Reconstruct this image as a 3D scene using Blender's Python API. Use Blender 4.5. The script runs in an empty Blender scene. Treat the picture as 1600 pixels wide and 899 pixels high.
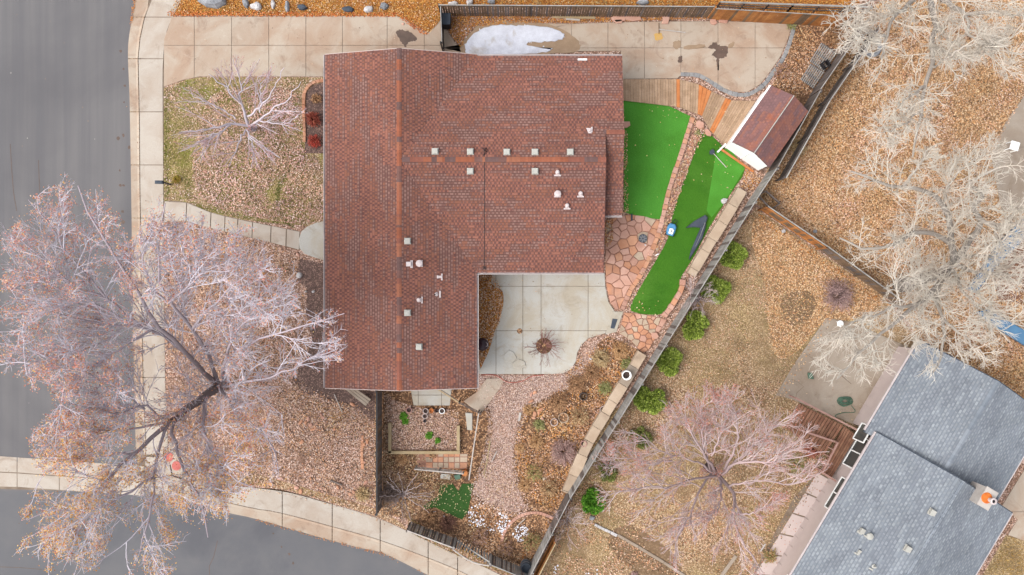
import bpy, math, random
import numpy as np
from mathutils import Vector, Matrix
random.seed(7); RNG = np.random.default_rng(11)
SC = bpy.context.scene; COL = SC.collection
# ---------------------------------------------------------------- camera
CAMH = 46.0; FPX = 1242.0
cam_data = bpy.data.cameras.new('camera'); cam = bpy.data.objects.new('camera', cam_data); COL.objects.link(cam)
cam.location = (0, 0, CAMH); cam.rotation_euler = (0, 0, 0)
cam_data.sensor_fit = 'HORIZONTAL'; cam_data.sensor_width = 36.0; cam_data.lens = 36.0*FPX/1600.0
cam_data.clip_start = 0.5; cam_data.clip_end = 2000
SC.camera = cam
SC.render.resolution_x = 1024; SC.render.resolution_y = 575
# ---------------------------------------------------------------- world and sun
SUN_EL, SUN_AZ = math.radians(52), math.radians(252)      # soft light from the left
w = bpy.data.worlds.new("World"); SC.world = w; w.use_nodes = True
nt = w.node_tree; nt.nodes.clear()
sky = nt.nodes.new('ShaderNodeTexSky'); sky.sky_type = 'NISHITA'; sky.sun_disc = False
sky.sun_elevation = SUN_EL; sky.sun_rotation = SUN_AZ; sky.air_density = 1.0; sky.dust_density = 4.0
hs = nt.nodes.new('ShaderNodeHueSaturation'); hs.inputs['Saturation'].default_value = 0.30
bg = nt.nodes.new('ShaderNodeBackground'); bg.inputs['Strength'].default_value = 0.15
wo = nt.nodes.new('ShaderNodeOutputWorld')
nt.links.new(sky.outputs[0], hs.inputs['Color']); nt.links.new(hs.outputs[0], bg.inputs['Color']); nt.links.new(bg.outputs[0], wo.inputs['Surface'])
sl = bpy.data.lights.new('sun', 'SUN'); sl.energy = 0.75; sl.angle = math.radians(50); sl.color = (1.0, 0.96, 0.9)
so = bpy.data.objects.new('sun', sl); COL.objects.link(so)
# the light comes from azimuth SUN_AZ (clockwise from +Y)
sd = Vector((math.sin(SUN_AZ)*math.cos(SUN_EL), math.cos(SUN_AZ)*math.cos(SUN_EL), math.sin(SUN_EL)))
so.rotation_euler = sd.to_track_quat('Z', 'Y').to_euler()
SC.view_settings.view_transform = 'Standard'; SC.view_settings.look = 'None'
SC.view_settings.exposure = 1.08; SC.view_settings.gamma = 1.0
SC.render.engine = 'CYCLES'
SC.cycles.max_bounces = 5; SC.cycles.diffuse_bounces = 3
# ---------------------------------------------------------------- helpers
G = 0.10                                                  # level of the yards above the street
def W(px, py, z=G):
    k = (CAMH - z)/FPX
    return ((px-800.0)*k, (449.5-py)*k)
def WP(poly, z=G): return [W(x, y, z) for x, y in poly]
def W3(px, py, z=G):
    x, y = W(px, py, z); return (x, y, z)
S = (CAMH-G)/FPX                                          # metres per photo pixel on the ground
F = 1.7
def lin(v):
    v /= 255.0
    return v/12.92 if v <= 0.04045 else ((v+0.055)/1.055)**2.4
def C(r, g, b): return (min(.85, lin(r)/F), min(.85, lin(g)/F), min(.85, lin(b)/F), 1.0)

class MB:
    """collects faces for ONE mesh object"""
    def __init__(s): s.v = []; s.f = []; s.c = []; s.n = 0
    def add(s, verts, faces, col=None):
        s.v.extend(verts); n = s.n
        for f in faces: s.f.append(tuple(i+n for i in f))
        if col is not None: s.c.extend([col]*len(faces))
        s.n += len(verts)
    def quad(s, a, b, c, d, col=None): s.add([a, b, c, d], [(0, 1, 2, 3)], col)
    def prism(s, poly, z0, z1, col=None, bottom=False):
        if area(poly) < 0: poly = poly[::-1]
        n = len(poly)
        vs = [(x, y, z0) for x, y in poly]+[(x, y, z1) for x, y in poly]
        fs = [tuple(range(n, 2*n))]+[(i, (i+1) % n, n+(i+1) % n, n+i) for i in range(n)]
        if bottom: fs.append(tuple(range(n-1, -1, -1)))
        s.add(vs, fs, col)
    def bprism(s, poly, z0, z1, b=0.015, col=None):
        """prism with a chamfered top rim"""
        if area(poly) < 0: poly = poly[::-1]
        n = len(poly); q = inset(poly, b)
        vs = [(x, y, z0) for x, y in poly]+[(x, y, z1-b*.7) for x, y in poly]+[(x, y, z1) for x, y in q]
        fs = [tuple(range(2*n, 3*n))]
        for k in (0, n):
            fs += [(k+i, k+(i+1) % n, k+n+(i+1) % n, k+n+i) for i in range(n)]
        s.add(vs, fs, col)
    def box(s, c, size, rz=0, col=None, tilt=0):
        x, y, z = [q/2 for q in size]; co, si = math.cos(rz), math.sin(rz)
        vs = []
        for dz in (-z, z):
            for dx, dy in ((-x, -y), (x, -y), (x, y), (-x, y)):
                vs.append((c[0]+dx*co-dy*si, c[1]+dx*si+dy*co, c[2]+dz+dx*tilt))
        s.add(vs, [(3, 2, 1, 0), (4, 5, 6, 7), (0, 1, 5, 4), (1, 2, 6, 5), (2, 3, 7, 6), (3, 0, 4, 7)], col)
    def bar(s, a, b, wdt, hgt, col=None):
        """box beam from a to b"""
        a, b = Vector(a), Vector(b); d = (b-a).normalized()
        side = d.cross(Vector((0, 0, 1)))
        if side.length < 1e-4: side = Vector((1, 0, 0))
        side.normalize(); up = side.cross(d)
        vs = []
        for p in (a, b):
            for i, j in ((-1, -1), (1, -1), (1, 1), (-1, 1)): vs.append(tuple(p+side*(i*wdt/2)+up*(j*hgt/2)))
        s.add(vs, [(3, 2, 1, 0), (4, 5, 6, 7), (0, 1, 5, 4), (1, 2, 6, 5), (2, 3, 7, 6), (3, 0, 4, 7)], col)
    def cyl(s, c, r0, r1, z0, z1, n=14, col=None, cap=True):
        vs = [(c[0]+r0*math.cos(2*math.pi*i/n), c[1]+r0*math.sin(2*math.pi*i/n), z0) for i in range(n)]
        vs += [(c[0]+r1*math.cos(2*math.pi*i/n), c[1]+r1*math.sin(2*math.pi*i/n), z1) for i in range(n)]
        fs = [(i, (i+1) % n, n+(i+1) % n, n+i) for i in range(n)]
        if cap: fs += [tuple(range(n, 2*n))]
        s.add(vs, fs, col)
    def lathe(s, c, prof, n=18, col=None):
        vs = []
        for r, z in prof: vs += [(c[0]+r*math.cos(2*math.pi*i/n), c[1]+r*math.sin(2*math.pi*i/n), z) for i in range(n)]
        fs = []
        for k in range(len(prof)-1):
            fs += [(k*n+i, k*n+(i+1) % n, (k+1)*n+(i+1) % n, (k+1)*n+i) for i in range(n)]
        s.add(vs, fs, col)
    def tube(s, pts, r, n=6, col=None):
        P = np.array(pts, float)[None]; R = np.full((1, len(pts)), 1.0)*np.array(r)
        v, f = tubes(P, R, n); s.add([tuple(q) for q in v], [tuple(q) for q in f], col)
    def build(s, name, mat, parent=None, smooth=False):
        m = bpy.data.meshes.new(name); m.from_pydata([tuple(v) for v in s.v], [], s.f)
        if s.c:
            at = m.attributes.new('tint', 'FLOAT_COLOR', 'FACE')
            at.data.foreach_set('color', np.array(s.c, dtype=np.float32).ravel())
        return link(name, m, mat, parent, smooth)
def link(name, m, mat, parent=None, smooth=False):
    if mat: m.materials.append(mat)
    if smooth: m.polygons.foreach_set('use_smooth', [True]*len(m.polygons))
    m.update(); o = bpy.data.objects.new(name, m); COL.objects.link(o)
    if parent: put(o, parent)
    return o
def put(o, parent):
    o.parent = parent
    if parent.type == 'EMPTY': o.matrix_parent_inverse = Matrix.Translation(-parent.location)
def npmesh(name, V, Fq, mat, parent=None, cols=None, smooth=False):
    """fast mesh from numpy verts (n,3) and faces (m,k)"""
    m = bpy.data.meshes.new(name); V = np.asarray(V, np.float32); Fq = np.asarray(Fq, np.int32)
    k = Fq.shape[1]
    m.vertices.add(len(V)); m.vertices.foreach_set('co', V.ravel())
    m.loops.add(Fq.size); m.loops.foreach_set('vertex_index', Fq.ravel())
    m.polygons.add(len(Fq)); m.polygons.foreach_set('loop_start', np.arange(0, Fq.size, k, dtype=np.int32))
    m.polygons.foreach_set('loop_total', np.full(len(Fq), k, dtype=np.int32))
    m.update(calc_edges=True)
    if cols is not None:
        at = m.attributes.new('tint', 'FLOAT_COLOR', 'FACE')
        at.data.foreach_set('color', np.asarray(cols, np.float32).ravel())
    return link(name, m, mat, parent, smooth)
def tag(o, label=None, cat=None, group=None, kind=None):
    if label: o['label'] = label
    if cat: o['category'] = cat
    if group: o['group'] = group
    if kind: o['kind'] = kind
    return o
def thing(name, label, cat, loc, group=None):
    e = bpy.data.objects.new(name, None); COL.objects.link(e); e.location = loc; e.empty_display_size = .3
    return tag(e, label, cat, group)
def area(p): return 0.5*sum(p[i][0]*p[(i+1) % len(p)][1]-p[(i+1) % len(p)][0]*p[i][1] for i in range(len(p)))
def inset(poly, d):
    n = len(poly); out = []
    for i in range(n):
        p0, p1, p2 = Vector(poly[i-1]), Vector(poly[i]), Vector(poly[(i+1) % n])
        a, b = (p1-p0), (p2-p1)
        if a.length < 1e-6 or b.length < 1e-6: out.append(tuple(p1)); continue
        a.normalize(); b.normalize()
        na, nb = Vector((-a.y, a.x)), Vector((-b.y, b.x)); m = na+nb
        q = m.length
        if q < .3: out.append(tuple(p1+na*d)); continue
        m /= q; out.append(tuple(p1+m*(d/max(.45, m.dot(na)))))
    return out
def clip(poly, a, b, c):
    """keep a*x+b*y<=c"""
    out = []; n = len(poly)
    for i in range(n):
        p, q = poly[i], poly[(i+1) % n]; dp, dq = a*p[0]+b*p[1]-c, a*q[0]+b*q[1]-c
        if dp <= 0: out.append(p)
        if (dp < 0 and dq > 0) or (dp > 0 and dq < 0):
            t = dp/(dp-dq); out.append((p[0]+(q[0]-p[0])*t, p[1]+(q[1]-p[1])*t))
    return out
def clean(poly, e=.02):
    out = []
    for p in poly:
        if not out or (p[0]-out[-1][0])**2+(p[1]-out[-1][1])**2 > e*e: out.append(p)
    if len(out) > 2 and (out[0][0]-out[-1][0])**2+(out[0][1]-out[-1][1])**2 < e*e: out.pop()
    return out
def grid_cells(poly, xs, ys):
    """cut a pixel polygon by vertical lines xs and horizontal lines ys"""
    X = [-1e4]+list(xs)+[1e4]; Y = [-1e4]+list(ys)+[1e4]; res = []
    for i in range(len(X)-1):
        for j in range(len(Y)-1):
            q = clip(clip(clip(clip(poly, 1, 0, X[i+1]), -1, 0, -X[i]), 0, 1, Y[j+1]), 0, -1, -Y[j])
            q = clean(q, .5)
            if len(q) > 2 and abs(area(q)) > 25: res.append(q)
    return res
def inpoly(X, Y, poly):
    r = np.zeros(X.shape, bool); n = len(poly)
    for i in range(n):
        x1, y1 = poly[i]; x2, y2 = poly[(i+1) % n]
        if y1 == y2: continue
        c = ((y1 > Y) != (y2 > Y)) & (X < (x2-x1)*(Y-y1)/(y2-y1)+x1); r ^= c
    return r
def smoothline(pts, n=6, closed=False):
    P = [Vector(p) for p in pts]; out = []; m = len(P)
    rng = range(m) if closed else range(m-1)
    for i in rng:
        p0 = P[(i-1) % m] if (closed or i) else P[0]*2-P[1]
        p1, p2 = P[i], P[(i+1) % m]
        p3 = P[(i+2) % m] if (closed or i+2 < m) else P[-1]*2-P[-2]
        for k in range(n):
            t = k/n; out.append(tuple(0.5*((2*p1)+(p2-p0)*t+(2*p0-5*p1+4*p2-p3)*t*t+(3*p1-p0-3*p2+p3)*t**3)))
    if not closed: out.append(tuple(P[-1]))
    return out
def vnoise(X, Y, sc, seed):
    r = np.random.default_rng(seed); a = np.zeros_like(X)
    for k in range(7):
        th = r.uniform(0, 6.28); f = sc*r.uniform(.6, 2.2)
        a = a+np.sin((X*math.cos(th)+Y*math.sin(th))*f+r.uniform(0, 6.28)+1.5*np.sin((X*math.sin(th)-Y*math.cos(th))*f*.7))
    return a/7
# ---------------------------------------------------------------- materials
def newmat(name):
    m = bpy.data.materials.new(name); m.use_nodes = True; t = m.node_tree; t.nodes.clear()
    o = t.nodes.new('ShaderNodeOutputMaterial'); b = t.nodes.new('ShaderNodeBsdfPrincipled')
    t.links.new(b.outputs[0], o.inputs[0]); return m, t, b
def nd(t, typ, **kw):
    n = t.nodes.new(typ)
    for k, v in kw.items():
        if k in n.inputs.keys(): n.inputs[k].default_value = v
        else: setattr(n, k, v)
    return n
def mix(t, a, b, fac, mode='MIX'):
    n = t.nodes.new('ShaderNodeMix'); n.data_type = 'RGBA'; n.blend_type = mode; n.clamp_result = False
    for s, v in ((n.inputs[6], a), (n.inputs[7], b), (n.inputs[0], fac)):
        if isinstance(v, (tuple, float, int)): s.default_value = v
        else: t.links.new(v, s)
    return n.outputs[2]
def coords(t, stretch=None):
    c = t.nodes.new('ShaderNodeNewGeometry').outputs['Position']
    if stretch:
        m = t.nodes.new('ShaderNodeMapping'); m.inputs['Scale'].default_value = stretch[:3]
        if len(stretch) > 3: m.inputs['Rotation'].default_value = (0, 0, stretch[3])
        t.links.new(c, m.inputs['Vector']); return m.outputs[0]
    return c
def noise(t, v, scale, detail=3, rough=.55, dist=0):
    n = nd(t, 'ShaderNodeTexNoise', Scale=scale, Detail=detail, Roughness=rough, Distortion=dist)
    t.links.new(v, n.inputs['Vector']); return n.outputs['Fac']
def mul(t, f, lo, hi, a=.25, b=.75):
    n = t.nodes.new('ShaderNodeMapRange'); n.inputs[1].default_value = a; n.inputs[2].default_value = b; n.inputs[3].default_value = lo; n.inputs[4].default_value = hi
    t.links.new(f, n.inputs[0]); c = t.nodes.new('ShaderNodeCombineXYZ')
    for i in range(3): t.links.new(n.outputs[0], c.inputs[i])
    return c.outputs[0]
def ramp(t, f, stops, interp='LINEAR'):
    r = t.nodes.new('ShaderNodeValToRGB'); r.color_ramp.interpolation = interp
    e = r.color_ramp.elements
    while len(e) < len(stops): e.new(0.5)
    for i, (p, c) in enumerate(stops): e[i].position = p; e[i].color = c if isinstance(c, tuple) else (c, c, c, 1)
    t.links.new(f, r.inputs[0]); return r.outputs[0]
def bump(t, b, h, dist=.01, strength=.6):
    n = nd(t, 'ShaderNodeBump', Strength=strength, Distance=dist); t.links.new(h, n.inputs['Height'])
    t.links.new(n.outputs[0], b.inputs['Normal'])
def M(name, c1, c2=None, scale=1.5, rough=.85, fine=.25, fscale=40, attr=False, rnd=0.0, stretch=None, bumpd=.004, c3=None, metal=0):
    """two tone noise + fine grain; attr: multiply by the 'tint' face attribute; rnd: brightness differs per object"""
    m, t, b = newmat(name); v = coords(t, stretch); c2 = c2 or c1
    col = mix(t, c1, c2, ramp(t, noise(t, v, scale, 4), [(.35, 0.), (.65, 1.)]))
    if c3: col = mix(t, col, c3, ramp(t, noise(t, v, scale*.37, 5, .6, .4), [(.55, 0.), (.68, 1.)]))
    g = noise(t, v, fscale, 3, .7)
    col = mix(t, col, ramp(t, g, [(.25, 1-fine), (.75, 1+fine)]), 1.0, 'MULTIPLY')
    if attr:
        a = nd(t, 'ShaderNodeAttribute'); a.attribute_name = 'tint'; col = mix(t, col, a.outputs['Color'], 1.0, 'MULTIPLY')
    if rnd:
        oi = t.nodes.new('ShaderNodeObjectInfo')
        col = mix(t, col, ramp(t, oi.outputs['Random'], [(0., 1-rnd), (1., 1+rnd)]), 1.0, 'MULTIPLY')
    t.links.new(col, b.inputs['Base Color']); b.inputs['Roughness'].default_value = rough; b.inputs['Metallic'].default_value = metal
    b.inputs['Specular IOR Level'].default_value = .3
    if bumpd: bump(t, b, g, bumpd)
    return m
def litter(name, pal, soil, cell=11, amount=.55, big=.35, seed=0, pal2=None, green=None):
    """leaf litter: small cells of many leaf tones over soil, thicker and thinner in patches"""
    m, t, b = newmat(name); v = coords(t)
    mp = t.nodes.new('ShaderNodeMapping'); mp.inputs['Location'].default_value = (seed*3.1, seed*1.7, 0); t.links.new(v, mp.inputs['Vector']); v = mp.outputs[0]
    n1 = nd(t, 'ShaderNodeTexNoise', Scale=7.0, Detail=2.0); t.links.new(v, n1.inputs['Vector'])
    vv = t.nodes.new('ShaderNodeVectorMath'); vv.operation = 'MULTIPLY_ADD'; t.links.new(n1.outputs['Color'], vv.inputs[0]); vv.inputs[1].default_value = (.1, .1, .1); t.links.new(v, vv.inputs[2])
    vo = nd(t, 'ShaderNodeTexVoronoi', Scale=float(cell)); t.links.new(vv.outputs[0], vo.inputs['Vector'])
    sp = t.nodes.new('ShaderNodeSeparateColor'); t.links.new(vo.outputs['Color'], sp.inputs[0])
    n = len(pal); col = ramp(t, sp.outputs[0], [(i/n, pal[i]) for i in range(n)], 'CONSTANT')
    if pal2:
        n = len(pal2); colb = ramp(t, sp.outputs[0], [(i/n, pal2[i]) for i in range(n)], 'CONSTANT')
        col = mix(t, col, colb, ramp(t, noise(t, v, big*.8, 4, .6), [(.42, 0.), (.6, 1.)]))
    # gaps between the leaves show soil
    gap = ramp(t, vo.outputs['Distance'], [(.3, 0.), (.7, .85)]); col = mix(t, col, soil, gap)
    bare = ramp(t, noise(t, v, big, 6, .68), [(amount, 0.), (amount+.14, .85)]); 
    col = mix(t, col, soil, bare)
    if green:
        gm = ramp(t, noise(t, v, big*1.4, 7, .75, .3), [(.5, 0.), (.66, .75)]); col = mix(t, col, green, gm)
    fn = noise(t, v, 55, 3, .75); col = mix(t, col, mul(t, fn, .72, 1.75, .28, .72), 1.0, 'MULTIPLY')
    t.links.new(col, b.inputs['Base Color']); b.inputs['Roughness'].default_value = .95; b.inputs['Specular IOR Level'].default_value = .15
    bump(t, b, sp.outputs[1], .03, .7)
    return m
def tintmat(name, rough=.85, grain=.15, wear=0.):
    m, t, b = newmat(name); a = nd(t, 'ShaderNodeAttribute'); a.attribute_name = 'tint'
    g = noise(t, coords(t), 60, 2); col = mix(t, a.outputs['Color'], mul(t, g, 1-grain, 1+grain), 1.0, 'MULTIPLY')
    if wear: col = mix(t, col, mul(t, noise(t, coords(t), .35, 6, .65, .6), 1-wear, 1+wear, .35, .65), 1.0, 'MULTIPLY')
    t.links.new(col, b.inputs['Base Color']); b.inputs['Roughness'].default_value = rough; b.inputs['Specular IOR Level'].default_value = .25
    return m
def concrete(name, base, stain, dark, rnd=.05, sx=1.0):
    m, t, b = newmat(name); v = coords(t)
    col = mix(t, base, stain, ramp(t, noise(t, v, .45, 6, .62, .8), [(.42, 0.), (.62, 1.)]))
    col = mix(t, col, dark, ramp(t, noise(t, v, .9, 8, .7, 1.2), [(.54, 0.), (.70, .7)]))
    col = mix(t, col, C(236, 228, 214), ramp(t, noise(t, v, 1.7, 7, .7, .5), [(.60, 0.), (.76, .4)]))
    fn = noise(t, v, 30, 5, .75); col = mix(t, col, ramp(t, fn, [(.25, .86), (.75, 1.12)]), 1.0, 'MULTIPLY')
    oi = t.nodes.new('ShaderNodeObjectInfo'); col = mix(t, col, ramp(t, oi.outputs['Random'], [(0., 1-rnd), (1., 1+rnd)]), 1.0, 'MULTIPLY')
    t.links.new(col, b.inputs['Base Color']); b.inputs['Roughness'].default_value = .9; b.inputs['Specular IOR Level'].default_value = .2
    bump(t, b, fn, .004, .5); return m
def asphalt(name):
    m, t, b = newmat(name); v = coords(t); vs = coords(t, (1.6, .05, 1))
    col = mix(t, C(121, 119, 121), C(133, 130, 130), ramp(t, noise(t, vs, 1.0, 4), [(.35, 0.), (.65, 1.)]))
    col = mix(t, col, C(108, 106, 109), ramp(t, noise(t, v, .12, 4, .6, .5), [(.45, 0.), (.7, .7)]))
    col = mix(t, col, C(94, 91, 94), ramp(t, noise(t, v, 1.3, 6, .75), [(.66, 0.), (.78, .5)]))
    fn = noise(t, v, 45, 4, .8); col = mix(t, col, ramp(t, fn, [(.25, .78), (.75, 1.2)]), 1.0, 'MULTIPLY')
    t.links.new(col, b.inputs['Base Color']); b.inputs['Roughness'].default_value = .92; b.inputs['Specular IOR Level'].default_value = .2
    bump(t, b, fn, .006, .6); return m
# ---------------------------------------------------------------- generators
def tubes(P, R, n):
    """batch of tapered tubes: P (N,K,3), R (N,K) -> verts, quads"""
    N, K, _ = P.shape
    T = np.empty_like(P); T[:, 1:-1] = P[:, 2:]-P[:, :-2]; T[:, 0] = P[:, 1]-P[:, 0]; T[:, -1] = P[:, -1]-P[:, -2]
    T /= np.linalg.norm(T, axis=2, keepdims=True)+1e-9
    U = np.cross(T, np.array([.31, .17, 1.0])); U /= np.linalg.norm(U, axis=2, keepdims=True)+1e-9
    Vv = np.cross(T, U); a = np.arange(n)*2*math.pi/n
    V = P[:, :, None, :]+R[:, :, None, None]*(U[:, :, None, :]*np.cos(a)[None, None, :, None]+Vv[:, :, None, :]*np.sin(a)[None, None, :, None])
    V = V.reshape(-1, 3); i = np.arange(N)[:, None, None]; k = np.arange(K-1)[None, :, None]; s = np.arange(n)[None, None, :]
    b = (i*K+k)*n; s2 = (s+1) % n
    Fq = np.stack([b+s, b+s2, b+n+s2, b+n+s], axis=-1).reshape(-1, 4)
    return V, Fq
def pick(pal, n, jit=.12):
    a = np.array([c[:3] for c in pal]); r = a[RNG.integers(0, len(a), n)]*(1.15+RNG.uniform(-jit, jit, (n, 1)))
    return np.concatenate([r, np.ones((n, 1))], 1)
def leafquads(Pc, size, pal, tilt=.5, asp=(.6, 1.0)):
    n = len(Pc); a = RNG.uniform(0, 6.283, n); s = RNG.uniform(size[0], size[1], n)/2; w_ = s*RNG.uniform(asp[0], asp[1], n)
    ux = np.stack([np.cos(a), np.sin(a), RNG.uniform(-tilt, tilt, n)], 1); vx = np.stack([-np.sin(a), np.cos(a), RNG.uniform(-tilt, tilt, n)], 1)
    q = np.stack([Pc-ux*s[:, None], Pc+vx*w_[:, None], Pc+ux*s[:, None]*.9, Pc-vx*w_[:, None]*.9], 1)
    return q.reshape(-1, 3), np.arange(4*n).reshape(-1, 4), pick(pal, n)
def sample(poly, dens, z=G, nz=None, thr=0., seed=3, edge=None):
    """random points in a pixel polygon, dens per m2; nz: patch scale"""
    wp = WP(poly, z); xs = [p[0] for p in wp]; ys = [p[1] for p in wp]
    A = (max(xs)-min(xs))*(max(ys)-min(ys)); n = int(A*dens)
    X = RNG.uniform(min(xs), max(xs), n); Y = RNG.uniform(min(ys), max(ys), n); k = inpoly(X, Y, wp)
    if nz: k &= (vnoise(X, Y, nz, seed)+RNG.uniform(-.25, .25, n)) > thr
    return X[k], Y[k]
def scatter(name, jobs, label, cat='leaves', kind='stuff', mat_=None):
    """jobs: list of (poly, density, palette, size, patch scale, threshold, z, tilt)"""
    V, Fs, Cs, off = [], [], [], 0
    for j in jobs:
        poly, dens, pal, size, nz, thr, z, tilt = j
        X, Y = sample(poly, dens, z, nz, thr, seed=int(dens*7+len(poly)))
        P = np.stack([X, Y, np.full(len(X), z)+RNG.uniform(.015, .05, len(X))], 1)
        v, f, c = leafquads(P, size, pal, tilt)
        if nz:
            m1 = vnoise(X, Y, 2.0, 41)*.30; m2 = vnoise(X, Y, .9, 57)*.14; c[:, :3] *= (1+m1+m2)[:, None]; c[:, 2] *= 1+vnoise(X, Y, 1.4, 77)*.25; c[:, :3] = np.clip(c[:, :3], .01, .85)
        V.append(v); Fs.append(f+off); Cs.append(c); off += len(v)
    o = npmesh(name, np.concatenate(V), np.concatenate(Fs), mat_ or MAT['tint'], None, np.concatenate(Cs))
    return tag(o, label, cat, kind=kind)
def proj(P):
    k = FPX/(CAMH-P[..., 2]); return 800+P[..., 0]*k, 449.5-P[..., 1]*k
def kids(P, L, per, trange, ang, ratio, K, up=0., out=0., centre=None, wob=.18, drop=0., curve=0.):
    """child branches of a batch of polylines. P (N,K0,3), L (N,) lengths"""
    N, K0, _ = P.shape; rep = np.repeat(np.arange(N), per); n = len(rep)
    t = RNG.uniform(trange[0], trange[1], n); f = t*(K0-1); i = np.minimum(f.astype(int), K0-2); fr = (f-i)[:, None]
    O = P[rep, i]*(1-fr)+P[rep, i+1]*fr; D = P[rep, i+1]-P[rep, i]; D /= np.linalg.norm(D, axis=1, keepdims=True)+1e-9
    Rn = RNG.normal(size=(n, 3)); Rn[:, 2] *= .6; Rn -= D*np.sum(Rn*D, 1, keepdims=True); Rn /= np.linalg.norm(Rn, axis=1, keepdims=True)+1e-9
    a = RNG.uniform(ang[0], ang[1], n)[:, None]; d = D*np.cos(a)+Rn*np.sin(a)
    d[:, 2] += up
    if centre is not None and out:
        o2 = O-np.array(centre); o2[:, 2] = 0; o2 /= np.linalg.norm(o2, axis=1, keepdims=True)+1e-9; d += o2*out
    d /= np.linalg.norm(d, axis=1, keepdims=True)+1e-9
    ln = L[rep]*ratio*RNG.uniform(.55, 1.2, n)*(1.15-.5*t)
    pts = [O]; cur = O; cv = RNG.normal(size=(n, 3))*curve; cv[:, 2] *= .3
    for k in range(K-1):
        d = d+RNG.normal(size=(n, 3))*wob+cv; d[:, 2] += up*.12-drop; d /= np.linalg.norm(d, axis=1, keepdims=True)+1e-9
        cur = cur+d*(ln/(K-1))[:, None]; pts.append(cur)
    return np.stack(pts, 1), ln, t, rep
def inside_crown(P, crown):
    x, y = proj(P[:, -1]); return inpoly(x, y, crown)
def resample(line, K):
    L = np.array(smoothline(line, 8)); d = np.r_[0, np.cumsum(np.linalg.norm(np.diff(L, axis=0), axis=1))]
    s = np.linspace(0, d[-1], K); return np.stack([np.interp(s, d, L[:, c]) for c in range(3)], 1), d[-1]
def tree(name, label, base, limbs, crown, spec, group=None, cat='tree'):
    """limbs: list of (radius0, radius1, [(px,py,z)...]); spec: dict for the branch levels"""
    bx, by = W(base[0], base[1], G); root = thing(name, label, cat, (bx, by, G), group)
    K = 14; PL = []; LL = []; RR = []
    for r0, r1, pts in limbs:
        wp = [W3(*p) for p in pts]; q, l = resample(wp, K)
        q[1:-1] += RNG.normal(size=(K-2, 3))*.045; PL.append(q); LL.append(l); RR.append(np.linspace(r0, r1, K))
    for i, (q, r) in enumerate(zip(PL, RR)):
        v, f = tubes(q[None], r[None], 8)
        rf = np.repeat((r[:-1]+r[1:])/2, 8)[:, None]; k_ = np.clip((rf-.05)/.10, 0, 1); ca, cb = np.array(spec['thin']), np.array(spec['thick'])
        npmesh('trunk' if i == 0 else 'limb', v, f, MAT['bark_tint'], root, ca*(1-k_)+cb*k_, True)
    P0 = np.array(PL); L0 = np.array(LL); sel = L0 > spec.get('minlen', 1.0)
    P0 = P0[sel]; L0 = np.minimum(L0[sel], spec.get('maxL', 6.0)); R0 = np.array(RR)[sel]
    bv, bf, tv, tf = [], [], [], []; bo = to = 0; cen = (bx, by, 0); cur, curL = P0, L0; tips = None
    for li, lv in enumerate(spec['levels']):
        P, ln, t, rep = kids(cur, curL, lv['n'], lv.get('t', (.25, 1.)), lv['ang'], lv['ratio'], lv['K'], lv.get('up', 0), lv.get('out', 0), cen, lv.get('wob', .15), lv.get('drop', 0), lv.get('curve', 0))
        k = inside_crown(P, crown)&(P[:, -1, 2] > 1.2); P, ln = P[k], ln[k]
        r = lv['r']*np.sqrt(np.clip(ln/(ln.mean()+1e-9), .4, 1.8)); R = r[:, None]*np.linspace(1, .35, lv['K'])[None]
        v, f = tubes(P, R, lv.get('sides', 3))
        if li < 1: bv.append(v); bf.append(f+bo); bo += len(v)
        else: tv.append(v); tf.append(f+to); to += len(v)
        cur, curL = P, ln; tips = P
    tag(npmesh('branches', np.concatenate(bv), np.concatenate(bf), MAT[spec['mid']], root, None, True), kind='stuff')
    tag(npmesh('crown', np.concatenate(tv), np.concatenate(tf), MAT[spec['twig']], root), kind='stuff')
    lf = spec.get('leaves')
    if lf:
        n = int(lf['n']); i = RNG.integers(0, len(tips), n)
        Pp = tips[i, RNG.integers(1, tips.shape[1], n)]+RNG.normal(size=(n, 3))*lf.get('spread', .06)
        if 'where' in lf:
            x, y = proj(Pp); k = RNG.uniform(0, 1, n) < lf['where'](x, y); Pp = Pp[k]
        v, f, c = leafquads(Pp, lf['size'], lf['pal'], .9)
        if 'pal2' in lf:
            x, y = proj(Pp); g_ = RNG.uniform(0, 1, len(Pp)) < lf['w2'](x, y); c[g_] = pick(lf['pal2'], int(g_.sum()))
        tag(npmesh('foliage', v, f, MAT['tint'], root, None if c is None else c), kind='stuff')
    return root
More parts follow.
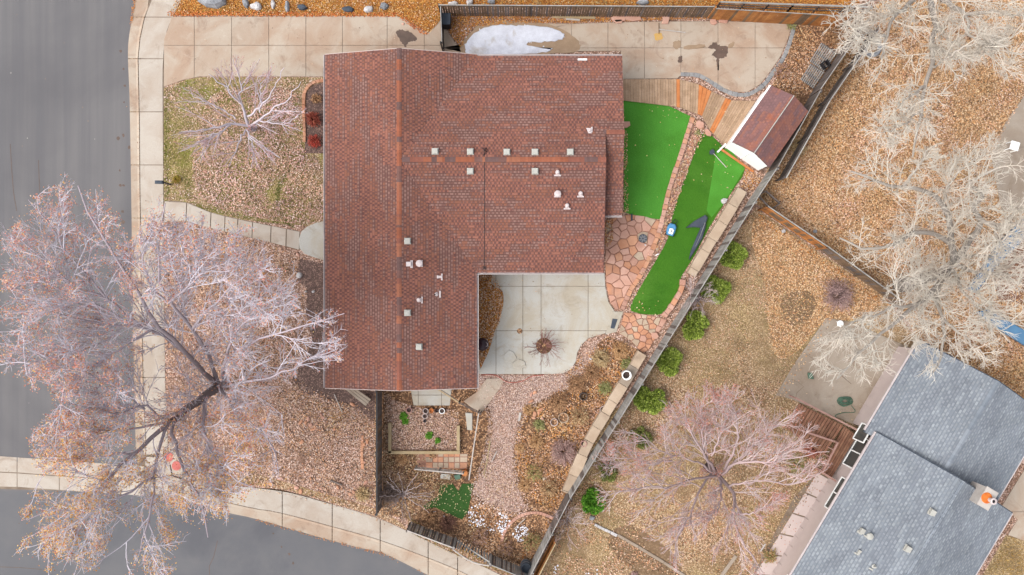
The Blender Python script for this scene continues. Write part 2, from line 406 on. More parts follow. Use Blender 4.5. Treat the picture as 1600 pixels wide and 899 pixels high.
def shingles(mb, poly, plane, eave, up, pals, course=.142, tw=.115, tg=.095, seed=1, strip=.95, lift=.012, dark=.72):
    """rows of laminated shingles on one roof plane, in plan coordinates. plane(x,y)->z"""
    r = random.Random(seed); ex, ey = eave; ux, uy = up
    q = [(p[0]*ex+p[1]*ey, p[0]*ux+p[1]*uy) for p in poly]; v0 = min(p[1] for p in q); v1 = max(p[1] for p in q)
    def pt(u, v, h):
        x, y = u*ex+v*ux, u*ey+v*uy; return (x, y, plane(x, y)+h)
    n = int((v1-v0)/course)+1; ph = [r.uniform(0, 6.28) for _ in range(6)]
    for k in range(n):
        a = v0+k*course; b = min(a+course, v1); m = (a+b)/2; xs = []
        for i in range(len(q)):
            p, s = q[i], q[(i+1) % len(q)]
            if (p[1] > m) != (s[1] > m): xs.append(p[0]+(s[0]-p[0])*(m-p[1])/(s[1]-p[1]))
        xs.sort()
        for j in range(0, len(xs)-1, 2):
            ua, ub = xs[j], xs[j+1]; u = ua-r.uniform(0, strip); tone = r.random()
            while u < ub:
                ue = u+strip*r.choice((.3, .45, .7, .9)); s, e = max(u, ua), min(ue, ub)
                blot = .7*math.sin(u*1.7+ph[0]+math.sin(m*2.3+ph[1])*1.7)+.7*math.sin(m*2.1+ph[2]+u*.75)+r.gauss(0, .8)
                pal = pals[0] if blot > .35 else (pals[1] if blot < -.45 else pals[2])
                if e-s > .02:
                    f = r.uniform(.93, 1.07); base = tuple(c*f for c in pal[0][:3])+(1,)
                    mb.quad(pt(s, a, lift), pt(e, a, lift), pt(e, b+.01, .003), pt(s, b+.01, .003), base)
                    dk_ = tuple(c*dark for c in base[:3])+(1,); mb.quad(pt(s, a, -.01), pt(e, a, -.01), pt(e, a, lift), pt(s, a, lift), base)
                    mb.quad(pt(s, a+.1, lift*.6+.004), pt(e, a+.1, lift*.6+.004), pt(e, b+.008, .006), pt(s, b+.008, .006), dk_)  # darker band paints in the shadow line below the next course
                    tt = math.floor(s/(tw+tg))*(tw+tg)+(.5*(tw+tg) if k % 2 else 0)
                    while tt < e:
                        t0, t1 = max(s, tt+r.uniform(-.03, .03)), min(e, tt+tw*r.uniform(.6, 1.3))
                        if t1-t0 > .03 and r.random() > .06:
                            f = r.uniform(.9, 1.1); c2 = tuple(c*f for c in pal[1][:3])+(1,); h = lift+.009
                            mb.quad(pt(t0, a-.004, h), pt(t1, a-.004, h), pt(t1, a+.098, .016), pt(t0, a+.098, .016), c2)
                            mb.quad(pt(t0, a-.004, lift-.004), pt(t1, a-.004, lift-.004), pt(t1, a-.004, h), pt(t0, a-.004, h), c2)
                        tt += tw+tg
                u = ue
def ridgecaps(mb, a, b, width, cols, step=.14, za=0, seed=2):
    r = random.Random(seed); a, b = Vector(a), Vector(b); d = b-a; n = max(1, int(d.length/step)); dn = d.normalized(); s = Vector((-dn.y, dn.x, 0)); c = cols[0]; run = 0
    for i in range(n):
        p0, p1 = a+d*(i/n), a+d*((i+1)/n+.12/n)
        if run <= 0: c = r.choice(cols); run = r.randint(1, 5)
        run -= 1; f = r.uniform(.92, 1.08); cc = tuple(x*f for x in c[:3])+(1,); h0, h1 = Vector((0, 0, .045)), Vector((0, 0, .028)); dz = Vector((0, 0, -width*.5*za))
        for sg in (1, -1):
            e = s*(sg*width/2)+dz
            mb.quad(tuple(p0+h0), tuple(p1+h1), tuple(p1+e+h1), tuple(p0+e+h0), cc)
        mb.quad(tuple(p0+h0+s*width/2+dz), tuple(p0-s*width/2+dz+h0), tuple(p0-s*width/2+dz), tuple(p0+s*width/2+dz), cc)
def voronoi_stones(poly, n, seed, gap=.03, aniso=1.0):
    """split a plan polygon into irregular stones"""
    r = random.Random(seed); xs = [p[0] for p in poly]; ys = [p[1] for p in poly]; pts = []
    x0, x1, y0, y1 = min(xs), max(xs), min(ys), max(ys); A = abs(area(poly)); rad = math.sqrt(A/n)*.72; tries = 0
    while len(pts) < n and tries < 6000:
        tries += 1; p = (r.uniform(x0, x1), r.uniform(y0, y1))
        if inpoly(np.array([p[0]]), np.array([p[1]]), poly)[0] and all((p[0]-q[0])**2+(p[1]-q[1])**2 > rad*rad*r.uniform(.6, 1.5) for q in pts): pts.append(p)
    out = []
    for i, p in enumerate(pts):
        c = list(poly)
        for j, q in enumerate(pts):
            if i == j: continue
            a, b = q[0]-p[0], q[1]-p[1]
            if a*a+b*b > (5*rad)**2: continue
            c = clip(c, a, b, a*(p[0]+q[0])/2+b*(p[1]+q[1])/2)
            if len(c) < 3: break
        c = clean(c, .06)
        if len(c) > 2 and abs(area(c)) > .02:
            if area(c) < 0: c = c[::-1]
            d = inset(c, gap)
            if area(d) > .01: out.append([(x+r.uniform(-.012, .012), y+r.uniform(-.012, .012)) for x, y in d])
    return out
def row_stones(line, width, length, r, gap=.02):
    """blocks along a plan polyline; returns quads"""
    pts = smoothline(line, 8); d = [0]
    for i in range(1, len(pts)): d.append(d[-1]+math.dist(pts[i], pts[i-1]))
    out = []; s = 0
    def at(t):
        t = min(max(t, 0), d[-1]); i = int(np.searchsorted(d, t)); i = max(1, min(i, len(pts)-1)); f = (t-d[i-1])/max(1e-6, d[i]-d[i-1])
        a, b = pts[i-1], pts[i]; dx, dy = b[0]-a[0], b[1]-a[1]; l = math.hypot(dx, dy)
        return (a[0]+dx*f, a[1]+dy*f), (-dy/l, dx/l)
    while s < d[-1]-.05:
        e = min(d[-1], s+length*r.uniform(.75, 1.25)); (p, n1), (q, n2) = at(s+gap), at(e-gap); w1 = width*r.uniform(.88, 1.1)/2
        out.append([(p[0]+n1[0]*w1, p[1]+n1[1]*w1), (p[0]-n1[0]*w1, p[1]-n1[1]*w1), (q[0]-n2[0]*w1, q[1]-n2[1]*w1), (q[0]+n2[0]*w1, q[1]+n2[1]*w1)]); s = e
    return out
def rock(name, px, py, rx, ry, h, mat_, label=None, cat='rock', rot=0, parent=None, seed=0, group=None, z=G):
    r = random.Random(seed*31+int(px)); n = 9; x, y = W(px, py, z); rx *= S; ry *= S; mb = MB(); co, si = math.cos(rot), math.sin(rot)
    rings = []; prof = [(1.0, -.03), (1.02, .35*h), (.85, .8*h), (.45, h)]; j = [r.uniform(.78, 1.2) for _ in range(n)]; vs = []
    for f, zz in prof:
        for i in range(n):
            a = 2*math.pi*i/n; q = j[i]*f*r.uniform(.95, 1.05); dx, dy = rx*q*math.cos(a), ry*q*math.sin(a)
            vs.append((x+dx*co-dy*si, y+dx*si+dy*co, z+zz+r.uniform(-.02, .02)*min(1, h*4)))
    fs = [(k*n+i, k*n+(i+1) % n, (k+1)*n+(i+1) % n, (k+1)*n+i) for k in range(3) for i in range(n)]+[tuple(range(3*n, 4*n))]
    mb.add(vs, fs); o = mb.build(name, mat_, parent)
    if not parent: tag(o, label, cat, group)
    return o
def slab_stone(name, poly_px, z0, h, mat_, label=None, cat='stone', parent=None, b=.02, group=None):
    mb = MB(); mb.bprism(WP(poly_px, z0+h), z0-.02, z0+h, b); o = mb.build(name, mat_, parent)
    if not parent: tag(o, label, cat, group)
    return o
def tuft(px, py, r, h, pal, n, name, label, cat='plant', group=None, wd=.012, droop=.5, z=G):
    """clump of dry stems and blades fanning from one base"""
    x, y = W(px, py, z); r *= S; a = RNG.uniform(0, 6.283, n); rr = r*np.sqrt(RNG.uniform(.05, 1, n)); hh = h*RNG.uniform(.45, 1.1, n)*(1-.45*(rr/r))
    b0 = np.stack([x+.25*rr*np.cos(a+.5), y+.25*rr*np.sin(a+.5), np.full(n, z)], 1)
    m1 = np.stack([x+.6*rr*np.cos(a), y+.6*rr*np.sin(a), z+hh*.85], 1); t1 = np.stack([x+rr*np.cos(a+RNG.normal(0, .25, n)), y+rr*np.sin(a+RNG.normal(0, .25, n)), z+hh*(1-droop*.6)], 1)
    P = np.stack([b0, m1, t1], 1); R = np.stack([np.full(n, wd), np.full(n, wd*.8), np.full(n, wd*.4)], 1)*RNG.uniform(.6, 1.4, (n, 1))
    v, f = tubes(P, R, 3); c = np.repeat(pick(pal, n, .2), 6, 0)
    e = thing(name, label, cat, (x, y, z), group)
    tag(npmesh('stems', v, f, MAT['tint'], e, c), kind='stuff')
    m = n*2; i = RNG.integers(0, n, m); Pl = P[i, 1]+(P[i, 2]-P[i, 1])*RNG.uniform(0, 1, (m, 1))+RNG.normal(size=(m, 3))*.03
    v, f, c = leafquads(Pl, (.03, .08), pal, .9); tag(npmesh('dry_leaves', v, f, MAT['tint'], e, c), kind='stuff')
    return e
def bush(px, py, r, label, pal, n=3600, sq=.8, name='juniper_shrub', group=None, seed=1, sparse=False):
    """rounded evergreen: lobes of small upright sprays"""
    x, y = W(px, py, G+.4); R = r*S; e = thing(name, label, 'shrub', (x, y, G), group); rr = np.random.default_rng(seed)
    nl = 16; la = rr.uniform(0, 6.283, nl); lr = R*np.sqrt(rr.uniform(0, .62, nl)); lx, ly = lr*np.cos(la), lr*np.sin(la)
    lrad = R*rr.uniform(.30, .44, nl); lz = sq*R*1.5*np.sqrt(np.clip(1-(lr/R)**2, .08, 1))-lrad*.35
    i = rr.integers(0, nl, n); d = rr.normal(size=(n, 3)); d[:, 2] = np.abs(d[:, 2])*1.1-.25; d /= np.linalg.norm(d, axis=1, keepdims=True)
    q = rr.uniform(.72, 1.0, n)
    P = np.stack([x+lx[i]+d[:, 0]*lrad[i]*q, y+ly[i]+d[:, 1]*lrad[i]*q, G+np.maximum(.03, lz[i]+d[:, 2]*lrad[i]*q)], 1)
    out = P-np.array([x, y, G+.2]); out /= np.linalg.norm(out, axis=1, keepdims=True); dd = out*.6+d*.6+rr.normal(size=(n, 3))*.35; dd /= np.linalg.norm(dd, axis=1, keepdims=True)
    sd_ = np.cross(dd, rr.normal(size=(n, 3))); sd_ /= np.linalg.norm(sd_, axis=1, keepdims=True)+1e-9
    ln = rr.uniform(.07, .15, n)[:, None]; wd = rr.uniform(.025, .055, n)[:, None]
    V = np.stack([P-dd*ln*.4, P+sd_*wd, P+dd*ln, P-sd_*wd], 1).reshape(-1, 3)
    tag(npmesh('foliage', V, np.arange(4*n).reshape(-1, 4), MAT['tint'], e, pick(pal, n, .3)), kind='stuff')
    m = 26; st = []; 
    a = rr.uniform(0, 6.28, m); rad = R*rr.uniform(.3, .8, m)
    Pm = np.stack([np.stack([np.full(m, x), np.full(m, y), np.full(m, G)], 1), np.stack([x+rad*.5*np.cos(a), y+rad*.5*np.sin(a), np.full(m, G+.35*R)], 1), np.stack([x+rad*np.cos(a), y+rad*np.sin(a), G+R*rr.uniform(.5, 1.1, m)*sq], 1)], 1)
    v, f = tubes(Pm, np.tile(np.array([[.03, .02, .008]]), (m, 1)), 4); npmesh('stems', v, f, MAT['bark_dark'], e)
    return e
def grass(name, polys, dens, pal, h, z, label, wd=.012, nz=None, thr=0, cat='grass'):
    V, Cc = [], []
    for poly in polys:
        X, Y = sample(poly, dens, z, nz, thr, seed=int(dens)); n = len(X); a = RNG.uniform(0, 6.283, n); l = RNG.uniform(.3, 1, n)*h; ww = wd*RNG.uniform(.7, 1.4, n)
        b = np.stack([X, Y, np.full(n, z)], 1); s = np.stack([-np.sin(a), np.cos(a), np.zeros(n)], 1)*ww[:, None]; t = b+np.stack([np.cos(a)*l*.7, np.sin(a)*l*.7, l*.9], 1)
        V.append(np.stack([b-s, b+s, t], 1).reshape(-1, 3)); Cc.append(pick(pal, n, .25))
    V = np.concatenate(V); return tag(npmesh(name, V, np.arange(len(V)).reshape(-1, 3), MAT['tint'], None, np.concatenate(Cc)), label, cat, kind='stuff')
def fence(label, A, B, zt, board, matname, outward=0, gap=.012, rails=True, post_every=2.4, cap=None, group=None, side=1, h0=.05, name='wooden_fence', bt=.02, vary=None):
    """A,B: pixel base points; one object per board (shared mesh), rails and posts"""
    ax, ay = W(*A); bx, by = W(*B); L = math.hypot(bx-ax, by-ay); ang = math.atan2(by-ay, bx-ax); e = thing(name, label, 'fence', (ax, ay, G), group)
    ux, uy = math.cos(ang), math.sin(ang); nx, ny = -uy*side, ux*side
    n = int(L/(board+gap)); mb = MB(); mb.box((0, 0, (zt-h0)/2), (board, bt, zt-h0)); me = None; rr = random.Random(int(A[0]+A[1]))
    for i in range(n):
        s = (i+.5)*L/n
        if me is None:
            o = mb.build('board', MAT[matname], e); me = o.data
        else:
            o = bpy.data.objects.new('board', me); COL.objects.link(o); put(o, e)
        o.location = (ax+ux*s, ay+uy*s, G+h0+rr.uniform(-.02, .015)); o.rotation_euler = (rr.uniform(-.012, .012), 0, ang+rr.uniform(-.02, .02))
        if vary and rr.random() < vary[0]: o.material_slots[0].link = 'OBJECT'; o.material_slots[0].material = MAT[vary[1]]
    if rails:
        for z in (.35, zt-.25):
            m = MB(); k = bt/2+.022; m.bar((ax+nx*k, ay+ny*k, G+z), (bx+nx*k, by+ny*k, G+z), .04, .09); m.build('rail', MAT[matname], e)
    np_ = max(1, int(L/post_every)); 
    for i in range(np_+1):
        s = L*i/np_; m = MB(); k = bt/2+.075; m.box((ax+ux*s+nx*k, ay+uy*s+ny*k, G+zt/2), (.09, .06, zt+.02), ang); m.build('post', MAT[matname], e)
    if cap:
        m = MB(); m.bar((ax, ay, G+zt+.03), (bx, by, G+zt+.03), cap[0], .03); m.build('cap_rail', MAT[cap[1]], e)
    return e
# ---------------------------------------------------------------- material library
MAT = {}
MAT['tint'] = tintmat('leaf_and_blade')
MAT['asphalt'] = asphalt('asphalt'); MAT['asphalt_dark'] = M('darker_asphalt', C(112, 112, 116), C(120, 119, 121), .5, fine=.16, fscale=40, c3=C(104, 104, 109))
LPEACH = [C(222, 178, 146), C(206, 152, 116), C(236, 206, 180), C(176, 122, 88), C(214, 160, 118), C(228, 190, 160), C(96, 74, 60), C(190, 150, 110)]
LT = [C(214, 182, 150), C(192, 154, 122), C(230, 204, 176), C(158, 122, 96), C(204, 160, 124), C(222, 192, 160), C(118, 92, 76)]
LPINK = [C(224, 190, 172), C(204, 164, 146), C(240, 214, 200), C(156, 124, 108), C(216, 176, 152), C(194, 156, 134), C(112, 90, 78)]
LGOLD = [C(206, 140, 66), C(184, 112, 48), C(220, 164, 92), C(160, 96, 46), C(214, 150, 70), C(196, 122, 60)]
LORG = [C(222, 182, 140), C(206, 156, 110), C(236, 204, 168), C(180, 136, 98), C(220, 166, 116), C(128, 96, 74), C(230, 194, 152)]
LOLIVE = [C(192, 166, 122), C(164, 138, 98), C(210, 184, 140), C(132, 112, 76), C(176, 152, 106), C(216, 188, 150)]
GRAV = [C(216, 190, 172), C(194, 164, 152), C(232, 208, 198), C(166, 138, 128), C(206, 176, 164), C(140, 116, 110)]
SOIL = C(112, 86, 66)
tm_, tt_, tb_ = newmat('bark_by_girth'); MAT['bark_tint'] = tintmat('bark_by_girth', .9, .3)  # limb tone per face: paler where thin, darker where thick
MAT['litter_pink'] = litter('leaf_litter_pinkish', LPINK, C(120, 92, 76), 15, .56, .3, 1)
MAT['litter_tan'] = litter('leaf_litter_tan', LT, C(124, 98, 72), 14, .56, .3, 2, pal2=LOLIVE)
MAT['litter_orange'] = litter('leaf_litter_orange', LORG, C(140, 110, 80), 13, .58, .2, 3)
MAT['litter_gold'] = litter('leaf_litter_golden', LGOLD, C(120, 80, 44), 15, .60, .6, 4)
MAT['lawn_mixed'] = litter('lawn_with_leaves', LOLIVE, C(118, 108, 58), 15, .52, .35, 5, pal2=LPINK, green=C(128, 134, 58))
MAT['lawn_dry'] = litter('dry_lawn', LOLIVE, C(130, 108, 80), 16, .52, .25, 6, pal2=LT)
MAT['gravel'] = litter('pinkish_gravel', GRAV+[C(196, 158, 132)], C(150, 120, 104), 16, .60, .5, 7, pal2=LPINK)
MAT['garden_soil'] = litter('garden_soil', [C(184, 142, 108), C(156, 114, 82), C(206, 162, 124), C(118, 86, 64), C(214, 170, 130), C(84, 62, 50)], C(104, 78, 60), 12, .5, .6, 8)
MAT['mulch'] = litter('dark_mulch', [C(146, 118, 108), C(120, 96, 90), C(168, 138, 124), C(98, 80, 74)], C(100, 82, 76), 16, .5, .8, 9)
MAT['bare_soil'] = litter('bare_soil', [C(142, 116, 90), C(128, 104, 80), C(150, 124, 98)], C(122, 98, 76), 9, .5, .4, 10)
MAT['concrete'] = concrete('pale_concrete', C(210, 199, 186), C(198, 182, 166), C(172, 154, 138), .03)
MAT['concrete_tan'] = concrete('stained_concrete', C(204, 188, 170), C(192, 166, 144), C(164, 136, 116), .04)
MAT['concrete_patio'] = concrete('patio_concrete', C(210, 207, 199), C(202, 192, 174), C(180, 166, 146), .03)
MAT['concrete_grey'] = concrete('grey_concrete', C(188, 174, 158), C(172, 154, 136), C(150, 130, 112), .05)
MAT['joint'] = M('dark_joint', C(160, 142, 124), C(128, 110, 94))
MAT['wet'] = M('damp_patch', C(118, 96, 84), C(100, 82, 72), rough=.6, scale=3)
MAT['stain'] = M('brown_stain', C(168, 142, 116), C(180, 154, 128), scale=3)
MAT['snow'] = M('old_snow', (.52, .54, .60, 1), (.42, .43, .49, 1), scale=2, fine=.14, fscale=25, rough=.7, bumpd=.03, c3=C(196, 184, 172))
MAT['shingle'] = tintmat('asphalt_shingle', .92, .20, .09)
MAT['deck'] = M('weathered_deck_board', C(204, 172, 142), C(182, 150, 120), 2.5, fine=.2, rnd=.12, fscale=30)
MAT['deck_new'] = M('orange_deck_board', C(226, 148, 92), C(210, 128, 72), 2.5, fine=.15, rnd=.05)
MAT['deck_red'] = M('red_stained_board', C(160, 118, 94), C(140, 96, 76), 2.5, fine=.25, rnd=.2)
MAT['pale_red'] = M('faded_red_rail', C(196, 158, 146), C(180, 138, 126), 3)
MAT['sandstone'] = M('pink_sandstone', C(228, 182, 162), C(212, 160, 138), 1.2, fine=.14, rnd=.10, c3=C(190, 142, 122))
MAT['sandstone_o'] = M('orange_sandstone', C(228, 172, 138), C(212, 150, 116), 1.5, fine=.14, rnd=.12, c3=C(190, 150, 132))
MAT['sandstone_b'] = M('buff_sandstone', C(214, 192, 168), C(196, 172, 148), 1.2, fine=.15, rnd=.10, c3=C(160, 138, 118))
MAT['joint_red'] = M('red_joint_sand', C(190, 142, 120), C(172, 126, 106), 3)
MAT['rock_grey'] = M('grey_boulder', C(176, 178, 182), C(146, 148, 154), 3, fine=.25, fscale=12, rnd=.12, bumpd=.03)
MAT['rock_white'] = M('white_rock', C(226, 222, 220), C(200, 196, 196), 4, fine=.2, rnd=.1)
MAT['paver_grey'] = M('grey_paver', C(168, 166, 164), C(148, 148, 150), 3, fine=.2, rnd=.10, fscale=22)
MAT['fence_brown'] = M('brown_fence_board', C(146, 118, 92), C(120, 98, 78), 2, fine=.25, rnd=.22)
MAT['fence_dark'] = M('dark_fence_board', C(128, 116, 110), C(106, 96, 92), 2, fine=.25, rnd=.2)
MAT['fence_grey'] = M('grey_fence_board', C(188, 184, 178), C(160, 156, 152), 2, fine=.22, rnd=.16)
MAT['fence_orange'] = M('orange_fence_board', C(208, 142, 80), C(180, 114, 62), 2, fine=.2, rnd=.2)
MAT['timber'] = M('pale_timber', C(206, 184, 146), C(188, 164, 126), 2, fine=.15, rnd=.05)
MAT['black_metal'] = M('black_metal', C(48, 46, 50), C(40, 38, 42), rough=.5, fine=.1)
MAT['grey_metal'] = M('grey_metal', C(150, 150, 152), C(130, 130, 134), rough=.45, fine=.1)
MAT['white'] = M('white_paint', (.82, .82, .81, 1), (.78, .78, .77, 1), rough=.6, fine=.04)
MAT['vent'] = M('pale_vent_metal', C(206, 204, 194), C(192, 190, 182), 6, rough=.6, fine=.08)
MAT['pipe'] = M('white_pipe_paint', C(236, 222, 220), C(220, 204, 202), 6, rough=.6, fine=.08)
MAT['gutter'] = M('pale_gutter', C(230, 218, 216), C(214, 200, 198), 3, rough=.55, fine=.08)
MAT['wall_beige'] = M('beige_siding', C(230, 212, 206), C(220, 202, 196), 1, fine=.06)
MAT['glass'] = M('dark_window_glass', C(104, 106, 102), C(90, 92, 92), 1, rough=.12, fine=.03, bumpd=0)
MAT['blue'] = M('blue_cover', C(104, 150, 186), C(88, 134, 172), 1.2, rough=.6, fine=.08)
MAT['blue_toy'] = M('blue_plastic', C(96, 166, 214), C(88, 156, 206), 3, rough=.4, fine=.05)
MAT['green_mat'] = M('green_hose_plastic', C(92, 124, 104), C(80, 112, 92), 3, rough=.5, fine=.1)
MAT['terracotta'] = M('terracotta', C(222, 146, 88), C(206, 126, 70), 4, fine=.1)
MAT['pot_pale'] = M('pale_pot', C(232, 214, 208), C(214, 194, 188), 5, fine=.08)
MAT['pot_pink'] = M('pink_pot', C(214, 170, 160), C(200, 150, 140), 5, fine=.08)
MAT['potsoil'] = M('pot_soil', C(96, 78, 72), C(80, 66, 62), 8, fine=.3)
MAT['plum'] = M('dark_plum_enamel', C(66, 40, 48), C(56, 34, 42), 4, rough=.3, fine=.05)
MAT['slate'] = M('slate_fabric', C(84, 92, 104), C(72, 80, 92), 3, rough=.8, fine=.1)
MAT['red_pad'] = M('red_ramp_pad', C(224, 130, 120), C(206, 112, 104), 4, fine=.15)
MAT['orange_rust'] = M('orange_rust', C(236, 136, 60), C(214, 104, 40), 5, fine=.2)
MAT['bark_dark'] = M('dark_bark', C(118, 102, 96), C(92, 80, 78), 3, fine=.3, fscale=14, bumpd=.02)
MAT['bark_mid'] = M('lilac_grey_bark', C(176, 166, 172), C(150, 138, 142), 3, fine=.2)
MAT['twig_lilac'] = M('pale_lilac_twig', C(250, 244, 254), C(234, 220, 230), .8, fine=.1, bumpd=0)
MAT['twig_pink'] = M('pale_pink_twig', C(246, 226, 224), C(230, 200, 198), .8, fine=.1, bumpd=0)
MAT['bark_cotton'] = M('grey_cottonwood_bark', C(172, 162, 150), C(148, 140, 132), 2, fine=.2, fscale=14, bumpd=.02)
MAT['twig_cream'] = M('cream_twig', C(254, 246, 232), C(244, 230, 214), .8, fine=.08, bumpd=0)
MAT['twig_brown'] = M('brown_twig', C(160, 136, 122), C(136, 112, 102), .8, fine=.1, bumpd=0)
MAT['hose_red'] = M('red_hose', C(196, 104, 88), rough=.5, fine=.05)
MAT['turf'] = M('green_turf_backing', C(88, 166, 54), C(78, 150, 40), .5, fine=.2, fscale=35, c3=C(70, 132, 24))
MAT['turf2'] = M('bright_green_turf', C(60, 118, 12), C(72, 130, 20), .6, fine=.25, fscale=30, c3=C(84, 138, 36))
MAT['turf3'] = M('dark_green_turf', C(56, 96, 34), C(48, 84, 30), .6, fine=.3, fscale=30)
MAT['wash'] = M('pale_board', C(214, 206, 198), C(200, 190, 182), 4, fine=.08)

# ---------------------------------------------------------------- ground, streets, pavements
def sheet(name, poly, z, m, kind='structure'):
    mb = MB(); q = WP(poly, z)
    if area(q) < 0: q = q[::-1]
    mb.add([(x, y, z) for x, y in q], [tuple(range(len(q)))]); o = mb.build(name, MAT[m]); o['kind'] = kind; return o
mb = MB(); mb.quad((-300, -300, -.03), (300, -300, -.03), (300, 300, -.03), (-300, 300, -.03)); mb.build('ground', MAT['litter_tan'])['kind'] = 'structure'
curb_w = smoothline([(250, -260), (225, -60), (212, 0), (206, 32), (201, 62), (200, 92), (202, 140), (203, 180), (205, 300), (207, 450), (210, 600), (212, 690), (214, 712)], 4)
curb_s = smoothline([(214, 765), (300, 783), (350, 800), (400, 811), (500, 840), (565, 857), (600, 865), (665, 897), (760, 945), (900, 1010), (1100, 1120)], 4)
sheet('street', [(-260, -260), (250, -260)]+curb_w[4:]+[(214, 765)]+curb_s+[(1100, 1300), (-260, 1300)], 0.0, 'asphalt')
sheet('street', [(-400, 764), (214, 770)]+[(x-2, y+2) for x, y in curb_s]+[(1100, 1290), (-400, 1290)], .002, 'asphalt_dark')
sheet('street', [(-1200, -400), (-262, -400), (-262, 1300), (-1200, 1300)], -.004, 'asphalt')
# the lot terrain stands a kerb's height above the street
lot = [(300, -300), (283, -60), (275, 0), (258, 45), (250, 62)]+[(250, y) for y in range(120, 700, 60)]+[(250, 720), (345, 758), (440, 765), (500, 782), (585, 808), (640, 832), (700, 862), (760, 890), (860, 945), (1100, 1080), (1400, 1300), (2300, 1300), (2300, -400)]
mb = MB(); mb.prism(WP(lot), -.02, G); mb.build('lot_terrain', MAT['litter_pink'])['kind'] = 'structure'
def xat(line, y): 
    p = sorted(line, key=lambda q: q[1]); return float(np.interp(y, [q[1] for q in p], [q[0] for q in p]))
gut_in = [(290, -260), (262, -80), (237, 0), (226, 28), (219, 60), (216, 92), (217, 140), (218, 180), (219, 300), (221, 450), (224, 600), (228, 690), (228, 712)]
walk_in = [(335, -260), (305, -80), (283, 0), (268, 30), (261, 45), (256, 75), (254, 110), (254, 140), (255, 300), (256, 450), (258, 600), (262, 690), (262, 712)]
kerb = MB(); kerb.prism([(-34, 0), (-33.9, 0), (-33.9, .1)], -.03, -.02)
curb = kerb.build('curb', MAT['joint']); curb['kind'] = 'structure'
walkp = lambda z: [(x, z) for x in ()]
wb = MB()
def vband(mb_, l0, l1, y0, y1, z0, z1a, z1b, steps=6):
    """cross-slope strip between two near-vertical lines"""
    for i in range(steps):
        a, b = y0+(y1-y0)*i/steps, y0+(y1-y0)*(i+1)/steps
        p = [W3(xat(l0, a), a, z1a), W3(xat(l0, b), b, z1a), W3(xat(l1, b), b, z1b), W3(xat(l1, a), a, z1b)]
        mb_.quad(*p)
        mb_.quad((p[0][0], p[0][1], z0), (p[1][0], p[1][1], z0), p[1], p[0])
ys = [-240, -150, -60, 27, 92, 175, 258, 341, 424, 507, 590, 660, 711]
sh = lambda l, d: [(x+d, y) for x, y in l]
mbx = MB()
for i in range(len(ys)-1):
    a, b = ys[i]+.6, ys[i+1]-.6
    m = MB(); vband(m, curb_w, sh(gut_in, -4), a, b, -.02, .012, .02); vband(m, sh(gut_in, -4), sh(gut_in, -.8), a, b, -.02, .02, .108); m.build('curb_segment', MAT['concrete_tan'], curb)
    m = MB(); vband(m, sh(gut_in, .3), walk_in, a, b, -.02, .118, .122)
    if i == 0: walk = sheet('sidewalk', [(237, -40), (283, -40), (258, 120), (262, 712), (228, 712), (217, 120)], G+.001, 'joint')
    m.build('slab', MAT['concrete'], walk)
# debris in the gutter seam is a thin dark strip of silt
m = MB(); vband(m, sh(gut_in, -3.2), sh(gut_in, -1.6), 20, 700, .02, .03, .075, 40); o = m.build('gutter_silt', MAT['bare_soil']); o['kind'] = 'structure'
# south walk and kerb
S_up = smoothline([(345, 757), (440, 768), (500, 783), (585, 808), (640, 832), (700, 861), (760, 888), (860, 940), (1100, 1075)], 4)
S_lo = smoothline([(345, 783), (400, 795), (437, 801), (520, 823), (600, 846), (700, 884), (740, 903), (850, 958), (1080, 1085)], 4)
def hband(mb_, u, l, x0, x1, z0, zu, zl, steps=5):
    yu = lambda x: float(np.interp(x, [p[0] for p in u], [p[1] for p in u])); yl = lambda x: float(np.interp(x, [p[0] for p in l], [p[1] for p in l]))
    for i in range(steps):
        a, b = x0+(x1-x0)*i/steps, x0+(x1-x0)*(i+1)/steps
        p = [W3(a, yl(a), zl), W3(b, yl(b), zl), W3(b, yu(b), zu), W3(a, yu(a), zu)]; mb_.quad(*p)
        mb_.quad((p[0][0], p[0][1], z0), (p[1][0], p[1][1], z0), p[1], p[0])
shy = lambda l, d: [(x, y+d) for x, y in l]
for a, b in zip([345, 441, 519, 594, 669, 715, 790, 870], [441, 519, 594, 669, 715, 790, 870, 1000]):
    m = MB(); hband(m, S_up, S_lo, a+.6, b-.6, -.02, .122, .118); m.build('slab', MAT['concrete'], walk)
    m = MB(); hband(m, shy(S_lo, .8), shy(S_lo, 4.5), a+.6, b-.6, -.02, .108, .022); m.build('curb_segment', MAT['concrete_tan'], curb)
    m = MB(); hband(m, shy(S_lo, 4.5), curb_s, a+.6, b-.6, -.02, .022, .012); m.build('curb_segment', MAT['concrete_tan'], curb)
# valley gutter across the mouth of the side street, in slabs
vg = sheet('valley_gutter', [(-260, 712), (214, 728), (232, 712), (300, 744), (350, 760), (350, 800), (300, 783), (214, 767), (100, 767), (-260, 758)], .002, 'joint')
cp = [-260, -160, -60, 27, 93, 160, 226]
top = lambda x: 713+.07*x; bot = lambda x: 759+max(0, .07*x)
for a, b in zip(cp, cp[1:]):
    q = [(a+.6, top(a)), (b-.6, top(b)), (b-.6, (top(b)+bot(b))/2+.4), (a+.6, (top(a)+bot(a))/2+.4)]
    m = MB(); m.prism(WP(q, 0), -.02, .014); m.build('slab', MAT['concrete'], vg)
    q = [(a+.6, (top(a)+bot(a))/2+2.0), (b-.6, (top(b)+bot(b))/2+2.0), (b-.6, bot(b)), (a+.6, bot(a))]
    m = MB(); m.prism(WP(q, 0), -.02, .014); m.build('slab', MAT['concrete'], vg)
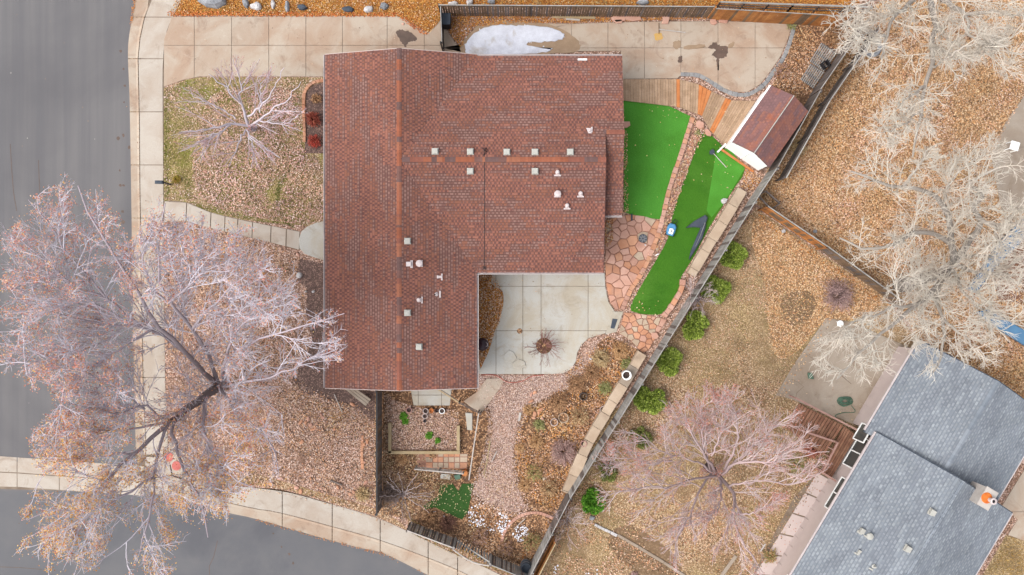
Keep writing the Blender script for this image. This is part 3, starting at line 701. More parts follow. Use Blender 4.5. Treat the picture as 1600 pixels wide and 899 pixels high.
ramp_cells = [[(264, 690), (284, 704), (310, 726), (302, 731), (264, 712)], [(227, 714), (262, 714), (268, 742), (227, 748)], [(227, 750), (268, 744), (285, 750), (285, 779), (227, 768)], [(264, 714), (300, 732), (300, 752), (270, 742)], [(302, 733), (345, 756), (345, 768), (302, 760)], [(287, 752), (302, 762), (344, 770), (344, 797), (287, 781)]]
for q in ramp_cells:
    m = MB(); m.bprism(WP(q, .12), -.02, .122, .01); m.build('slab', MAT['concrete'], vg)
for i, (x, y, l) in enumerate([(264, 714, 'red round ramp pad nearer the side street'), (276, 728, 'red round ramp pad nearer the front yard')]):
    m = MB(); c = W(x, y); m.cyl(c, .28, .27, .12, .138, 16)
    for k in range(12):
        a = k*2.4; rr_ = .05*math.sqrt(k)*1.2; m.cyl((c[0]+rr_*math.cos(a), c[1]+rr_*math.sin(a)), .018, .012, .137, .15, 6)
    tag(m.build('ramp_pad', MAT['red_pad']), l, 'ramp pad', 'red pads on the corner ramp')
# ---------------------------------------------------------------- yards
sheet('front_lawn', [(256, 138), (290, 125), (310, 121), (507, 121), (507, 356), (470, 352), (380, 344), (330, 333), (290, 318), (256, 316)], G+.004, 'lawn_mixed')
sheet('front_yard', [(256, 347), (290, 346), (330, 357), (380, 369), (430, 382), (470, 396), (507, 412), (507, 612), (585, 612), (585, 806), (500, 780), (440, 764), (345, 752), (262, 712), (258, 600)], G+.004, 'litter_pink')
sheet('lot_south_edge', [(345, 752), (440, 764), (500, 780), (585, 806), (640, 830), (620, 812), (587, 795), (400, 740)], G+.006, 'litter_tan')
sheet('north_verge', [(276, -120), (262, 24), (620, 25), (648, 38), (670, 52), (690, 30), (690, 10), (1110, 10), (1300, 26), (1350, 25), (1300, -120)], G+.005, 'litter_gold')
sheet('mulch_bed', [(507, 412), (470, 405), (462, 420), (466, 440), (480, 450), (478, 490), (488, 530), (478, 560), (455, 590), (470, 612), (560, 640), (586, 660), (586, 612), (507, 608)], G+.008, 'mulch')
sheet('porch_bed', [(478, 146), (488, 134), (507, 128), (507, 240), (476, 240)], G+.008, 'mulch')
sheet('side_yard', [(586, 608), (750, 600), (790, 590), (880, 590), (905, 560), (950, 525), (1000, 548), (880, 765), (905, 760), (830, 899), (800, 899), (700, 850), (640, 812), (586, 800)], G+.005, 'garden_soil')
sheet('gravel_path', smoothline([(745, 586), (860, 588), (880, 588), (900, 582), (906, 560), (915, 540), (935, 530), (928, 545), (915, 575), (895, 600), (862, 618), (835, 630), (815, 650), (805, 690), (800, 720), (806, 760), (820, 790), (800, 800), (745, 775), (742, 760), (762, 720), (770, 660), (760, 630), (745, 606)], 3, True), G+.009, 'gravel')
sheet('raised_bed_soil', [(604, 622), (716, 655), (716, 706), (606, 706)], G+.012, 'litter_pink')
sheet('east_yard', [(1345, 25), (1640, -200), (2300, -200), (2300, 1000), (1700, 900), (1600, 640), (1440, 540), (1400, 470), (1290, 392), (1180, 318), (1200, 262), (1262, 172)], G+.005, 'litter_orange')
sheet('neighbour_yard', [(1180, 325), (1290, 400), (1380, 462), (1440, 540), (1345, 680), (1240, 899), (1200, 1000), (800, 1000), (850, 880), (900, 770), (1000, 590), (1090, 455)], G+.006, 'lawn_dry')
sheet('leaf_drift', smoothline([(1190, 340), (1290, 405), (1380, 465), (1330, 500), (1290, 500), (1250, 545), (1215, 560), (1200, 500), (1195, 440), (1175, 380)], 3, True), G+.009, 'litter_orange')
sheet('leafy_ground', smoothline([(960, 640), (1100, 600), (1210, 610), (1250, 640), (1290, 740), (1200, 860), (1120, 899), (1060, 870), (960, 800), (920, 730)], 3, True), G+.009, 'litter_tan')
sheet('bare_soil', smoothline([(955, 830), (985, 822), (1020, 840), (1055, 870), (1070, 910), (1020, 905), (975, 880), (955, 855)], 3, True), G+.011, 'bare_soil')
sheet('bare_soil', smoothline([(1225, 462), (1262, 455), (1275, 475), (1262, 500), (1235, 508), (1220, 490)], 3, True), G+.013, 'bare_soil')
sheet('shed_corner_ground', [(1246, 36), (1340, 36), (1262, 172), (1206, 134), (1226, 96)], G+.006, 'garden_soil')
# driveways and paths, slab by slab
def paved(name, poly, xs, ys, m, z=G+.012, h=.03, gap=.02, under='joint'):
    base = sheet(name, poly, z, under)
    for q in grid_cells(poly, xs, ys):
        w_ = WP(q, z+h)
        if area(w_) < 0: w_ = w_[::-1]
        mb_ = MB(); mb_.bprism(inset(w_, gap*.6), z-.02, z+h, .008); mb_.build('slab', MAT[m], base)
    return base
paved('driveway', [(256, 62), (262, 45), (268, 26), (620, 25), (636, 32), (650, 44), (668, 52), (682, 40), (692, 26), (692, 90), (505, 105), (505, 120), (312, 120), (290, 124), (256, 136)], [303.5, 362, 420, 478, 535, 605, 663], [71], 'concrete_tan')
ne = [(693, 82), (693, 40), (712, 68), (728, 82), (730, 60), (745, 40), (800, 36), (900, 37), (1000, 34), (1120, 33), (1238, 36), (1232, 60), (1220, 88), (1203, 113), (1188, 132), (1168, 144), (1150, 144), (1130, 138), (1112, 127), (1092, 116), (1070, 113), (1058, 123), (972, 124), (970, 80)]
paved('back_driveway', ne, [893, 950, 1007, 1064, 1122, 1180], [75], 'concrete_tan')
# grey paver border along the curved edge
pl = [(1063, 116.5), (1090, 118), (1108, 127), (1130, 141), (1150, 148), (1170, 147.5), (1192, 134), (1206, 116), (1224, 90), (1236, 60), (1241, 36)]
e = thing('paver_border', 'curved border of grey pavers round the back driveway', 'paving', W3(1063, 116))
for q in row_stones(WP(pl), .24, .30, random.Random(4), .008):
    m = MB(); m.bprism(q, G, G+.05, .01); m.build('paver', MAT['paver_grey'], e)
pp = [(748, 427), (945, 427), (946, 448), (951, 472), (961, 487), (946, 521), (935, 524), (919, 529), (908, 540), (902, 552), (900, 565), (893, 577), (880, 584), (858, 585), (748, 585)]
paved('patio', pp, [775, 817, 845.5, 919], [447.5, 517], 'concrete_patio')
m = MB(); m.bprism(WP([(946, 523), (956, 487), (974, 487), (963, 519)], G+.06), G, G+.06, .01); tag(m.build('concrete_step', MAT['concrete_patio']), 'narrow concrete step at the patio corner with a dark mat on it', 'step')
m = MB(); m.bprism(WP([(954, 513), (957, 498), (965, 499), (960, 514)], G+.08), G+.06, G+.075, .005); tag(m.build('door_mat', MAT['slate']), 'dark slate-coloured mat on the step at the patio corner', 'mat')
for q in ([(934, 586), (1, 1)],): pass
m = MB(); m.bprism(WP([(505, 346), (492, 349), (480, 354), (471, 362), (467, 374), (468, 388), (476, 397), (490, 402), (507, 407)], G+.12), G, G+.12, .02); tag(m.build('porch_slab', MAT['concrete_patio']), 'pale many-sided porch slab at the end of the front path', 'step')
fp_u = smoothline([(256, 314), (290, 316), (330, 332), (380, 344), (440, 356), (469, 362)], 4); fp_l = smoothline([(256, 348), (290, 346), (330, 357), (380, 369), (430, 381), (469, 391)], 4)
fp = sheet('front_path', fp_u+fp_l[::-1], G+.010, 'joint')
for a, b in zip([257, 292, 330, 352, 372, 395, 424, 448], [291.5, 329.5, 351.5, 371.5, 394.5, 423.5, 447.5, 468.5]):
    yu = lambda x: np.interp(x, [p[0] for p in fp_u], [p[1] for p in fp_u]); yl = lambda x: np.interp(x, [p[0] for p in fp_l], [p[1] for p in fp_l])
    sk = 3; m = MB(); m.bprism(WP([(a+.5, yu(a)+.6), (b-.5, yu(b)+.6), (b-.5-sk*.3, yl(b)-.6), (a+.5-sk*.3, yl(a)-.6)], G+.035), G, G+.035, .008); m.build('slab', MAT['concrete'], fp)
# mulch bed beside the patio
sheet('patio_bed', smoothline([(749, 428), (768, 430), (768, 444), (785, 455), (786, 478), (780, 500), (772, 520), (765, 545), (756, 565), (749, 566)], 3, True), G+.05, 'litter_gold')
# east neighbour patio, walk and paved strips
paved('neighbour_patio', [(1291, 497), (1330, 503), (1425, 545), (1345, 668), (1236, 624), (1212, 618), (1240, 570)], [], [], 'concrete_grey')
cr = [((1256, 552), (1275, 562)), ((1236, 592), (1262, 602)), ((1262, 602), (1290, 640))]
paved('far_path', [(1600, 150), (1700, 60), (1760, 200), (1640, 330), (1565, 330), (1548, 240), (1572, 190)], [1625], [230], 'concrete_grey')
base = sheet('side_walk', [(1278, 738), (1306, 752), (1322, 760), (1225, 930), (1160, 930), (1213, 828), (1240, 778)], G+.012, 'joint')
L0, L1 = ((1278, 738), (1160, 930)), ((1318, 762), (1225, 930))
for i in range(6):
    a, b = i/6+.004, (i+1)/6-.004; f = lambda L, t: (L[0][0]+(L[1][0]-L[0][0])*t, L[0][1]+(L[1][1]-L[0][1])*t); md = lambda t: tuple((np.array(f(L0, t))+np.array(f(L1, t)))/2)
    for P0_, P1_, P2_, P3_ in ((f(L0, a), md(a), md(b), f(L0, b)), (md(a), f(L1, a), f(L1, b), md(b))):
        q = WP([P0_, P1_, P2_, P3_], G+.04); q = q if area(q) > 0 else q[::-1]
        m = MB(); m.bprism(inset(q, .01), G, G+.045, .008); m.build('slab', MAT['wall_beige'], base)
paved('neighbour_driveway', [(1600, 735), (1566, 790), (1590, 812), (1575, 836), (1640, 860), (1760, 700), (1700, 640)], [1625], [800], 'concrete_tan')
sheet('neighbour_front_lawn', [(1572, 836), (1500, 960), (1800, 1100), (1900, 900), (1640, 858)], G+.007, 'lawn_dry')
# ---------------------------------------------------------------- the house with the red-brown roof
xw, xr, xe, yn, ys = -10.11, -5.95, -1.90, 12.6, -5.43; ze, zr = 3.0, 4.1
yr, y2, yso, xE, xF, yx = 6.75, 12.53, .80, 4.95, 5.96, 8.25
kW, kE_, kN, kS = 1.1/(xr-xw), 1.1/(xe-xr), 1.1/(y2-yr), 1.1/(yr-yso)
planes = [
 ([(xw, ys), (xr, ys), (xr, yn), (xw, yn)], lambda x, y: ze+(x-xw)*kW, (0, 1), (1, 0)),
 ([(xr, ys), (xe, ys), (xe, yso), (xr, yr), (xe, y2), (xe, yn), (xr, yn)], lambda x, y: ze+(xe-x)*kE_, (0, 1), (-1, 0)),
 ([(xr, yr), (xE, yr), (xE, yx), (xF, yx), (xF, y2), (xe, y2)], lambda x, y: ze+(y2-y)*kN, (1, 0), (0, -1)),
 ([(xr, yr), (xe, yso), (xE, yso), (xE, yr)], lambda x, y: ze+(y-yso)*kS, (1, 0), (0, 1)),
 ([(xE+.01, yx), (xF, yx), (xF, 3.89), (xE+.01, 3.89)], lambda x, y: ze+(y2-yx)*kN-(yx-y)*kN, (1, 0), (0, 1)),
]
house = thing('house', 'single storey house under a large T-shaped red-brown shingle roof', 'house', (-3, 4, G))
def walls(mb, poly, z0, z1): mb.prism(poly, z0, z1)
mb = MB(); walls(mb, [(xw+.5, ys+.35), (xe-.5, ys+.35), (xe-.5, yso+.5), (xE-.35, yso+.5), (xE-.35, y2-.5), (xw+.5, y2-.4)], G, ze-.22); mb.build('wall', MAT['wall_beige'], house)
mb = MB(); walls(mb, [(xE-.34, 4.3), (xF-.4, 4.3), (xF-.4, y2-.5), (xE-.34, y2-.5)], G, ze-.22); mb.build('wall', MAT['wall_beige'], house)
roof_mb = MB(); sh_mb = MB()
OR = (C(164, 110, 94), C(122, 84, 78)); PU = (C(132, 94, 86), C(154, 118, 108)); MI = (C(156, 104, 86), C(130, 92, 84))
for i, (poly, pf, ev, up) in enumerate(planes):
    q = poly if area(poly) > 0 else poly[::-1]; n = len(q)
    top = [(x, y, pf(x, y)-.004) for x, y in q]; bot = [(x, y, pf(x, y)-.2) for x, y in q]
    roof_mb.add(top+bot, [tuple(range(n)), tuple(range(2*n-1, n-1, -1))]+[(i2, n+i2, n+(i2+1) % n, (i2+1) % n) for i2 in range(n)])
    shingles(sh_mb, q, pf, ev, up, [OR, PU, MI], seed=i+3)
MAT['roof_deck'] = M('roof_underlay', C(112, 76, 70), fine=.1)
roof = roof_mb.build('roof', MAT['roof_deck'], house)
tag(sh_mb.build('shingles', MAT['shingle'], roof), kind='stuff')
mb = MB(); caps = [C(176, 108, 82), C(170, 102, 76), C(176, 114, 88), C(136, 100, 92), C(124, 96, 92), C(158, 100, 84)]
ridgecaps(mb, (xr, ys, zr+.0), (xr, yn, zr), .26, caps, za=.25); ridgecaps(mb, (xr+.15, yr, zr), (xE, yr, zr), .26, caps, za=.2, seed=5); ridgecaps(mb, (xE-.1, yx, ze+(y2-yx)*kN), (xF, yx, ze+(y2-yx)*kN), .24, caps, za=.2, seed=6)
tag(mb.build('ridge_caps', MAT['shingle'], roof), kind='stuff')
for a, b in [((xw-.04, ys), (xw-.04, yn)), ((xe+.04, ys), (xe+.04, yso-.04)), ((xe+.04, yso-.04), (xE, yso-.04)), ((xe+.1, y2+.04), (xF, y2+.04)), ((xE+.05, 3.85), (xF, 3.85))]:
    m = MB(); dx, dy = b[0]-a[0], b[1]-a[1]; l = math.hypot(dx, dy); nx, ny = -dy/l*.055, dx/l*.055
    for s_ in (1, -1): m.bar((a[0]+nx*s_*.7, a[1]+ny*s_*.7, ze-.06), (b[0]+nx*s_*.7, b[1]+ny*s_*.7, ze-.06), .022, .12)
    m.bar((a[0], a[1], ze-.11), (b[0], b[1], ze-.11), .07, .02); m.build('gutter', MAT['gutter'], house)
for y_ in (ys-.02, yn+.02):
    for x0, x1, s0 in ((xw, xr, 1), (xr, xe, -1)):
        m = MB(); z0 = ze if s0 > 0 else zr; z1 = zr if s0 > 0 else ze; m.bar((x0, y_, z0-.1), (x1, y_, z1-.1), .03, .17); m.build('rake_board', MAT['wall_beige'], house)
for x0 in (xE+.02,):
    m = MB(); m.bar((x0, yso, ze-.1), (x0, yr, zr-.1), .03, .15); m.bar((x0, yr, zr-.1), (x0, yx, zr-.1-(yx-yr)*kN), .03, .15); m.build('rake_board', MAT['roof_deck'], house)
def rz(x, y):
    best = None
    for poly, pf, ev, up in planes:
        if inpoly(np.array([x]), np.array([y]), poly)[0]: return pf(x, y)
    return ze
def onroof(px, py):
    z = 3.5
    for _ in range(4): x, y = W(px, py, z); z = rz(x, y)
    return x, y, z
for px, py in [(680, 237), (735, 237.5), (792, 238), (836, 238), (891, 238), (735, 268), (836, 268), (637, 377), (637, 489), (655, 542)]:
    x, y, z = onroof(px, py); m = MB(); m.box((x, y, z+.045), (.36, .34, .03)); m.box((x, y, z+.10), (.22, .22, .12)); m.bprism([(x-.15, y-.15), (x+.15, y-.15), (x+.15, y+.15), (x-.15, y+.15)], z+.13, z+.21, .02)
    m.build('roof_vent', MAT['vent'], house)
def flue(px, py, kind, rz_=0, parent=None, zf=None, mt='pipe'):
    x, y, z = onroof(px, py) if zf is None else zf(px, py); m = MB(); co, si = math.cos(rz_), math.sin(rz_)
    m.box((x+.12*co, y+.12*si, z+.03), (.08, .36, .02), rz_)
    if kind == 'round': m.cyl((x, y), .07, .07, z, z+.25, 12); m.lathe((x, y), [(.05, z+.24), (.19, z+.25), (.17, z+.31), (.08, z+.34), (.0, z+.35)], 16)
    elif kind == 'square': m.box((x, y, z+.1), (.26, .24, .18), rz_); m.box((x+.14*co, y+.14*si, z+.04), (.14, .40, .02), rz_)
    elif kind == 'hood': m.cyl((x-.05*co, y-.05*si), .12, .11, z, z+.16, 12); m.lathe((x-.05*co, y-.05*si), [(.11, z+.16), (.08, z+.21), (0, z+.23)], 12); m.box((x+.02*co, y+.02*si, z+.07), (.14, .2, .1), rz_)
    elif kind == 'pipe': m.cyl((x-.08*co, y-.08*si), .05, .05, z, z+.22, 10); m.lathe((x-.08*co, y-.08*si), [(.12, z+.03), (.06, z+.08)], 10)
    elif kind == 'small': m.box((x, y, z+.06), (.26, .13, .1), rz_); m.box((x-.1*co, y-.1*si, z+.1), (.08, .16, .06), rz_)
    elif kind == 'flash':
        m.add([(x-.18, y+.12, z+.03), (x+.18, y+.12, z+.03), (x+.06, y-.16, z+.05), (x-.06, y-.16, z+.05)], [(3, 2, 1, 0)]); m.cyl((x, y-.02), .05, .05, z, z+.2, 10)
    return m.build('flue_pipe', MAT[mt], parent or house)
for px, py, k, a in [(639, 413, 'square', 0), (656, 412, 'round', 0), (687, 433, 'small', 0), (656, 469, 'hood', 0), (684, 460, 'pipe', 0), (871, 271, 'hood', -1.57), (871, 304, 'round', -1.57), (907, 304, 'hood', -1.57), (886, 323, 'hood', -1.57), (921, 204, 'flash', 0)]:
    flue(px, py, k, a)
x, y, z = onroof(683, 460.5); m = MB(); m.cyl((x-.1, y), .045, .045, z+.2, z+.235, 10); m.build('flue_opening', MAT['black_metal'], house)
# cable and bracket on the wing
x0, y0, z0 = onroof(757, 236); m = MB(); pts = []
for i in range(12):
    px, py = 757+random.uniform(-.4, .4), 240+i*16.3; a = onroof(px, py); pts.append((a[0], a[1], a[2]+.035))
m.tube(pts, .014, 4); m.build('cable', MAT['black_metal'], house)
m = MB()
for dx, dy in ((.12, .14), (-.1, .16), (.14, -.08), (-.05, -.3)): m.bar((x0, y0, z0+.25), (x0+dx, y0+dy, z0+.02), .03, .03)
m.bar((x0, y0, z0), (x0+.05, y0, z0+.6), .03, .03); m.build('antenna_mast', MAT['black_metal'], house)
x0, y0, z0 = onroof(757, 419); m = MB(); m.bar((x0-.1, y0+.1, z0+.05), (x0+.1, y0-.1, z0+.05), .03, .03); m.bar((x0+.1, y0+.1, z0+.06), (x0-.1, y0-.1, z0+.06), .03, .03); m.build('cable_bracket', MAT['black_metal'], house)
x0, y0, z0 = onroof(910, 93.5); m = MB(); m.box((x0, y0, z0+.04), (.5, .09, .03)); m.build('flashing_strip', MAT['white'], house)

# ---------------------------------------------------------------- neighbouring house, blue-grey shingles
nb = thing('house', 'neighbouring house with blue-grey shingle roofs and an orange-topped chimney', 'house', W3(1450, 750))
E0 = np.array(W(1370, 676, 3.2)); E1 = np.array(W(1237, 899, 3.2)); d = (E1-E0)/np.linalg.norm(E1-E0); nrm = np.array([-d[1], d[0]])
if nrm[0] < 0: nrm = -nrm
T = lambda p: (float(np.dot(p, nrm)), float(np.dot(p, d)))              # across, along
XY = lambda u, t: (float(nrm[0]*u+d[0]*t), float(nrm[1]*u+d[1]*t))
BLU = [(C(142, 149, 158), C(156, 162, 169)), (C(136, 142, 151), C(148, 154, 162)), (C(148, 155, 163), C(164, 170, 176))]
bs = MB(); bdeck = MB(); bcap = MB(); bw = MB()
def gable(uL, uR, t0, t1, zl, zrr, seed, wall_t0=None):
    um = (uL+uR)/2; k = (zrr-zl)/(um-uL)
    for (a, b, pf, up) in ((uL, um, lambda x, y: zl+(x*nrm[0]+y*nrm[1]-uL)*k, tuple(nrm)), (um, uR, lambda x, y: zl+(uR-(x*nrm[0]+y*nrm[1]))*k, tuple(-nrm))):
        q = [XY(a, t0), XY(b, t0), XY(b, t1), XY(a, t1)]; q = q if area(q) > 0 else q[::-1]
        bdeck.add([(x, y, pf(x, y)-.004) for x, y in q]+[(x, y, pf(x, y)-.2) for x, y in q], [(0, 1, 2, 3), (7, 6, 5, 4)]+[(i, 4+i, 4+(i+1) % 4, (i+1) % 4) for i in range(4)])
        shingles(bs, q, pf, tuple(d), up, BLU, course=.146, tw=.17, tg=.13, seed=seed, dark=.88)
    p, q_ = XY(um, t0), XY(um, t1); ridgecaps(bcap, (*p, zrr), (*q_, zrr), .26, [C(146, 154, 164), C(154, 161, 170), C(140, 148, 158)], za=.3)
    w_ = [XY(uL+.45, t0+.35), XY(uR-.45, t0+.35), XY(uR-.45, t1-.3), XY(uL+.45, t1-.3)]; bw.prism(w_, G, zl-.2)
    g = [(*XY(uL+.45, t0+.35), zl-.2), (*XY(uR-.45, t0+.35), zl-.2), (*XY(um, t0+.35), zrr-.25)]; bw.add(g, [(0, 1, 2)])
uBL, tB0 = T(E0); uBR, _ = T(W(1578, 808, 3.2)); tB1 = tB0+14
gable(uBL, uBR, tB0, tB1, 3.2, 4.95, 21)
uAL, tA0 = T(W(1437, 532, 2.95)); uAR, _ = T(W(1576, 752, 2.95)); 
gable(uAL, uAR, tA0, tB0+.3, 2.95, 4.25, 22)
bdeck.build('roof', MAT['roof_deck'], nb); nroof = nb.children[-1] if nb.children else nb
nroof = [o for o in COL.objects if o.parent == nb and o.name.startswith('roof')][0]
nroof.data.materials[0] = M('grey_roof_underlay', C(100, 112, 128), fine=.1)
tag(bs.build('shingles', MAT['shingle'], nroof), kind='stuff'); tag(bcap.build('ridge_caps', MAT['shingle'], nroof), kind='stuff')
bw.build('wall', MAT['wall_beige'], nb)
for u, t0, t1, z in ((uBL-.05, tB0, tB1, 3.1), (uAL-.05, tA0, tB0+.2, 2.85), (uBR+.05, tB0, tB1, 3.1), (uAR+.05, tA0, tB0+.2, 2.85)):
    m = MB(); a, b = XY(u, t0), XY(u, t1); m.bar((*a, z), (*b, z), .1, .1); m.build('gutter', MAT['gutter'], nb)
for (u0, z0, u1, z1, t) in ((uBL, 3.2, (uBL+uBR)/2, 4.95, tB0-.03), ((uBL+uBR)/2, 4.95, uBR, 3.2, tB0-.03), (uAL, 2.95, (uAL+uAR)/2, 4.25, tA0-.03), ((uAL+uAR)/2, 4.25, uAR, 2.95, tA0-.03)):
    m = MB(); m.bar((*XY(u0, t), z0-.08), (*XY(u1, t), z1-.08), .04, .16); m.build('rake_board', MAT['slate'], nb)
def nwin(t0, t1, z0, z1, u, panes=2):
    """window or door on the wall facing the yard"""
    m = MB(); a, b = XY(u-.02, t0), XY(u-.02, t1); fz = (z0+z1)/2
    for zz in (z0, z1): m.bar((*a, zz), (*b, zz), .06, .07)
    for k in range(panes+1):
        t = t0+(t1-t0)*k/panes; p = XY(u-.02, t); m.bar((*p, z0), (*p, z1), .06, .06)
    fr = m.build('window', MAT['white'], nb)
    for k in range(panes):
        m = MB(); s0, s1 = t0+(t1-t0)*k/panes+.04, t0+(t1-t0)*(k+1)/panes-.04; p, q = XY(u-.012, s0), XY(u-.012, s1)
        m.quad((*q, z0+.03), (*p, z0+.03), (*p, z1-.03), (*q, z1-.03)); m.build('pane', MAT['glass'], fr)
uw = uBL+.45; nwin(tB0+.5, tB0+2.3, .75, 2.75, uw, 2); nwin(tB0+3.0, tB0+4.9, 1.5, 2.7, uw, 2); nwin(tB0+9.2, tB0+10.6, 1.9, 2.7, uw, 2)
uw2 = uAL+.45; nwin(tA0+5.3, tA0+6.3, 1.2, 2.5, uw2, 1)
# vertical siding battens on the visible walls
for (u, t0, t1, zt_) in ((uw, tB0+.4, tB1-.4, 3.0), (uw2, tA0+.4, tB0+.2, 2.75)):
    n = int((t1-t0)/.6)
    for i in range(n):
        p = XY(u-.012, t0+.3+i*.6)
        m = MB(); m.bar((*p, G), (*p, .7), .02, .03); m.build('batten', MAT['wall_beige'], nb)
def onB(px, py):
    z = 4.3
    for _ in range(4):
        x, y = W(px, py, z); u, t = T((x, y)); um = (uBL+uBR)/2; z = 4.95-abs(u-um)*(1.75/(um-uBL))
    return x, y, z
ang = math.atan2(d[1], d[0])
for px, py in ((1455, 800), (1417, 857)):
    x, y, z = onB(px, py); m = MB(); m.box((x, y, z+.05), (.36, .36, .03), ang); m.box((x, y, z+.15), (.28, .28, .16), ang); m.build('roof_vent', MAT['vent'], nb)
for px, py, k in ((1346, 829, 'square'), (1356, 836, 'round'), (1341, 863, 'small'), (1364, 887, 'pipe')): flue(px, py, k, ang, nb, onB, 'vent')
x, y, z = onB(1527, 772); m = MB(); m.box((x, y, 4.6), (.6, .98, 1.3), ang+1.57); ch = m.build('chimney', MAT['wash'], nb)
m = MB(); m.box((x, y, 5.28), (.68, 1.06, .07), ang+1.57); m.build('chimney_cap', MAT['wash'], ch)
m = MB(); m.cyl((x-.05, y+.03), .29, .24, 5.315, 5.345, 18); m.build('rust_stain', MAT['orange_rust'], ch)
m = MB(); m.lathe((x+.1, y-.06), [(.12, 5.34), (.12, 5.6), (.17, 5.62), (.17, 5.66), (.09, 5.68), (.09, 5.5)], 16); m.build('flue_pipe', MAT['pipe'], ch)
m = MB(); m.cyl((x+.1, y-.06), .09, .09, 5.58, 5.62, 14); m.build('flue_opening', MAT['black_metal'], ch)
# neighbour deck, steps and rail
dk = thing('deck', 'reddish wooden deck and steps against the neighbouring house wall', 'deck', W3(1300, 690))
f2 = lambda a, b, t: (a[0]+(b[0]-a[0])*t, a[1]+(b[1]-a[1])*t)
A0, A1, B0, B1 = (1248, 631), (1318, 665), (1226, 668), (1288, 712)
for i in range(15):
    a, b = i/15+.006, (i+1)/15-.006; zz = G+.18+.035*i; zz = G+.16+.16*(i//4)
    m = MB(); m.bprism(WP([f2(A0, A1, a), f2(A0, A1, b), f2(B0, B1, b), f2(B0, B1, a)], zz), zz-.05, zz, .006); m.build('step_board', MAT['deck_red'], dk)
A0, A1, B0, B1 = (1319, 666), (1339, 681), (1281, 736), (1299, 748)
for i in range(6):
    a, b = i/6+.012, (i+1)/6-.012; zz = .78
    m = MB(); m.bprism(WP([f2(A0, A1, a), f2(A0, A1, b), f2(B0, B1, b), f2(B0, B1, a)], zz), zz-.05, zz, .006); m.build('deck_board', MAT['deck_red'], dk)
for a, b, z in (((1243, 622), (1343, 674), 1.15), ((1247, 671), (1309, 692), 1.0), ((1309, 692), (1286, 737), 1.55), ((1284, 738), (1306, 752), 1.4)):
    m = MB(); m.bar(W3(*a, z), W3(*b, z), .10, .05); n = 4
    for i in range(n+1): p = f2(a, b, i/n); x, y = W(p[0], p[1], z); m.bar((x, y, G), (x, y, z), .07, .07)
    m.build('railing', MAT['pale_red'], dk)

# ---------------------------------------------------------------- garden shed
A, B_, Cc, D_ = [np.array(W(*p, 1.9)) for p in ((1205, 134), (1144, 222), (1203, 261), (1263, 170))]   # eave corners
shed = thing('garden_shed', 'small white shed with a dusty red shingle gable roof beside the back driveway', 'shed', W3(1190, 205))
ax_ = (B_-A)/np.linalg.norm(B_-A); LW = np.linalg.norm(B_-A); px_ = np.array([-ax_[1], ax_[0]]); px_ = px_ if px_[0] > 0 else -px_; WW = float(np.dot(Cc-B_, px_))
SP = lambda u, t: (A[0]+px_[0]*u+ax_[0]*t, A[1]+px_[1]*u+ax_[1]*t)
mb = MB(); mb.prism([SP(.02, .05), SP(WW-.12, .05), SP(WW-.12, LW-.05), SP(.02, LW-.05)], G, 1.88)
mb.add([(*SP(.02, LW-.05), 1.88), (*SP(WW-.12, LW-.05), 1.88), (*SP(WW/2, LW-.05), 2.5)], [(0, 1, 2)]); mb.add([(*SP(.02, .05), 1.88), (*SP(WW/2, .05), 2.5), (*SP(WW-.12, .05), 1.88)], [(0, 1, 2)])
sw = mb.build('wall', MAT['white'], shed)
m = MB()
for a, b, c_ in ((0, LW, 0),): m.bar((*SP(-.05, 0), 1.86), (*SP(-.05, LW+.02), 1.86), .09, .07)
m.build('gutter', MAT['white'], shed)
for u in (1.15,):
    m = MB(); m.bar((*SP(u, LW-.03), G+.05), (*SP(u, LW-.03), 1.85), .03, .05); m.build('trim_board', MAT['white'], sw)
DR = [(C(150, 106, 100), C(158, 110, 102)), (C(140, 104, 102), C(148, 110, 108)), (C(160, 108, 96), C(170, 116, 100))]
MAT['shed_shingle'] = M('dusty_shed_shingle', (1.0, 1.0, 1.0, 1), (.84, .86, .9, 1), 2.2, attr=True, fine=.2, fscale=25, c3=(1.15, .92, .72, 1))
ss = MB(); sk_ = MB(); um = WW/2; zs, zt_ = 1.9, 2.55; k = (zt_-zs)/um
for a, b, pf, up in ((0, um, lambda x, y: zs+((x-A[0])*px_[0]+(y-A[1])*px_[1])*k, tuple(px_)), (um, WW, lambda x, y: zs+(WW-((x-A[0])*px_[0]+(y-A[1])*px_[1]))*k, tuple(-px_))):
    q = [SP(a, 0), SP(b, 0), SP(b, LW), SP(a, LW)]; q = q if area(q) > 0 else q[::-1]
    sk_.add([(x, y, pf(x, y)-.004) for x, y in q]+[(x, y, pf(x, y)-.06) for x, y in q], [(0, 1, 2, 3), (7, 6, 5, 4)]+[(i, 4+i, 4+(i+1) % 4, (i+1) % 4) for i in range(4)])
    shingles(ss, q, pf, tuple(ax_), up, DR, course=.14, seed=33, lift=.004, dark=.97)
sr = sk_.build('roof', MAT['roof_deck'], shed); tag(ss.build('shingles', MAT['shed_shingle'], sr), kind='stuff')
m = MB(); m.bar((*SP(um, 0), zt_+.02), (*SP(um, LW), zt_+.02), .045, .03); m.build('ridge_strip', MAT['vent'], sr)
m = MB(); m.bar((*SP(-.1, LW+.18), G+.06), (*SP(WW-.3, LW+.18), G+.06), .12, .1); m.build('base_timber', MAT['deck_new'], shed)

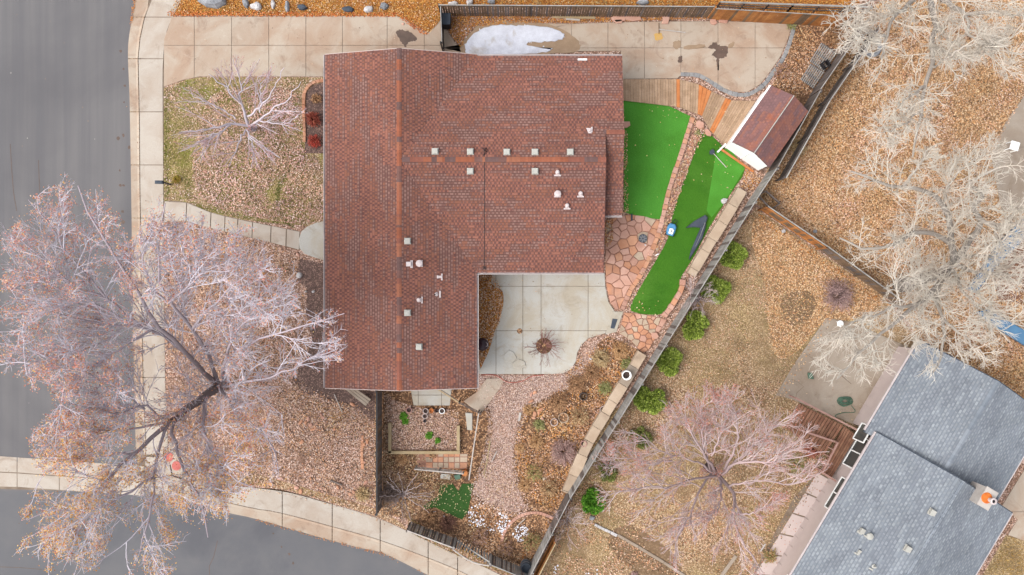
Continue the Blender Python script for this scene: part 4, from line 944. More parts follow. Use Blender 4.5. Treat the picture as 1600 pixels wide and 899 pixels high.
# ---------------------------------------------------------------- fences
fence('brown slatted fence along the north edge behind the snow patch', (690, 25.5), (1104, 28), 1.8, .11, 'fence_brown', gap=.035, cap=(.05, 'fence_grey'), vary=(.3, 'fence_dark'))
fence('orange-stained slatted fence at the top right end of the back driveway', (1106, 31), (1330, 44), 1.8, .15, 'fence_orange', cap=(.04, 'fence_grey'), vary=(.25, 'fence_brown'))
fence('dark board fence beside the two pallets, from the top corner to the shed', (1336, 46), (1263, 152), 1.8, .15, 'fence_dark', cap=(.04, 'fence_grey'))
fence('dark board fence running directly behind the shed', (1263, 154), (1199, 268.5), 1.8, .15, 'fence_dark', cap=(.04, 'fence_grey'))
fence('short grey board fence between the shed and the neighbour fence corner', (1198, 270), (1165.5, 319.5), 1.8, .15, 'fence_grey', cap=(.04, 'fence_grey'))
fence('long grey board fence beside the buff stone wall and the artificial turf', (1165, 320.5), (1031, 535.5), 1.8, .16, 'fence_grey', cap=(.05, 'fence_grey'), vary=(.2, 'fence_dark'))
fence('grey board fence beside the lower buff stone wall and its white pot', (1030.5, 536.5), (887, 766.5), 1.8, .16, 'fence_grey', cap=(.05, 'fence_grey'), vary=(.2, 'fence_dark'))
fence('grey board fence by the small bare shrub below the stone wall', (886.5, 767.5), (860, 819), 1.8, .14, 'fence_dark', cap=(.04, 'fence_grey'))
fence('grey board fence ending at the dark barrel in the bottom corner', (859.5, 820), (800, 936), 1.8, .12, 'fence_grey', cap=(.05, 'fence_grey'))
fence('brown outer fence across a dark gap near the bottom corner', (812, 940), (866, 836), 1.5, .14, 'fence_orange', cap=(.06, 'timber'))
fence('outer neighbour fence across the dark gap beside the pallets', (1356, 58), (1281, 166), 1.5, .15, 'fence_dark', side=-1, cap=(.06, 'fence_grey'))
fence('outer neighbour fence across the dark gap behind the shed', (1280.5, 167), (1214, 284), 1.5, .15, 'fence_dark', side=-1, cap=(.06, 'fence_grey'))
fence('brown neighbour fence with double rails, the stretch nearer the shed', (1186, 327), (1275.5, 387.5), 1.6, .15, 'fence_orange', side=-1, cap=(.06, 'fence_grey'), vary=(.5, 'fence_brown'))
fence('brown neighbour fence with double rails, the stretch under the cottonwood', (1276.5, 388), (1392, 472), 1.6, .15, 'fence_brown', side=-1, cap=(.06, 'fence_grey'), vary=(.4, 'fence_dark'))
fence('dark fence beside the pot garden from the house corner down to the pavement', (597, 606), (597, 792), 1.8, .14, 'fence_dark', side=-1, cap=(.09, 'black_metal'), vary=(.3, 'fence_brown'))
fence('weathered slatted fence above the south pavement, left of the crooked gate', (642, 815), (710, 840.5), 1.7, .12, 'fence_dark', cap=(.06, 'wash'), side=-1, vary=(.3, 'fence_grey'))
fence('weathered slatted fence above the south pavement, right of the crooked gate', (769, 867), (828, 891), 1.7, .12, 'fence_dark', cap=(.05, 'fence_grey'), side=-1, vary=(.5, 'fence_grey'))
fence('thin dark fence across the driveway above the roof corner', (692.5, 27), (694.5, 80), 1.7, .10, 'black_metal', cap=(.04, 'fence_grey'), side=-1)
def railfence(label, pts, z, mt, post='black_metal', rails=3, r=.03, name='rail_fence', ps=1.6):
    e = thing(name, label, 'fence', W3(*pts[0]))
    for a, b in zip(pts, pts[1:]):
        A_, B2 = np.array(W(*a)), np.array(W(*b)); L = np.linalg.norm(B2-A_); n = max(1, round(L/ps))
        for k_ in range(rails):
            zz = G+z*(k_+1)/rails; m = MB(); m.bar((*A_, zz), (*B2, zz), r*2 if k_ == rails-1 else r, r*1.2); m.build('rail', MAT[mt if k_ == rails-1 else post], e)
        for i in range(n+1):
            p = A_+(B2-A_)*i/n; m = MB(); m.box((p[0], p[1], G+z/2), (.07, .07, z), 0); m.build('post', MAT[post], e)
    return e
railfence('dark rail fence just beyond the orange-stained fence at the top', [(1118, 14), (1230, 18), (1350, 22)], 1.1, 'fence_grey', 'fence_dark', 3, .05)
railfence('low pink-white rail fence between the raised bed and the gravel path', [(749, 641), (734, 744)], .95, 'wash', 'fence_dark', 2)
railfence('low white-topped fence below the square pavers', [(651, 728), (725, 735)], .9, 'wash', 'fence_grey', 3)
railfence('pair of thin rails running from the house wall to the irregular slab', [(684, 604), (719, 626)], .9, 'timber', 'fence_dark', 2)
railfence('short dark gate rails over the irregular pale slab', [(719, 626), (752, 643)], .95, 'fence_dark', 'fence_dark', 2)
# crooked gate
g0, g1 = W(712, 841), W(767, 866); e = thing('garden_gate', 'crooked weathered gate with a pale curved top rail above the south pavement', 'gate', (*g0, G)); L = math.dist(g0, g1); ga = math.atan2(g1[1]-g0[1], g1[0]-g0[0])
for i in range(13):
    s = (i+.5)/13; hgt = 1.45-.35*math.sin(s*math.pi); m = MB(); lean = .10*math.sin(s*5)
    x, y = g0[0]+(g1[0]-g0[0])*s, g0[1]+(g1[1]-g0[1])*s; m.bar((x, y, G+.08), (x-lean*1.2, y-.12+lean, G+hgt), .11, .025); m.build('board', MAT['fence_grey' if i % 3 else 'fence_dark'], e)
pts = [(g0[0]+(g1[0]-g0[0])*s-.05, g0[1]+(g1[1]-g0[1])*s-.15-.28*math.sin(s*math.pi), G+1.5-.2*math.sin(s*math.pi)) for s in np.linspace(0, 1, 8)]
m = MB(); m.tube(pts, .04, 6); m.build('top_rail', MAT['wash'], e)
m = MB(); m.bar((*g0, G+.3), (g1[0], g1[1], G+1.4), .08, .03); m.build('brace', MAT['fence_grey'], e)
for p in (g0, g1): m = MB(); m.box((p[0], p[1], G+.85), (.11, .11, 1.75), ga); m.build('post', MAT['fence_grey'], e)

# ---------------------------------------------------------------- walls, edgings and paving of single stones
RS = random.Random(5)
def wall_row(name, label, px, width, length, h, mt, cat='wall', mats=None, chunky=.015, jit=.02):
    e = thing(name, label, cat, W3(*px[0]))
    for q in row_stones(WP(px), width, length, RS, .009):
        m = MB(); m.bprism(q, G-.01, G+h+RS.uniform(-jit, jit), chunky); m.build('stone', MAT[RS.choice(mats) if mats else mt], e)
    return e
wall_row('stone_wall', 'buff flagstone wall top beside the artificial turf and the grey fence', [(1157, 298), (1132, 340), (1106, 382), (1078, 430)], .55, 1.0, .45, 'sandstone_b')
wall_row('stone_wall', 'narrow row of pink stone blocks curving round the lower tip of the turf', [(1066, 437), (1064, 452), (1057, 464), (1046, 482), (1036, 494)], .30, .38, .28, 'sandstone', mats=['sandstone', 'sandstone', 'sandstone_o'])
wall_row('stone_wall', 'lower buff flagstone wall top running down to the rounded end by the fence', [(1002, 551), (975, 596), (945, 645), (915, 697), (885, 768)], .58, 1.05, .45, 'sandstone_b', mats=['sandstone_b', 'sandstone_b', 'concrete_grey'])
wall_row('stone_edging', 'curved edging of pink sandstone blocks between the two strips of turf', [(1082, 184), (1075, 205), (1065, 238), (1052, 275), (1043, 305), (1034, 345), (1024, 378), (1010, 412), (997, 436), (986, 452), (976, 474), (972, 484)], .26, .36, .12, 'sandstone', 'edging', ['sandstone', 'sandstone', 'sandstone_o'])
wall_row('brick_edging', 'edging of orange bricks round the bed by the front wall', [(506, 126), (494, 128), (484, 134), (477, 143), (475, 156), (475, 178), (476, 200), (476, 222)], .17, .26, .10, 'sandstone_o', 'edging')
wall_row('brick_edging', 'loose edging of orange stones left of the dark fence in the front yard', [(567, 680), (566, 700), (566, 718), (567, 733)], .15, .42, .08, 'sandstone_o', 'edging')
wall_row('stone_edging', 'small arc of pinkish edging stones in the lower corner of the side garden', [(783, 852), (788, 832), (800, 815), (818, 804), (838, 801), (856, 806), (868, 812)], .16, .2, .07, 'sandstone', 'edging')
wall_row('stone_edging', 'short row of white stones leading to the straight kerb in the neighbour yard', [(929, 819), (942, 826), (955, 832), (964, 837)], .16, .22, .10, 'rock_white', 'edging')
wall_row('garden_kerb', 'straight grey garden kerb crossing the neighbour yard diagonally', [(965, 836), (1020, 868), (1078, 905), (1110, 925)], .16, 1.6, .07, 'concrete_grey', 'edging', jit=.005)
wall_row('garden_kerb', 'short grey kerb under the maple near the bottom edge', [(1150, 868), (1130, 895), (1118, 915)], .22, 1.2, .07, 'concrete_grey', 'edging', jit=.005)
wall_row('timber_edging', 'thin pale timber edging along the left side of the gravel path', [(766, 688), (760, 725), (756, 742)], .07, .9, .08, 'timber', 'edging')
def flagstones(name, label, poly, n, seed, mats, h=.05, gap=.022, z=G+.014, under='joint_red'):
    b = sheet(name, poly, z, under); del b['kind']; b['kind'] = 'structure'
    for i, q in enumerate(voronoi_stones(WP(poly, z+h), n, seed, gap)):
        m = MB(); m.bprism(q, z-.01, z+h+RS.uniform(-.008, .008), .012); m.build('flagstone', MAT[RS.choice(mats)], b)
    return b
fl = [(946, 345), (960, 340), (986, 335), (1010, 338), (1033, 346), (1027, 365), (1020, 385), (1006, 415), (992, 440), (982, 452), (974, 472), (968, 484), (962, 484), (953, 472), (948, 450), (946, 420), (946, 390)]
flagstones('flagstone_patio', '', fl, 50, 3, ['sandstone', 'sandstone', 'sandstone', 'sandstone_o', 'sandstone_b'])
flagstones('flagstone_path', '', [(976, 488), (1000, 490), (1034, 497), (1043, 500), (1030, 520), (1013, 548), (1004, 552), (985, 532), (966, 521)], 36, 8, ['sandstone_o', 'sandstone_o', 'sandstone', 'sandstone_b'])
flagstones('leafy_strip_stones', '', smoothline([(1086, 186), (1100, 200), (1096, 215), (1080, 248), (1064, 290), (1050, 330), (1040, 370), (1024, 400), (1004, 430), (990, 455), (980, 482), (976, 478), (990, 450), (1014, 412), (1030, 376), (1040, 345), (1048, 305), (1058, 275), (1071, 240), (1082, 205)], 2, True), 60, 9, ['sandstone_o', 'sandstone', 'sandstone_b', 'litter_tan'], .03, .04)
# square pavers and slabs in the side yard
sqp = sheet('paver_floor', [(650, 708), (731, 709), (730, 733), (652, 731)], G+.013, 'joint_red')
for q in grid_cells([(664, 709), (731, 709), (730, 732), (666, 731)], [676, 684.5, 693, 701, 710, 718.5], [714, 722.5]):
    m = MB(); w_ = WP(q); w_ = w_ if area(w_) > 0 else w_[::-1]; m.bprism(inset(w_, .022), G, G+.04, .006); m.build('paver', MAT[RS.choice(['sandstone_b', 'sandstone_o', 'sandstone_b'])], sqp)
paved('side_slabs', [(641, 606), (706, 606), (703, 634), (646, 634)], [653.5, 690], [617.5], 'concrete_patio')
slab_stone('stepping_slab', [(760, 592), (788, 591), (783, 604), (768, 625), (752, 646), (741, 640), (724, 627), (745, 613)], G, .06, MAT['concrete_tan'], 'irregular pale slab below the house corner beside the gravel path', 'slab')
slab_stone('stepping_slab', [(727, 645), (738, 646), (738, 673), (730, 672)], G, .05, MAT['concrete_patio'], 'narrow pale slab right of the raised bed', 'slab')
slab_stone('stepping_slab', [(688, 740), (704, 742), (703, 750), (688, 748)], G, .05, MAT['concrete_patio'], 'small pale slab under the low white-topped fence', 'slab')
# raised bed
e = thing('raised_bed', 'timber-framed raised bed full of leaves below the pots', 'raised bed', W3(660, 690))
for a, b in (((610, 660), (610, 707)), ((608, 706), (719, 706)), ((716.5, 664), (716.5, 703))):
    m = MB(); m.bar((*W(*a), G+.13), (*W(*b), G+.13), .17, .3); m.build('frame_board', MAT['timber'], e)
# back deck boards
dke = thing('back_deck', 'weathered boardwalk of planks between the back driveway and the turf', 'deck', W3(1050, 145))
secs = [((972.5, 124), (1057, 124), (973, 157), (1057, 167), 20, 'deck'), ((1057, 124), (1062.5, 124), (1057, 167), (1062.5, 168.5), 1, 'deck_new'), ((1062.5, 124), (1092, 132), (1062.5, 168.5), (1090, 178), 7, 'deck'),
        ((1092, 132), (1112, 143), (1090, 178), (1097, 181), 3, 'deck_new'), ((1112, 143), (1134, 153), (1097, 181), (1109, 203), 6, 'deck'), ((1134, 153), (1143, 157), (1109, 203), (1115, 209), 2, 'deck_new'), ((1143, 157), (1181, 158), (1115, 209), (1134, 229), 9, 'deck')]
for A0, A1, B0, B1, n, mt in secs:
    for i in range(n):
        g_ = .035; a, b = (i+g_)/n, (i+1-g_)/n; m = MB(); zz = G+.12
        m.bprism(WP([f2(A0, A1, a), f2(A0, A1, b), f2(B0, B1, b), f2(B0, B1, a)], zz), zz-.05, zz+RS.uniform(-.004, .004), .005); m.build('deck_board', MAT[mt], dke)
# ---------------------------------------------------------------- artificial turf
T1 = [(974, 157), (1005, 158), (1045, 166), (1079, 182), (1073, 205), (1062, 240), (1049, 280), (1040, 305), (1032, 343), (1015, 341), (985, 335), (975, 331)]
T2 = smoothline([(1098, 207), (1113, 213), (1134, 234), (1164, 263), (1150, 290), (1133, 316), (1108, 356), (1085, 400), (1064, 433), (1062, 450), (1046, 476), (1036, 490), (1015, 492), (986, 486), (990, 468), (1006, 440), (1028, 402), (1044, 372), (1052, 332), (1066, 290), (1082, 248)], 2, True)
def turf(name, poly, m, z=G+.035):
    mb_ = MB(); mb_.prism(WP(poly, z), G, z); o = mb_.build(name, MAT[m]); o['kind'] = 'structure'; return o
turf('artificial_turf', T1, 'turf'); turf('artificial_turf', T2, 'turf2'); turf('artificial_turf', [(1119, 237), (1140, 232), (1164, 263), (1134, 314), (1112, 340), (1104, 330)], 'turf', G+.045)
T3 = [(688, 758), (706, 755), (716, 768), (722, 756), (741, 756), (736, 775), (731, 800), (722, 812), (700, 803), (680, 793), (664, 796), (662, 790), (684, 776)]
turf('artificial_turf', T3, 'turf3')
GR1 = [C(92, 170, 54), C(80, 154, 42), C(112, 184, 70)]; GR2 = [C(64, 124, 14), C(54, 108, 8), C(84, 144, 30), C(82, 124, 26)]; GR3 = [C(54, 100, 36), C(44, 82, 28), C(74, 118, 48)]
grass('turf_blades', [T1], 500, GR1, .035, G+.035, 'short bright green blades of the smaller turf strip beside the house', .009)
grass('turf_blades', [T2], 500, GR2, .04, G+.035, 'green blades of the long curving turf strip by the fence', .009)
grass('turf_blades', [T3], 500, GR3, .04, G+.035, 'dark green blades of the small turf patch by the snow', .010)
LAWN = [(256, 138), (290, 125), (310, 121), (476, 121), (474, 240), (505, 250), (505, 346), (470, 352), (380, 342), (330, 331), (290, 316), (256, 314)]
GL = [C(154, 156, 76), C(126, 136, 54), C(110, 128, 44), C(196, 178, 110), C(112, 128, 46), C(206, 180, 124)]
grass('lawn_grass', [LAWN], 260, GL, .08, G+.004, 'patchy green and straw grass of the front lawn', .010, 1.1, -.02)
grass('lawn_grass', [smoothline([(257, 160), (285, 128), (340, 124), (400, 124), (400, 135), (330, 150), (318, 180), (300, 200), (296, 250), (285, 275), (257, 280)], 2, True)], 420, [C(134, 146, 54), C(160, 162, 76), C(112, 130, 42), C(190, 172, 100)], .08, G+.004, 'greener grass along the pavement side of the front lawn', .011, 1.6, -.15)
arc = smoothline([(447, 272), (438, 285), (433, 305), (435, 325), (443, 342), (458, 356)], 4)
grass('lawn_grass', [[(x-3, y) for x, y in arc]+[(x+4, y+1) for x, y in arc[::-1]]], 900, [C(92, 112, 44), C(112, 128, 56)], .09, G+.004, 'thin green arc of grass in the front lawn', .012)
grass('lawn_grass', [[(257, 140), (264, 140), (264, 315), (257, 314)], [(300, 316), (340, 328), (400, 341), (460, 350), (460, 354), (400, 346), (340, 334), (300, 322)], [(288, 272), (298, 280), (302, 310), (290, 312)]], 700, [C(120, 128, 52), C(140, 144, 66), C(100, 116, 40)], .08, G+.004, 'greener grass fringe along the front pavement and path', .011)
DRY = [C(206, 176, 112), C(188, 156, 90), C(222, 196, 138), C(170, 140, 80)]
grass('dry_grass', [[(275, -60), (600, -60), (680, -40), (690, 12), (684, 36), (640, 24), (300, 18)], [(1575, 838), (1640, 862), (1640, 940), (1520, 940)]], 260, [C(210, 168, 98), C(184, 142, 74), C(222, 184, 118), C(150, 132, 66)], .16, G+.005, 'golden dry grass along the top edge and at the bottom right corner', .011, 1.3, -.1)
grass('dry_grass', [[(1190, 330), (1290, 400), (1250, 560), (1120, 600), (1000, 640), (900, 800), (830, 899), (850, 940), (1060, 940), (1010, 860), (960, 820), (1000, 660), (1080, 520), (1140, 400)]], 230, LOLIVE+LPEACH[:3]+[C(150, 146, 84)], .09, G+.006, 'thin olive and straw lawn grass of the neighbour yard', .011, 1.0, -.1)
grass('dry_grass', [[(635, 806), (700, 845), (760, 875), (800, 896), (790, 899), (700, 862), (640, 832)]], 500, [C(176, 160, 84), C(150, 144, 60), C(206, 160, 90)], .12, G+.006, 'yellow-green grass fringe below the weathered fence', .011)
# ---------------------------------------------------------------- fallen leaves, real leaf geometry
z5 = G+.02
DK = [C(78, 60, 50)]
scatter('fallen_leaves', [
 (smoothline([(330, 150), (400, 135), (468, 150), (472, 230), (500, 255), (503, 345), (450, 348), (380, 335), (320, 315), (300, 270), (310, 210)], 3, True), 250, LPINK+[C(206, 158, 144), C(214, 160, 140)], (.05, .11), 1.6, -.35, z5+.03, .4),
 (LAWN, 60, LPINK, (.045, .095), .7, -.15, z5, .4),
 ([(256, 350), (330, 360), (430, 384), (470, 400), (462, 440), (478, 500), (455, 590), (560, 640), (586, 662), (586, 806), (500, 780), (440, 764), (345, 752), (262, 712)], 170, LPINK+LPEACH, (.045, .11), 1.8, -.22, z5, .4),
 ([(440, 560), (500, 620), (586, 640), (586, 700), (480, 700), (420, 640)], 60, LORG, (.05, .10), .9, 0, z5, .4)],
 'pinkish tan leaves fallen all over the front yard')
scatter('fallen_leaves', [
 ([(276, 0), (690, 0), (690, 30), (672, 52), (648, 40), (620, 25), (262, 25)], 260, LGOLD+LORG[:3], (.045, .095), .8, -.3, z5, .5),
 ([(262, 18), (625, 20), (648, 38), (672, 54), (660, 54), (620, 27), (262, 26)], 250, [C(204, 116, 60), C(224, 148, 92), C(186, 96, 48)], (.05, .10), None, 0, z5+.02, .5),
 ([(696, 22), (1104, 26), (1104, 30), (960, 34), (900, 36), (800, 37), (740, 42), (728, 58), (722, 76), (706, 58), (696, 40)], 330, LGOLD, (.045, .095), None, 0, z5+.02, .5),
 ([(690, -10), (1110, -10), (1110, 8), (690, 7)], 200, LGOLD+LOLIVE, (.045, .10), .8, -.3, z5, .5),
 ([(1246, 38), (1330, 46), (1262, 154), (1206, 134), (1226, 96)], 200, LGOLD[:2]+LT+LPEACH, (.045, .10), 1.2, -.2, z5, .5)],
 'golden brown leaves drifted along the top fence and verge')
scatter('fallen_leaves', [
 ([(1352, 40), (1640, -40), (1600, 150), (1545, 250), (1560, 335), (1600, 420), (1640, 640), (1440, 545), (1390, 462), (1280, 382), (1190, 318), (1210, 270), (1280, 166)], 190, LORG+LPEACH, (.05, .12), 1.6, -.25, z5, .5),
 ([(1440, 520), (1640, 560), (1640, 680), (1575, 620)], 120, LORG+LGOLD, (.05, .11), .6, -.2, z5, .5)],
 'thick orange-tan leaves covering the yard under the cottonwood')
scatter('fallen_leaves', [
 ([(1190, 335), (1290, 403), (1375, 462), (1290, 495), (1215, 610), (1250, 640), (1290, 740), (1160, 930), (1060, 899), (960, 820), (905, 770), (1010, 600), (1100, 460)], 120, LPEACH+LOLIVE, (.04, .095), 1.7, -.08, z5, .5),
 ([(905, 775), (960, 830), (1060, 899), (1060, 940), (830, 940), (868, 840)], 150, LPEACH, (.045, .11), 1.8, -.15, z5, .5),
 ([(1196, 345), (1285, 405), (1370, 465), (1290, 500), (1250, 545), (1205, 560), (1190, 440)], 110, LORG, (.05, .10), .6, -.1, z5, .5)],
 'tan and olive leaves scattered over the neighbour yard')
scatter('fallen_leaves', [
 ([(600, 612), (640, 640), (716, 640), (720, 706), (604, 706)], 230, LPINK+LT[:2], (.05, .10), None, 0, z5+.02, .5),
 ([(596, 706), (664, 709), (664, 732), (730, 745), (700, 760), (680, 790), (640, 812), (600, 795)], 130, LT+LOLIVE, (.05, .10), .8, -.2, z5, .5),
 ([(745, 780), (800, 800), (870, 815), (850, 860), (830, 899), (800, 895), (740, 860), (725, 815)], 140, LT+LGOLD[:2], (.05, .10), .9, -.2, z5, .5),
 ([(905, 560), (950, 528), (1000, 555), (890, 770), (860, 800), (815, 770), (803, 700), (815, 650), (862, 618)], 230, LPEACH+LGOLD[:3]+[C(120, 84, 60)], (.045, .11), 2.0, -.2, z5, .5)],
 'brown leaves and litter in the beds of the side garden')
scatter('path_gravel', [
 (smoothline([(745, 586), (860, 586), (908, 560), (930, 532), (932, 550), (918, 580), (895, 604), (862, 622), (838, 634), (820, 655), (812, 690), (806, 720), (812, 760), (826, 795), (800, 806), (745, 782), (734, 765), (752, 720), (762, 660), (752, 630), (742, 606)], 3, True), 260, GRAV+LPINK[:3], (.04, .08), None, 0, z5, .4),
 (smoothline([(745, 730), (770, 700), (800, 700), (812, 760), (840, 800), (800, 812), (745, 790), (738, 765)], 3, True), 120, LPINK+LT, (.05, .10), .8, -.2, z5, .4)], 'pinkish gravel and leaf bits strewn over the curving path', 'gravel')
scatter('fallen_leaves', [
 (smoothline([(749, 428), (770, 430), (785, 455), (784, 490), (770, 530), (756, 563), (749, 563)], 3, True), 300, LGOLD[:2]+LT+LPEACH[:3], (.05, .10), None, 0, G+.07, .5),
 ([(943, 345), (958, 342), (958, 372), (952, 385), (944, 385)], 260, LORG+LGOLD, (.05, .10), None, 0, G+.08, .5),
 ([(970, 205), (980, 205), (982, 330), (968, 336)], 150, LORG+[C(222, 176, 130)], (.05, .10), None, 0, G+.08, .5),
 ([(1086, 186), (1104, 205), (1082, 248), (1052, 335), (1030, 392), (1004, 432), (984, 482), (976, 476), (1000, 430), (1030, 372), (1048, 300), (1072, 238)], 190, LORG+LPINK, (.05, .10), None, 0, G+.08, .5),
 ([(1130, 232), (1170, 262), (1195, 285), (1170, 300), (1158, 292), (1164, 262), (1136, 236)], 220, LORG+LGOLD, (.045, .095), None, 0, z5, .5)],
 'leaves caught between the stones and along the edges of the turf')
scatter('stray_leaves', [
 (T1, .5, [C(206, 210, 130), C(220, 190, 130)], (.05, .10), None, 0, G+.07, .4), (T2, 7, [C(206, 196, 120), C(210, 170, 110), C(226, 206, 160)], (.04, .12), .7, .15, G+.07, .4), (T3, 16, [C(206, 196, 150), C(180, 170, 120)], (.05, .09), None, 0, G+.07, .4),
 ([(256, 30), (690, 30), (690, 90), (505, 118), (256, 135)], .5, LT, (.04, .08), None, 0, G+.05, .3), ([(750, 430), (945, 430), (945, 580), (750, 583)], .9, LT, (.04, .08), None, 0, G+.05, .3),
 ([(975, 40), (1235, 40), (1180, 145), (975, 122)], 1.2, LT, (.04, .09), None, 0, G+.05, .3), ([(975, 125), (1180, 156), (1130, 225), (975, 156)], 2.5, [C(230, 206, 160), C(206, 170, 120)], (.04, .09), None, 0, G+.13, .3),
 ([(0, 0), (205, 0), (205, 712), (0, 712)], .12, [C(236, 230, 214), C(90, 84, 84), C(206, 160, 120)], (.03, .07), None, 0, .01, .3),
 ([(205, 380), (225, 380), (228, 712), (210, 712)], 30, LT+LORG, (.05, .09), .9, 0, .04, .4), ([(225, 300), (258, 300), (262, 712), (228, 712)], 14, LPINK, (.05, .09), .6, 0, G+.03, .4),
 ([(220, 15), (217, 200), (219, 600), (216.5, 600), (215, 200), (217, 15)], 45, [C(150, 110, 84), C(180, 134, 100)], (.04, .07), 1.2, -.1, .07, .4),
 ([(209, -10), (214, -10), (206, 40), (203, 40)], 260, [C(216, 146, 84), C(196, 120, 60)], (.05, .09), None, 0, .02, .4),
 ([(400, 811), (500, 839), (600, 864), (665, 895), (662, 898), (598, 868), (498, 842), (398, 814)], 150, [C(206, 146, 96), C(180, 120, 76)], (.05, .09), .8, -.2, .02, .4),
 ([(0, 733), (214, 739), (214, 743), (0, 737)], 30, [C(150, 124, 100)], (.04, .07), .8, -.1, .03, .4),
 ([(345, 757), (440, 768), (500, 783), (585, 808), (640, 832), (760, 888), (758, 893), (640, 836), (585, 812), (500, 787), (440, 772), (345, 762)], 40, LT, (.05, .09), .8, 0, G+.03, .4),
 ([(1213, 620), (1291, 500), (1400, 545), (1340, 660)], 5, LT, (.05, .1), .5, .1, G+.05, .4), ([(1240, 745), (1310, 755), (1230, 890), (1180, 890)], 9, [C(206, 150, 130), C(190, 130, 110)], (.05, .1), .7, 0, G+.06, .4)],
 'single stray leaves on paving, turf, planks and street')
scatter('leaf_drift', [
 ([(1184, 332), (1276, 394), (1392, 478), (1380, 478), (1270, 402), (1180, 342)], 260, LORG+LGOLD[:2], (.045, .10), None, 0, z5+.02, .5),
 ([(1214, 292), (1284, 176), (1358, 66), (1372, 66), (1296, 186), (1226, 296)], 260, LORG+LGOLD[:2], (.045, .10), None, 0, z5+.02, .5),
 ([(1168, 330), (1040, 540), (900, 768), (838, 890), (850, 892), (912, 772), (1054, 542), (1178, 340)], 150, LPEACH+LOLIVE, (.045, .10), None, 0, z5+.02, .5),
 ([(586, 615), (594, 615), (594, 800), (584, 800)], 220, LT+LORG[:3], (.045, .10), None, 0, z5+.02, .5),
 ([(600, 615), (610, 615), (610, 800), (600, 800)], 160, LT, (.045, .10), None, 0, z5+.02, .5),
 ([(1213, 618), (1291, 497), (1300, 501), (1225, 622)], 50, LORG, (.045, .10), None, 0, G+.06, .5), ([(1345, 668), (1425, 545), (1414, 540), (1332, 662)], 60, LORG, (.045, .10), None, 0, G+.06, .5),
 ([(700, 842), (830, 896), (828, 888), (706, 834)], 160, LT, (.045, .10), None, 0, z5+.02, .5)],
 'leaves drifted against the foot of the fences and patio edges')
# ---------------------------------------------------------------- snow, stains, damp patches (real thin sheets)
def blot(name, px, m, z, label=None, kind='structure', jag=2.2, seed=1, n=5, thick=0):
    r = random.Random(seed); p = smoothline(px, n, True); p = [(x+r.uniform(-jag, jag)*.5, y+r.uniform(-jag, jag)*.5) for x, y in p]
    if thick:
        mb_ = MB(); w_ = WP(p, z); w_ = w_ if area(w_) > 0 else w_[::-1]; mb_.bprism(w_, z-.01, z+thick, thick*.8); o = mb_.build(name, MAT[m])
    else: o = sheet(name, p, z, m)
    o['kind'] = kind
    return o
zs_ = G+.047
blot('stain', [(719, 76), (722, 66), (735, 52), (760, 36), (830, 34), (870, 42), (893, 55), (905, 66), (903, 79), (870, 84), (735, 87), (722, 86)], 'stain', zs_+.001)
blot('snow_patch', [(728, 80), (728, 68), (742, 52), (770, 41), (805, 40), (835, 40), (868, 46), (882, 55), (876, 62), (850, 66), (828, 66), (826, 72), (862, 76), (848, 83), (790, 86), (740, 86)], 'snow', zs_+.003, jag=3, thick=.035)
blot('damp_patch', [(619, 50), (626, 47), (640, 50), (652, 60), (648, 64), (638, 66), (634, 74), (630, 70), (624, 62)], 'wet', zs_+.001)
blot('damp_patch', [(1107, 74), (1117, 67), (1126, 72), (1138, 74), (1134, 88), (1128, 91), (1124, 92), (1123, 108), (1120, 108), (1119, 92), (1113, 86), (1118, 78)], 'wet', zs_+.001, jag=3)
blot('damp_patch', [(1052, 66), (1062, 64), (1064, 72), (1058, 78), (1052, 74)], 'stain', zs_+.001); blot('damp_patch', [(1060, 90), (1065, 88), (1066, 97), (1060, 98)], 'wet', zs_+.001)
blot('damp_patch', [(1070, 72), (1098, 70), (1100, 75), (1072, 78)], 'stain', zs_+.001); blot('damp_patch', [(1138, 70), (1147, 66), (1146, 73), (1139, 76)], 'stain', zs_+.001)
MAT['yellow'] = M('yellow_spill', C(226, 178, 84), C(214, 176, 120), 6); blot('yellow_spill', [(1022, 54), (1032, 52), (1036, 60), (1026, 64)], 'yellow', zs_+.001)
for i, (x, y, r_) in enumerate([(189, 80, 2.4), (193, 108, 2), (195, 134, 2), (194, 160, 1.5), (185, 216, 3), (193, 212, 2.6), (188, 290, 2.6), (193, 290, 2), (187, 267, 2), (202, 230, 3), (192, 331, 2.6), (193, 347, 3), (30, 818, 1), (452, 866, 2), (458, 880, 2), (427, 834, 1.4), (440, 855, 1.6)]):
    blot('tar_spot', [(x+r_*math.cos(a)*random.uniform(.6, 1.3), y+r_*math.sin(a)*random.uniform(.6, 1.3)) for a in np.arange(0, 6.2, .9)], 'wet', .004+.0002*i, jag=.5, n=2)
m = MB()
def crack(mb_, pts, wd, z):
    for a, b in zip(pts, pts[1:]):
        A_, B2 = Vector(W3(*a, z)), Vector(W3(*b, z)); s_ = (B2-A_).normalized().cross(Vector((0, 0, 1)))*wd; mb_.quad(tuple(A_-s_), tuple(A_+s_), tuple(B2+s_), tuple(B2-s_))
for pts in ([(16, 225), (18, 262), (21, 300), (26, 330)], [(340, 845), (334, 870), (327, 885), (328, 910)], [(0, 886), (30, 887), (66, 890)], [(60, 250), (62, 300)]): crack(m, pts, .018, .005)
m.build('street_cracks', MAT['wet'])['kind'] = 'structure'
m = MB()
for pts in ([(1256, 551), (1263, 556), (1272, 562)], [(1236, 593), (1248, 598), (1255, 604)], [(1256, 604), (1245, 614), (1243, 624)], [(1272, 562), (1300, 575), (1330, 600)]): crack(m, pts, .02, G+.05)
m.build('patio_cracks', MAT['joint'])['kind'] = 'structure'
V, Fs = [], []
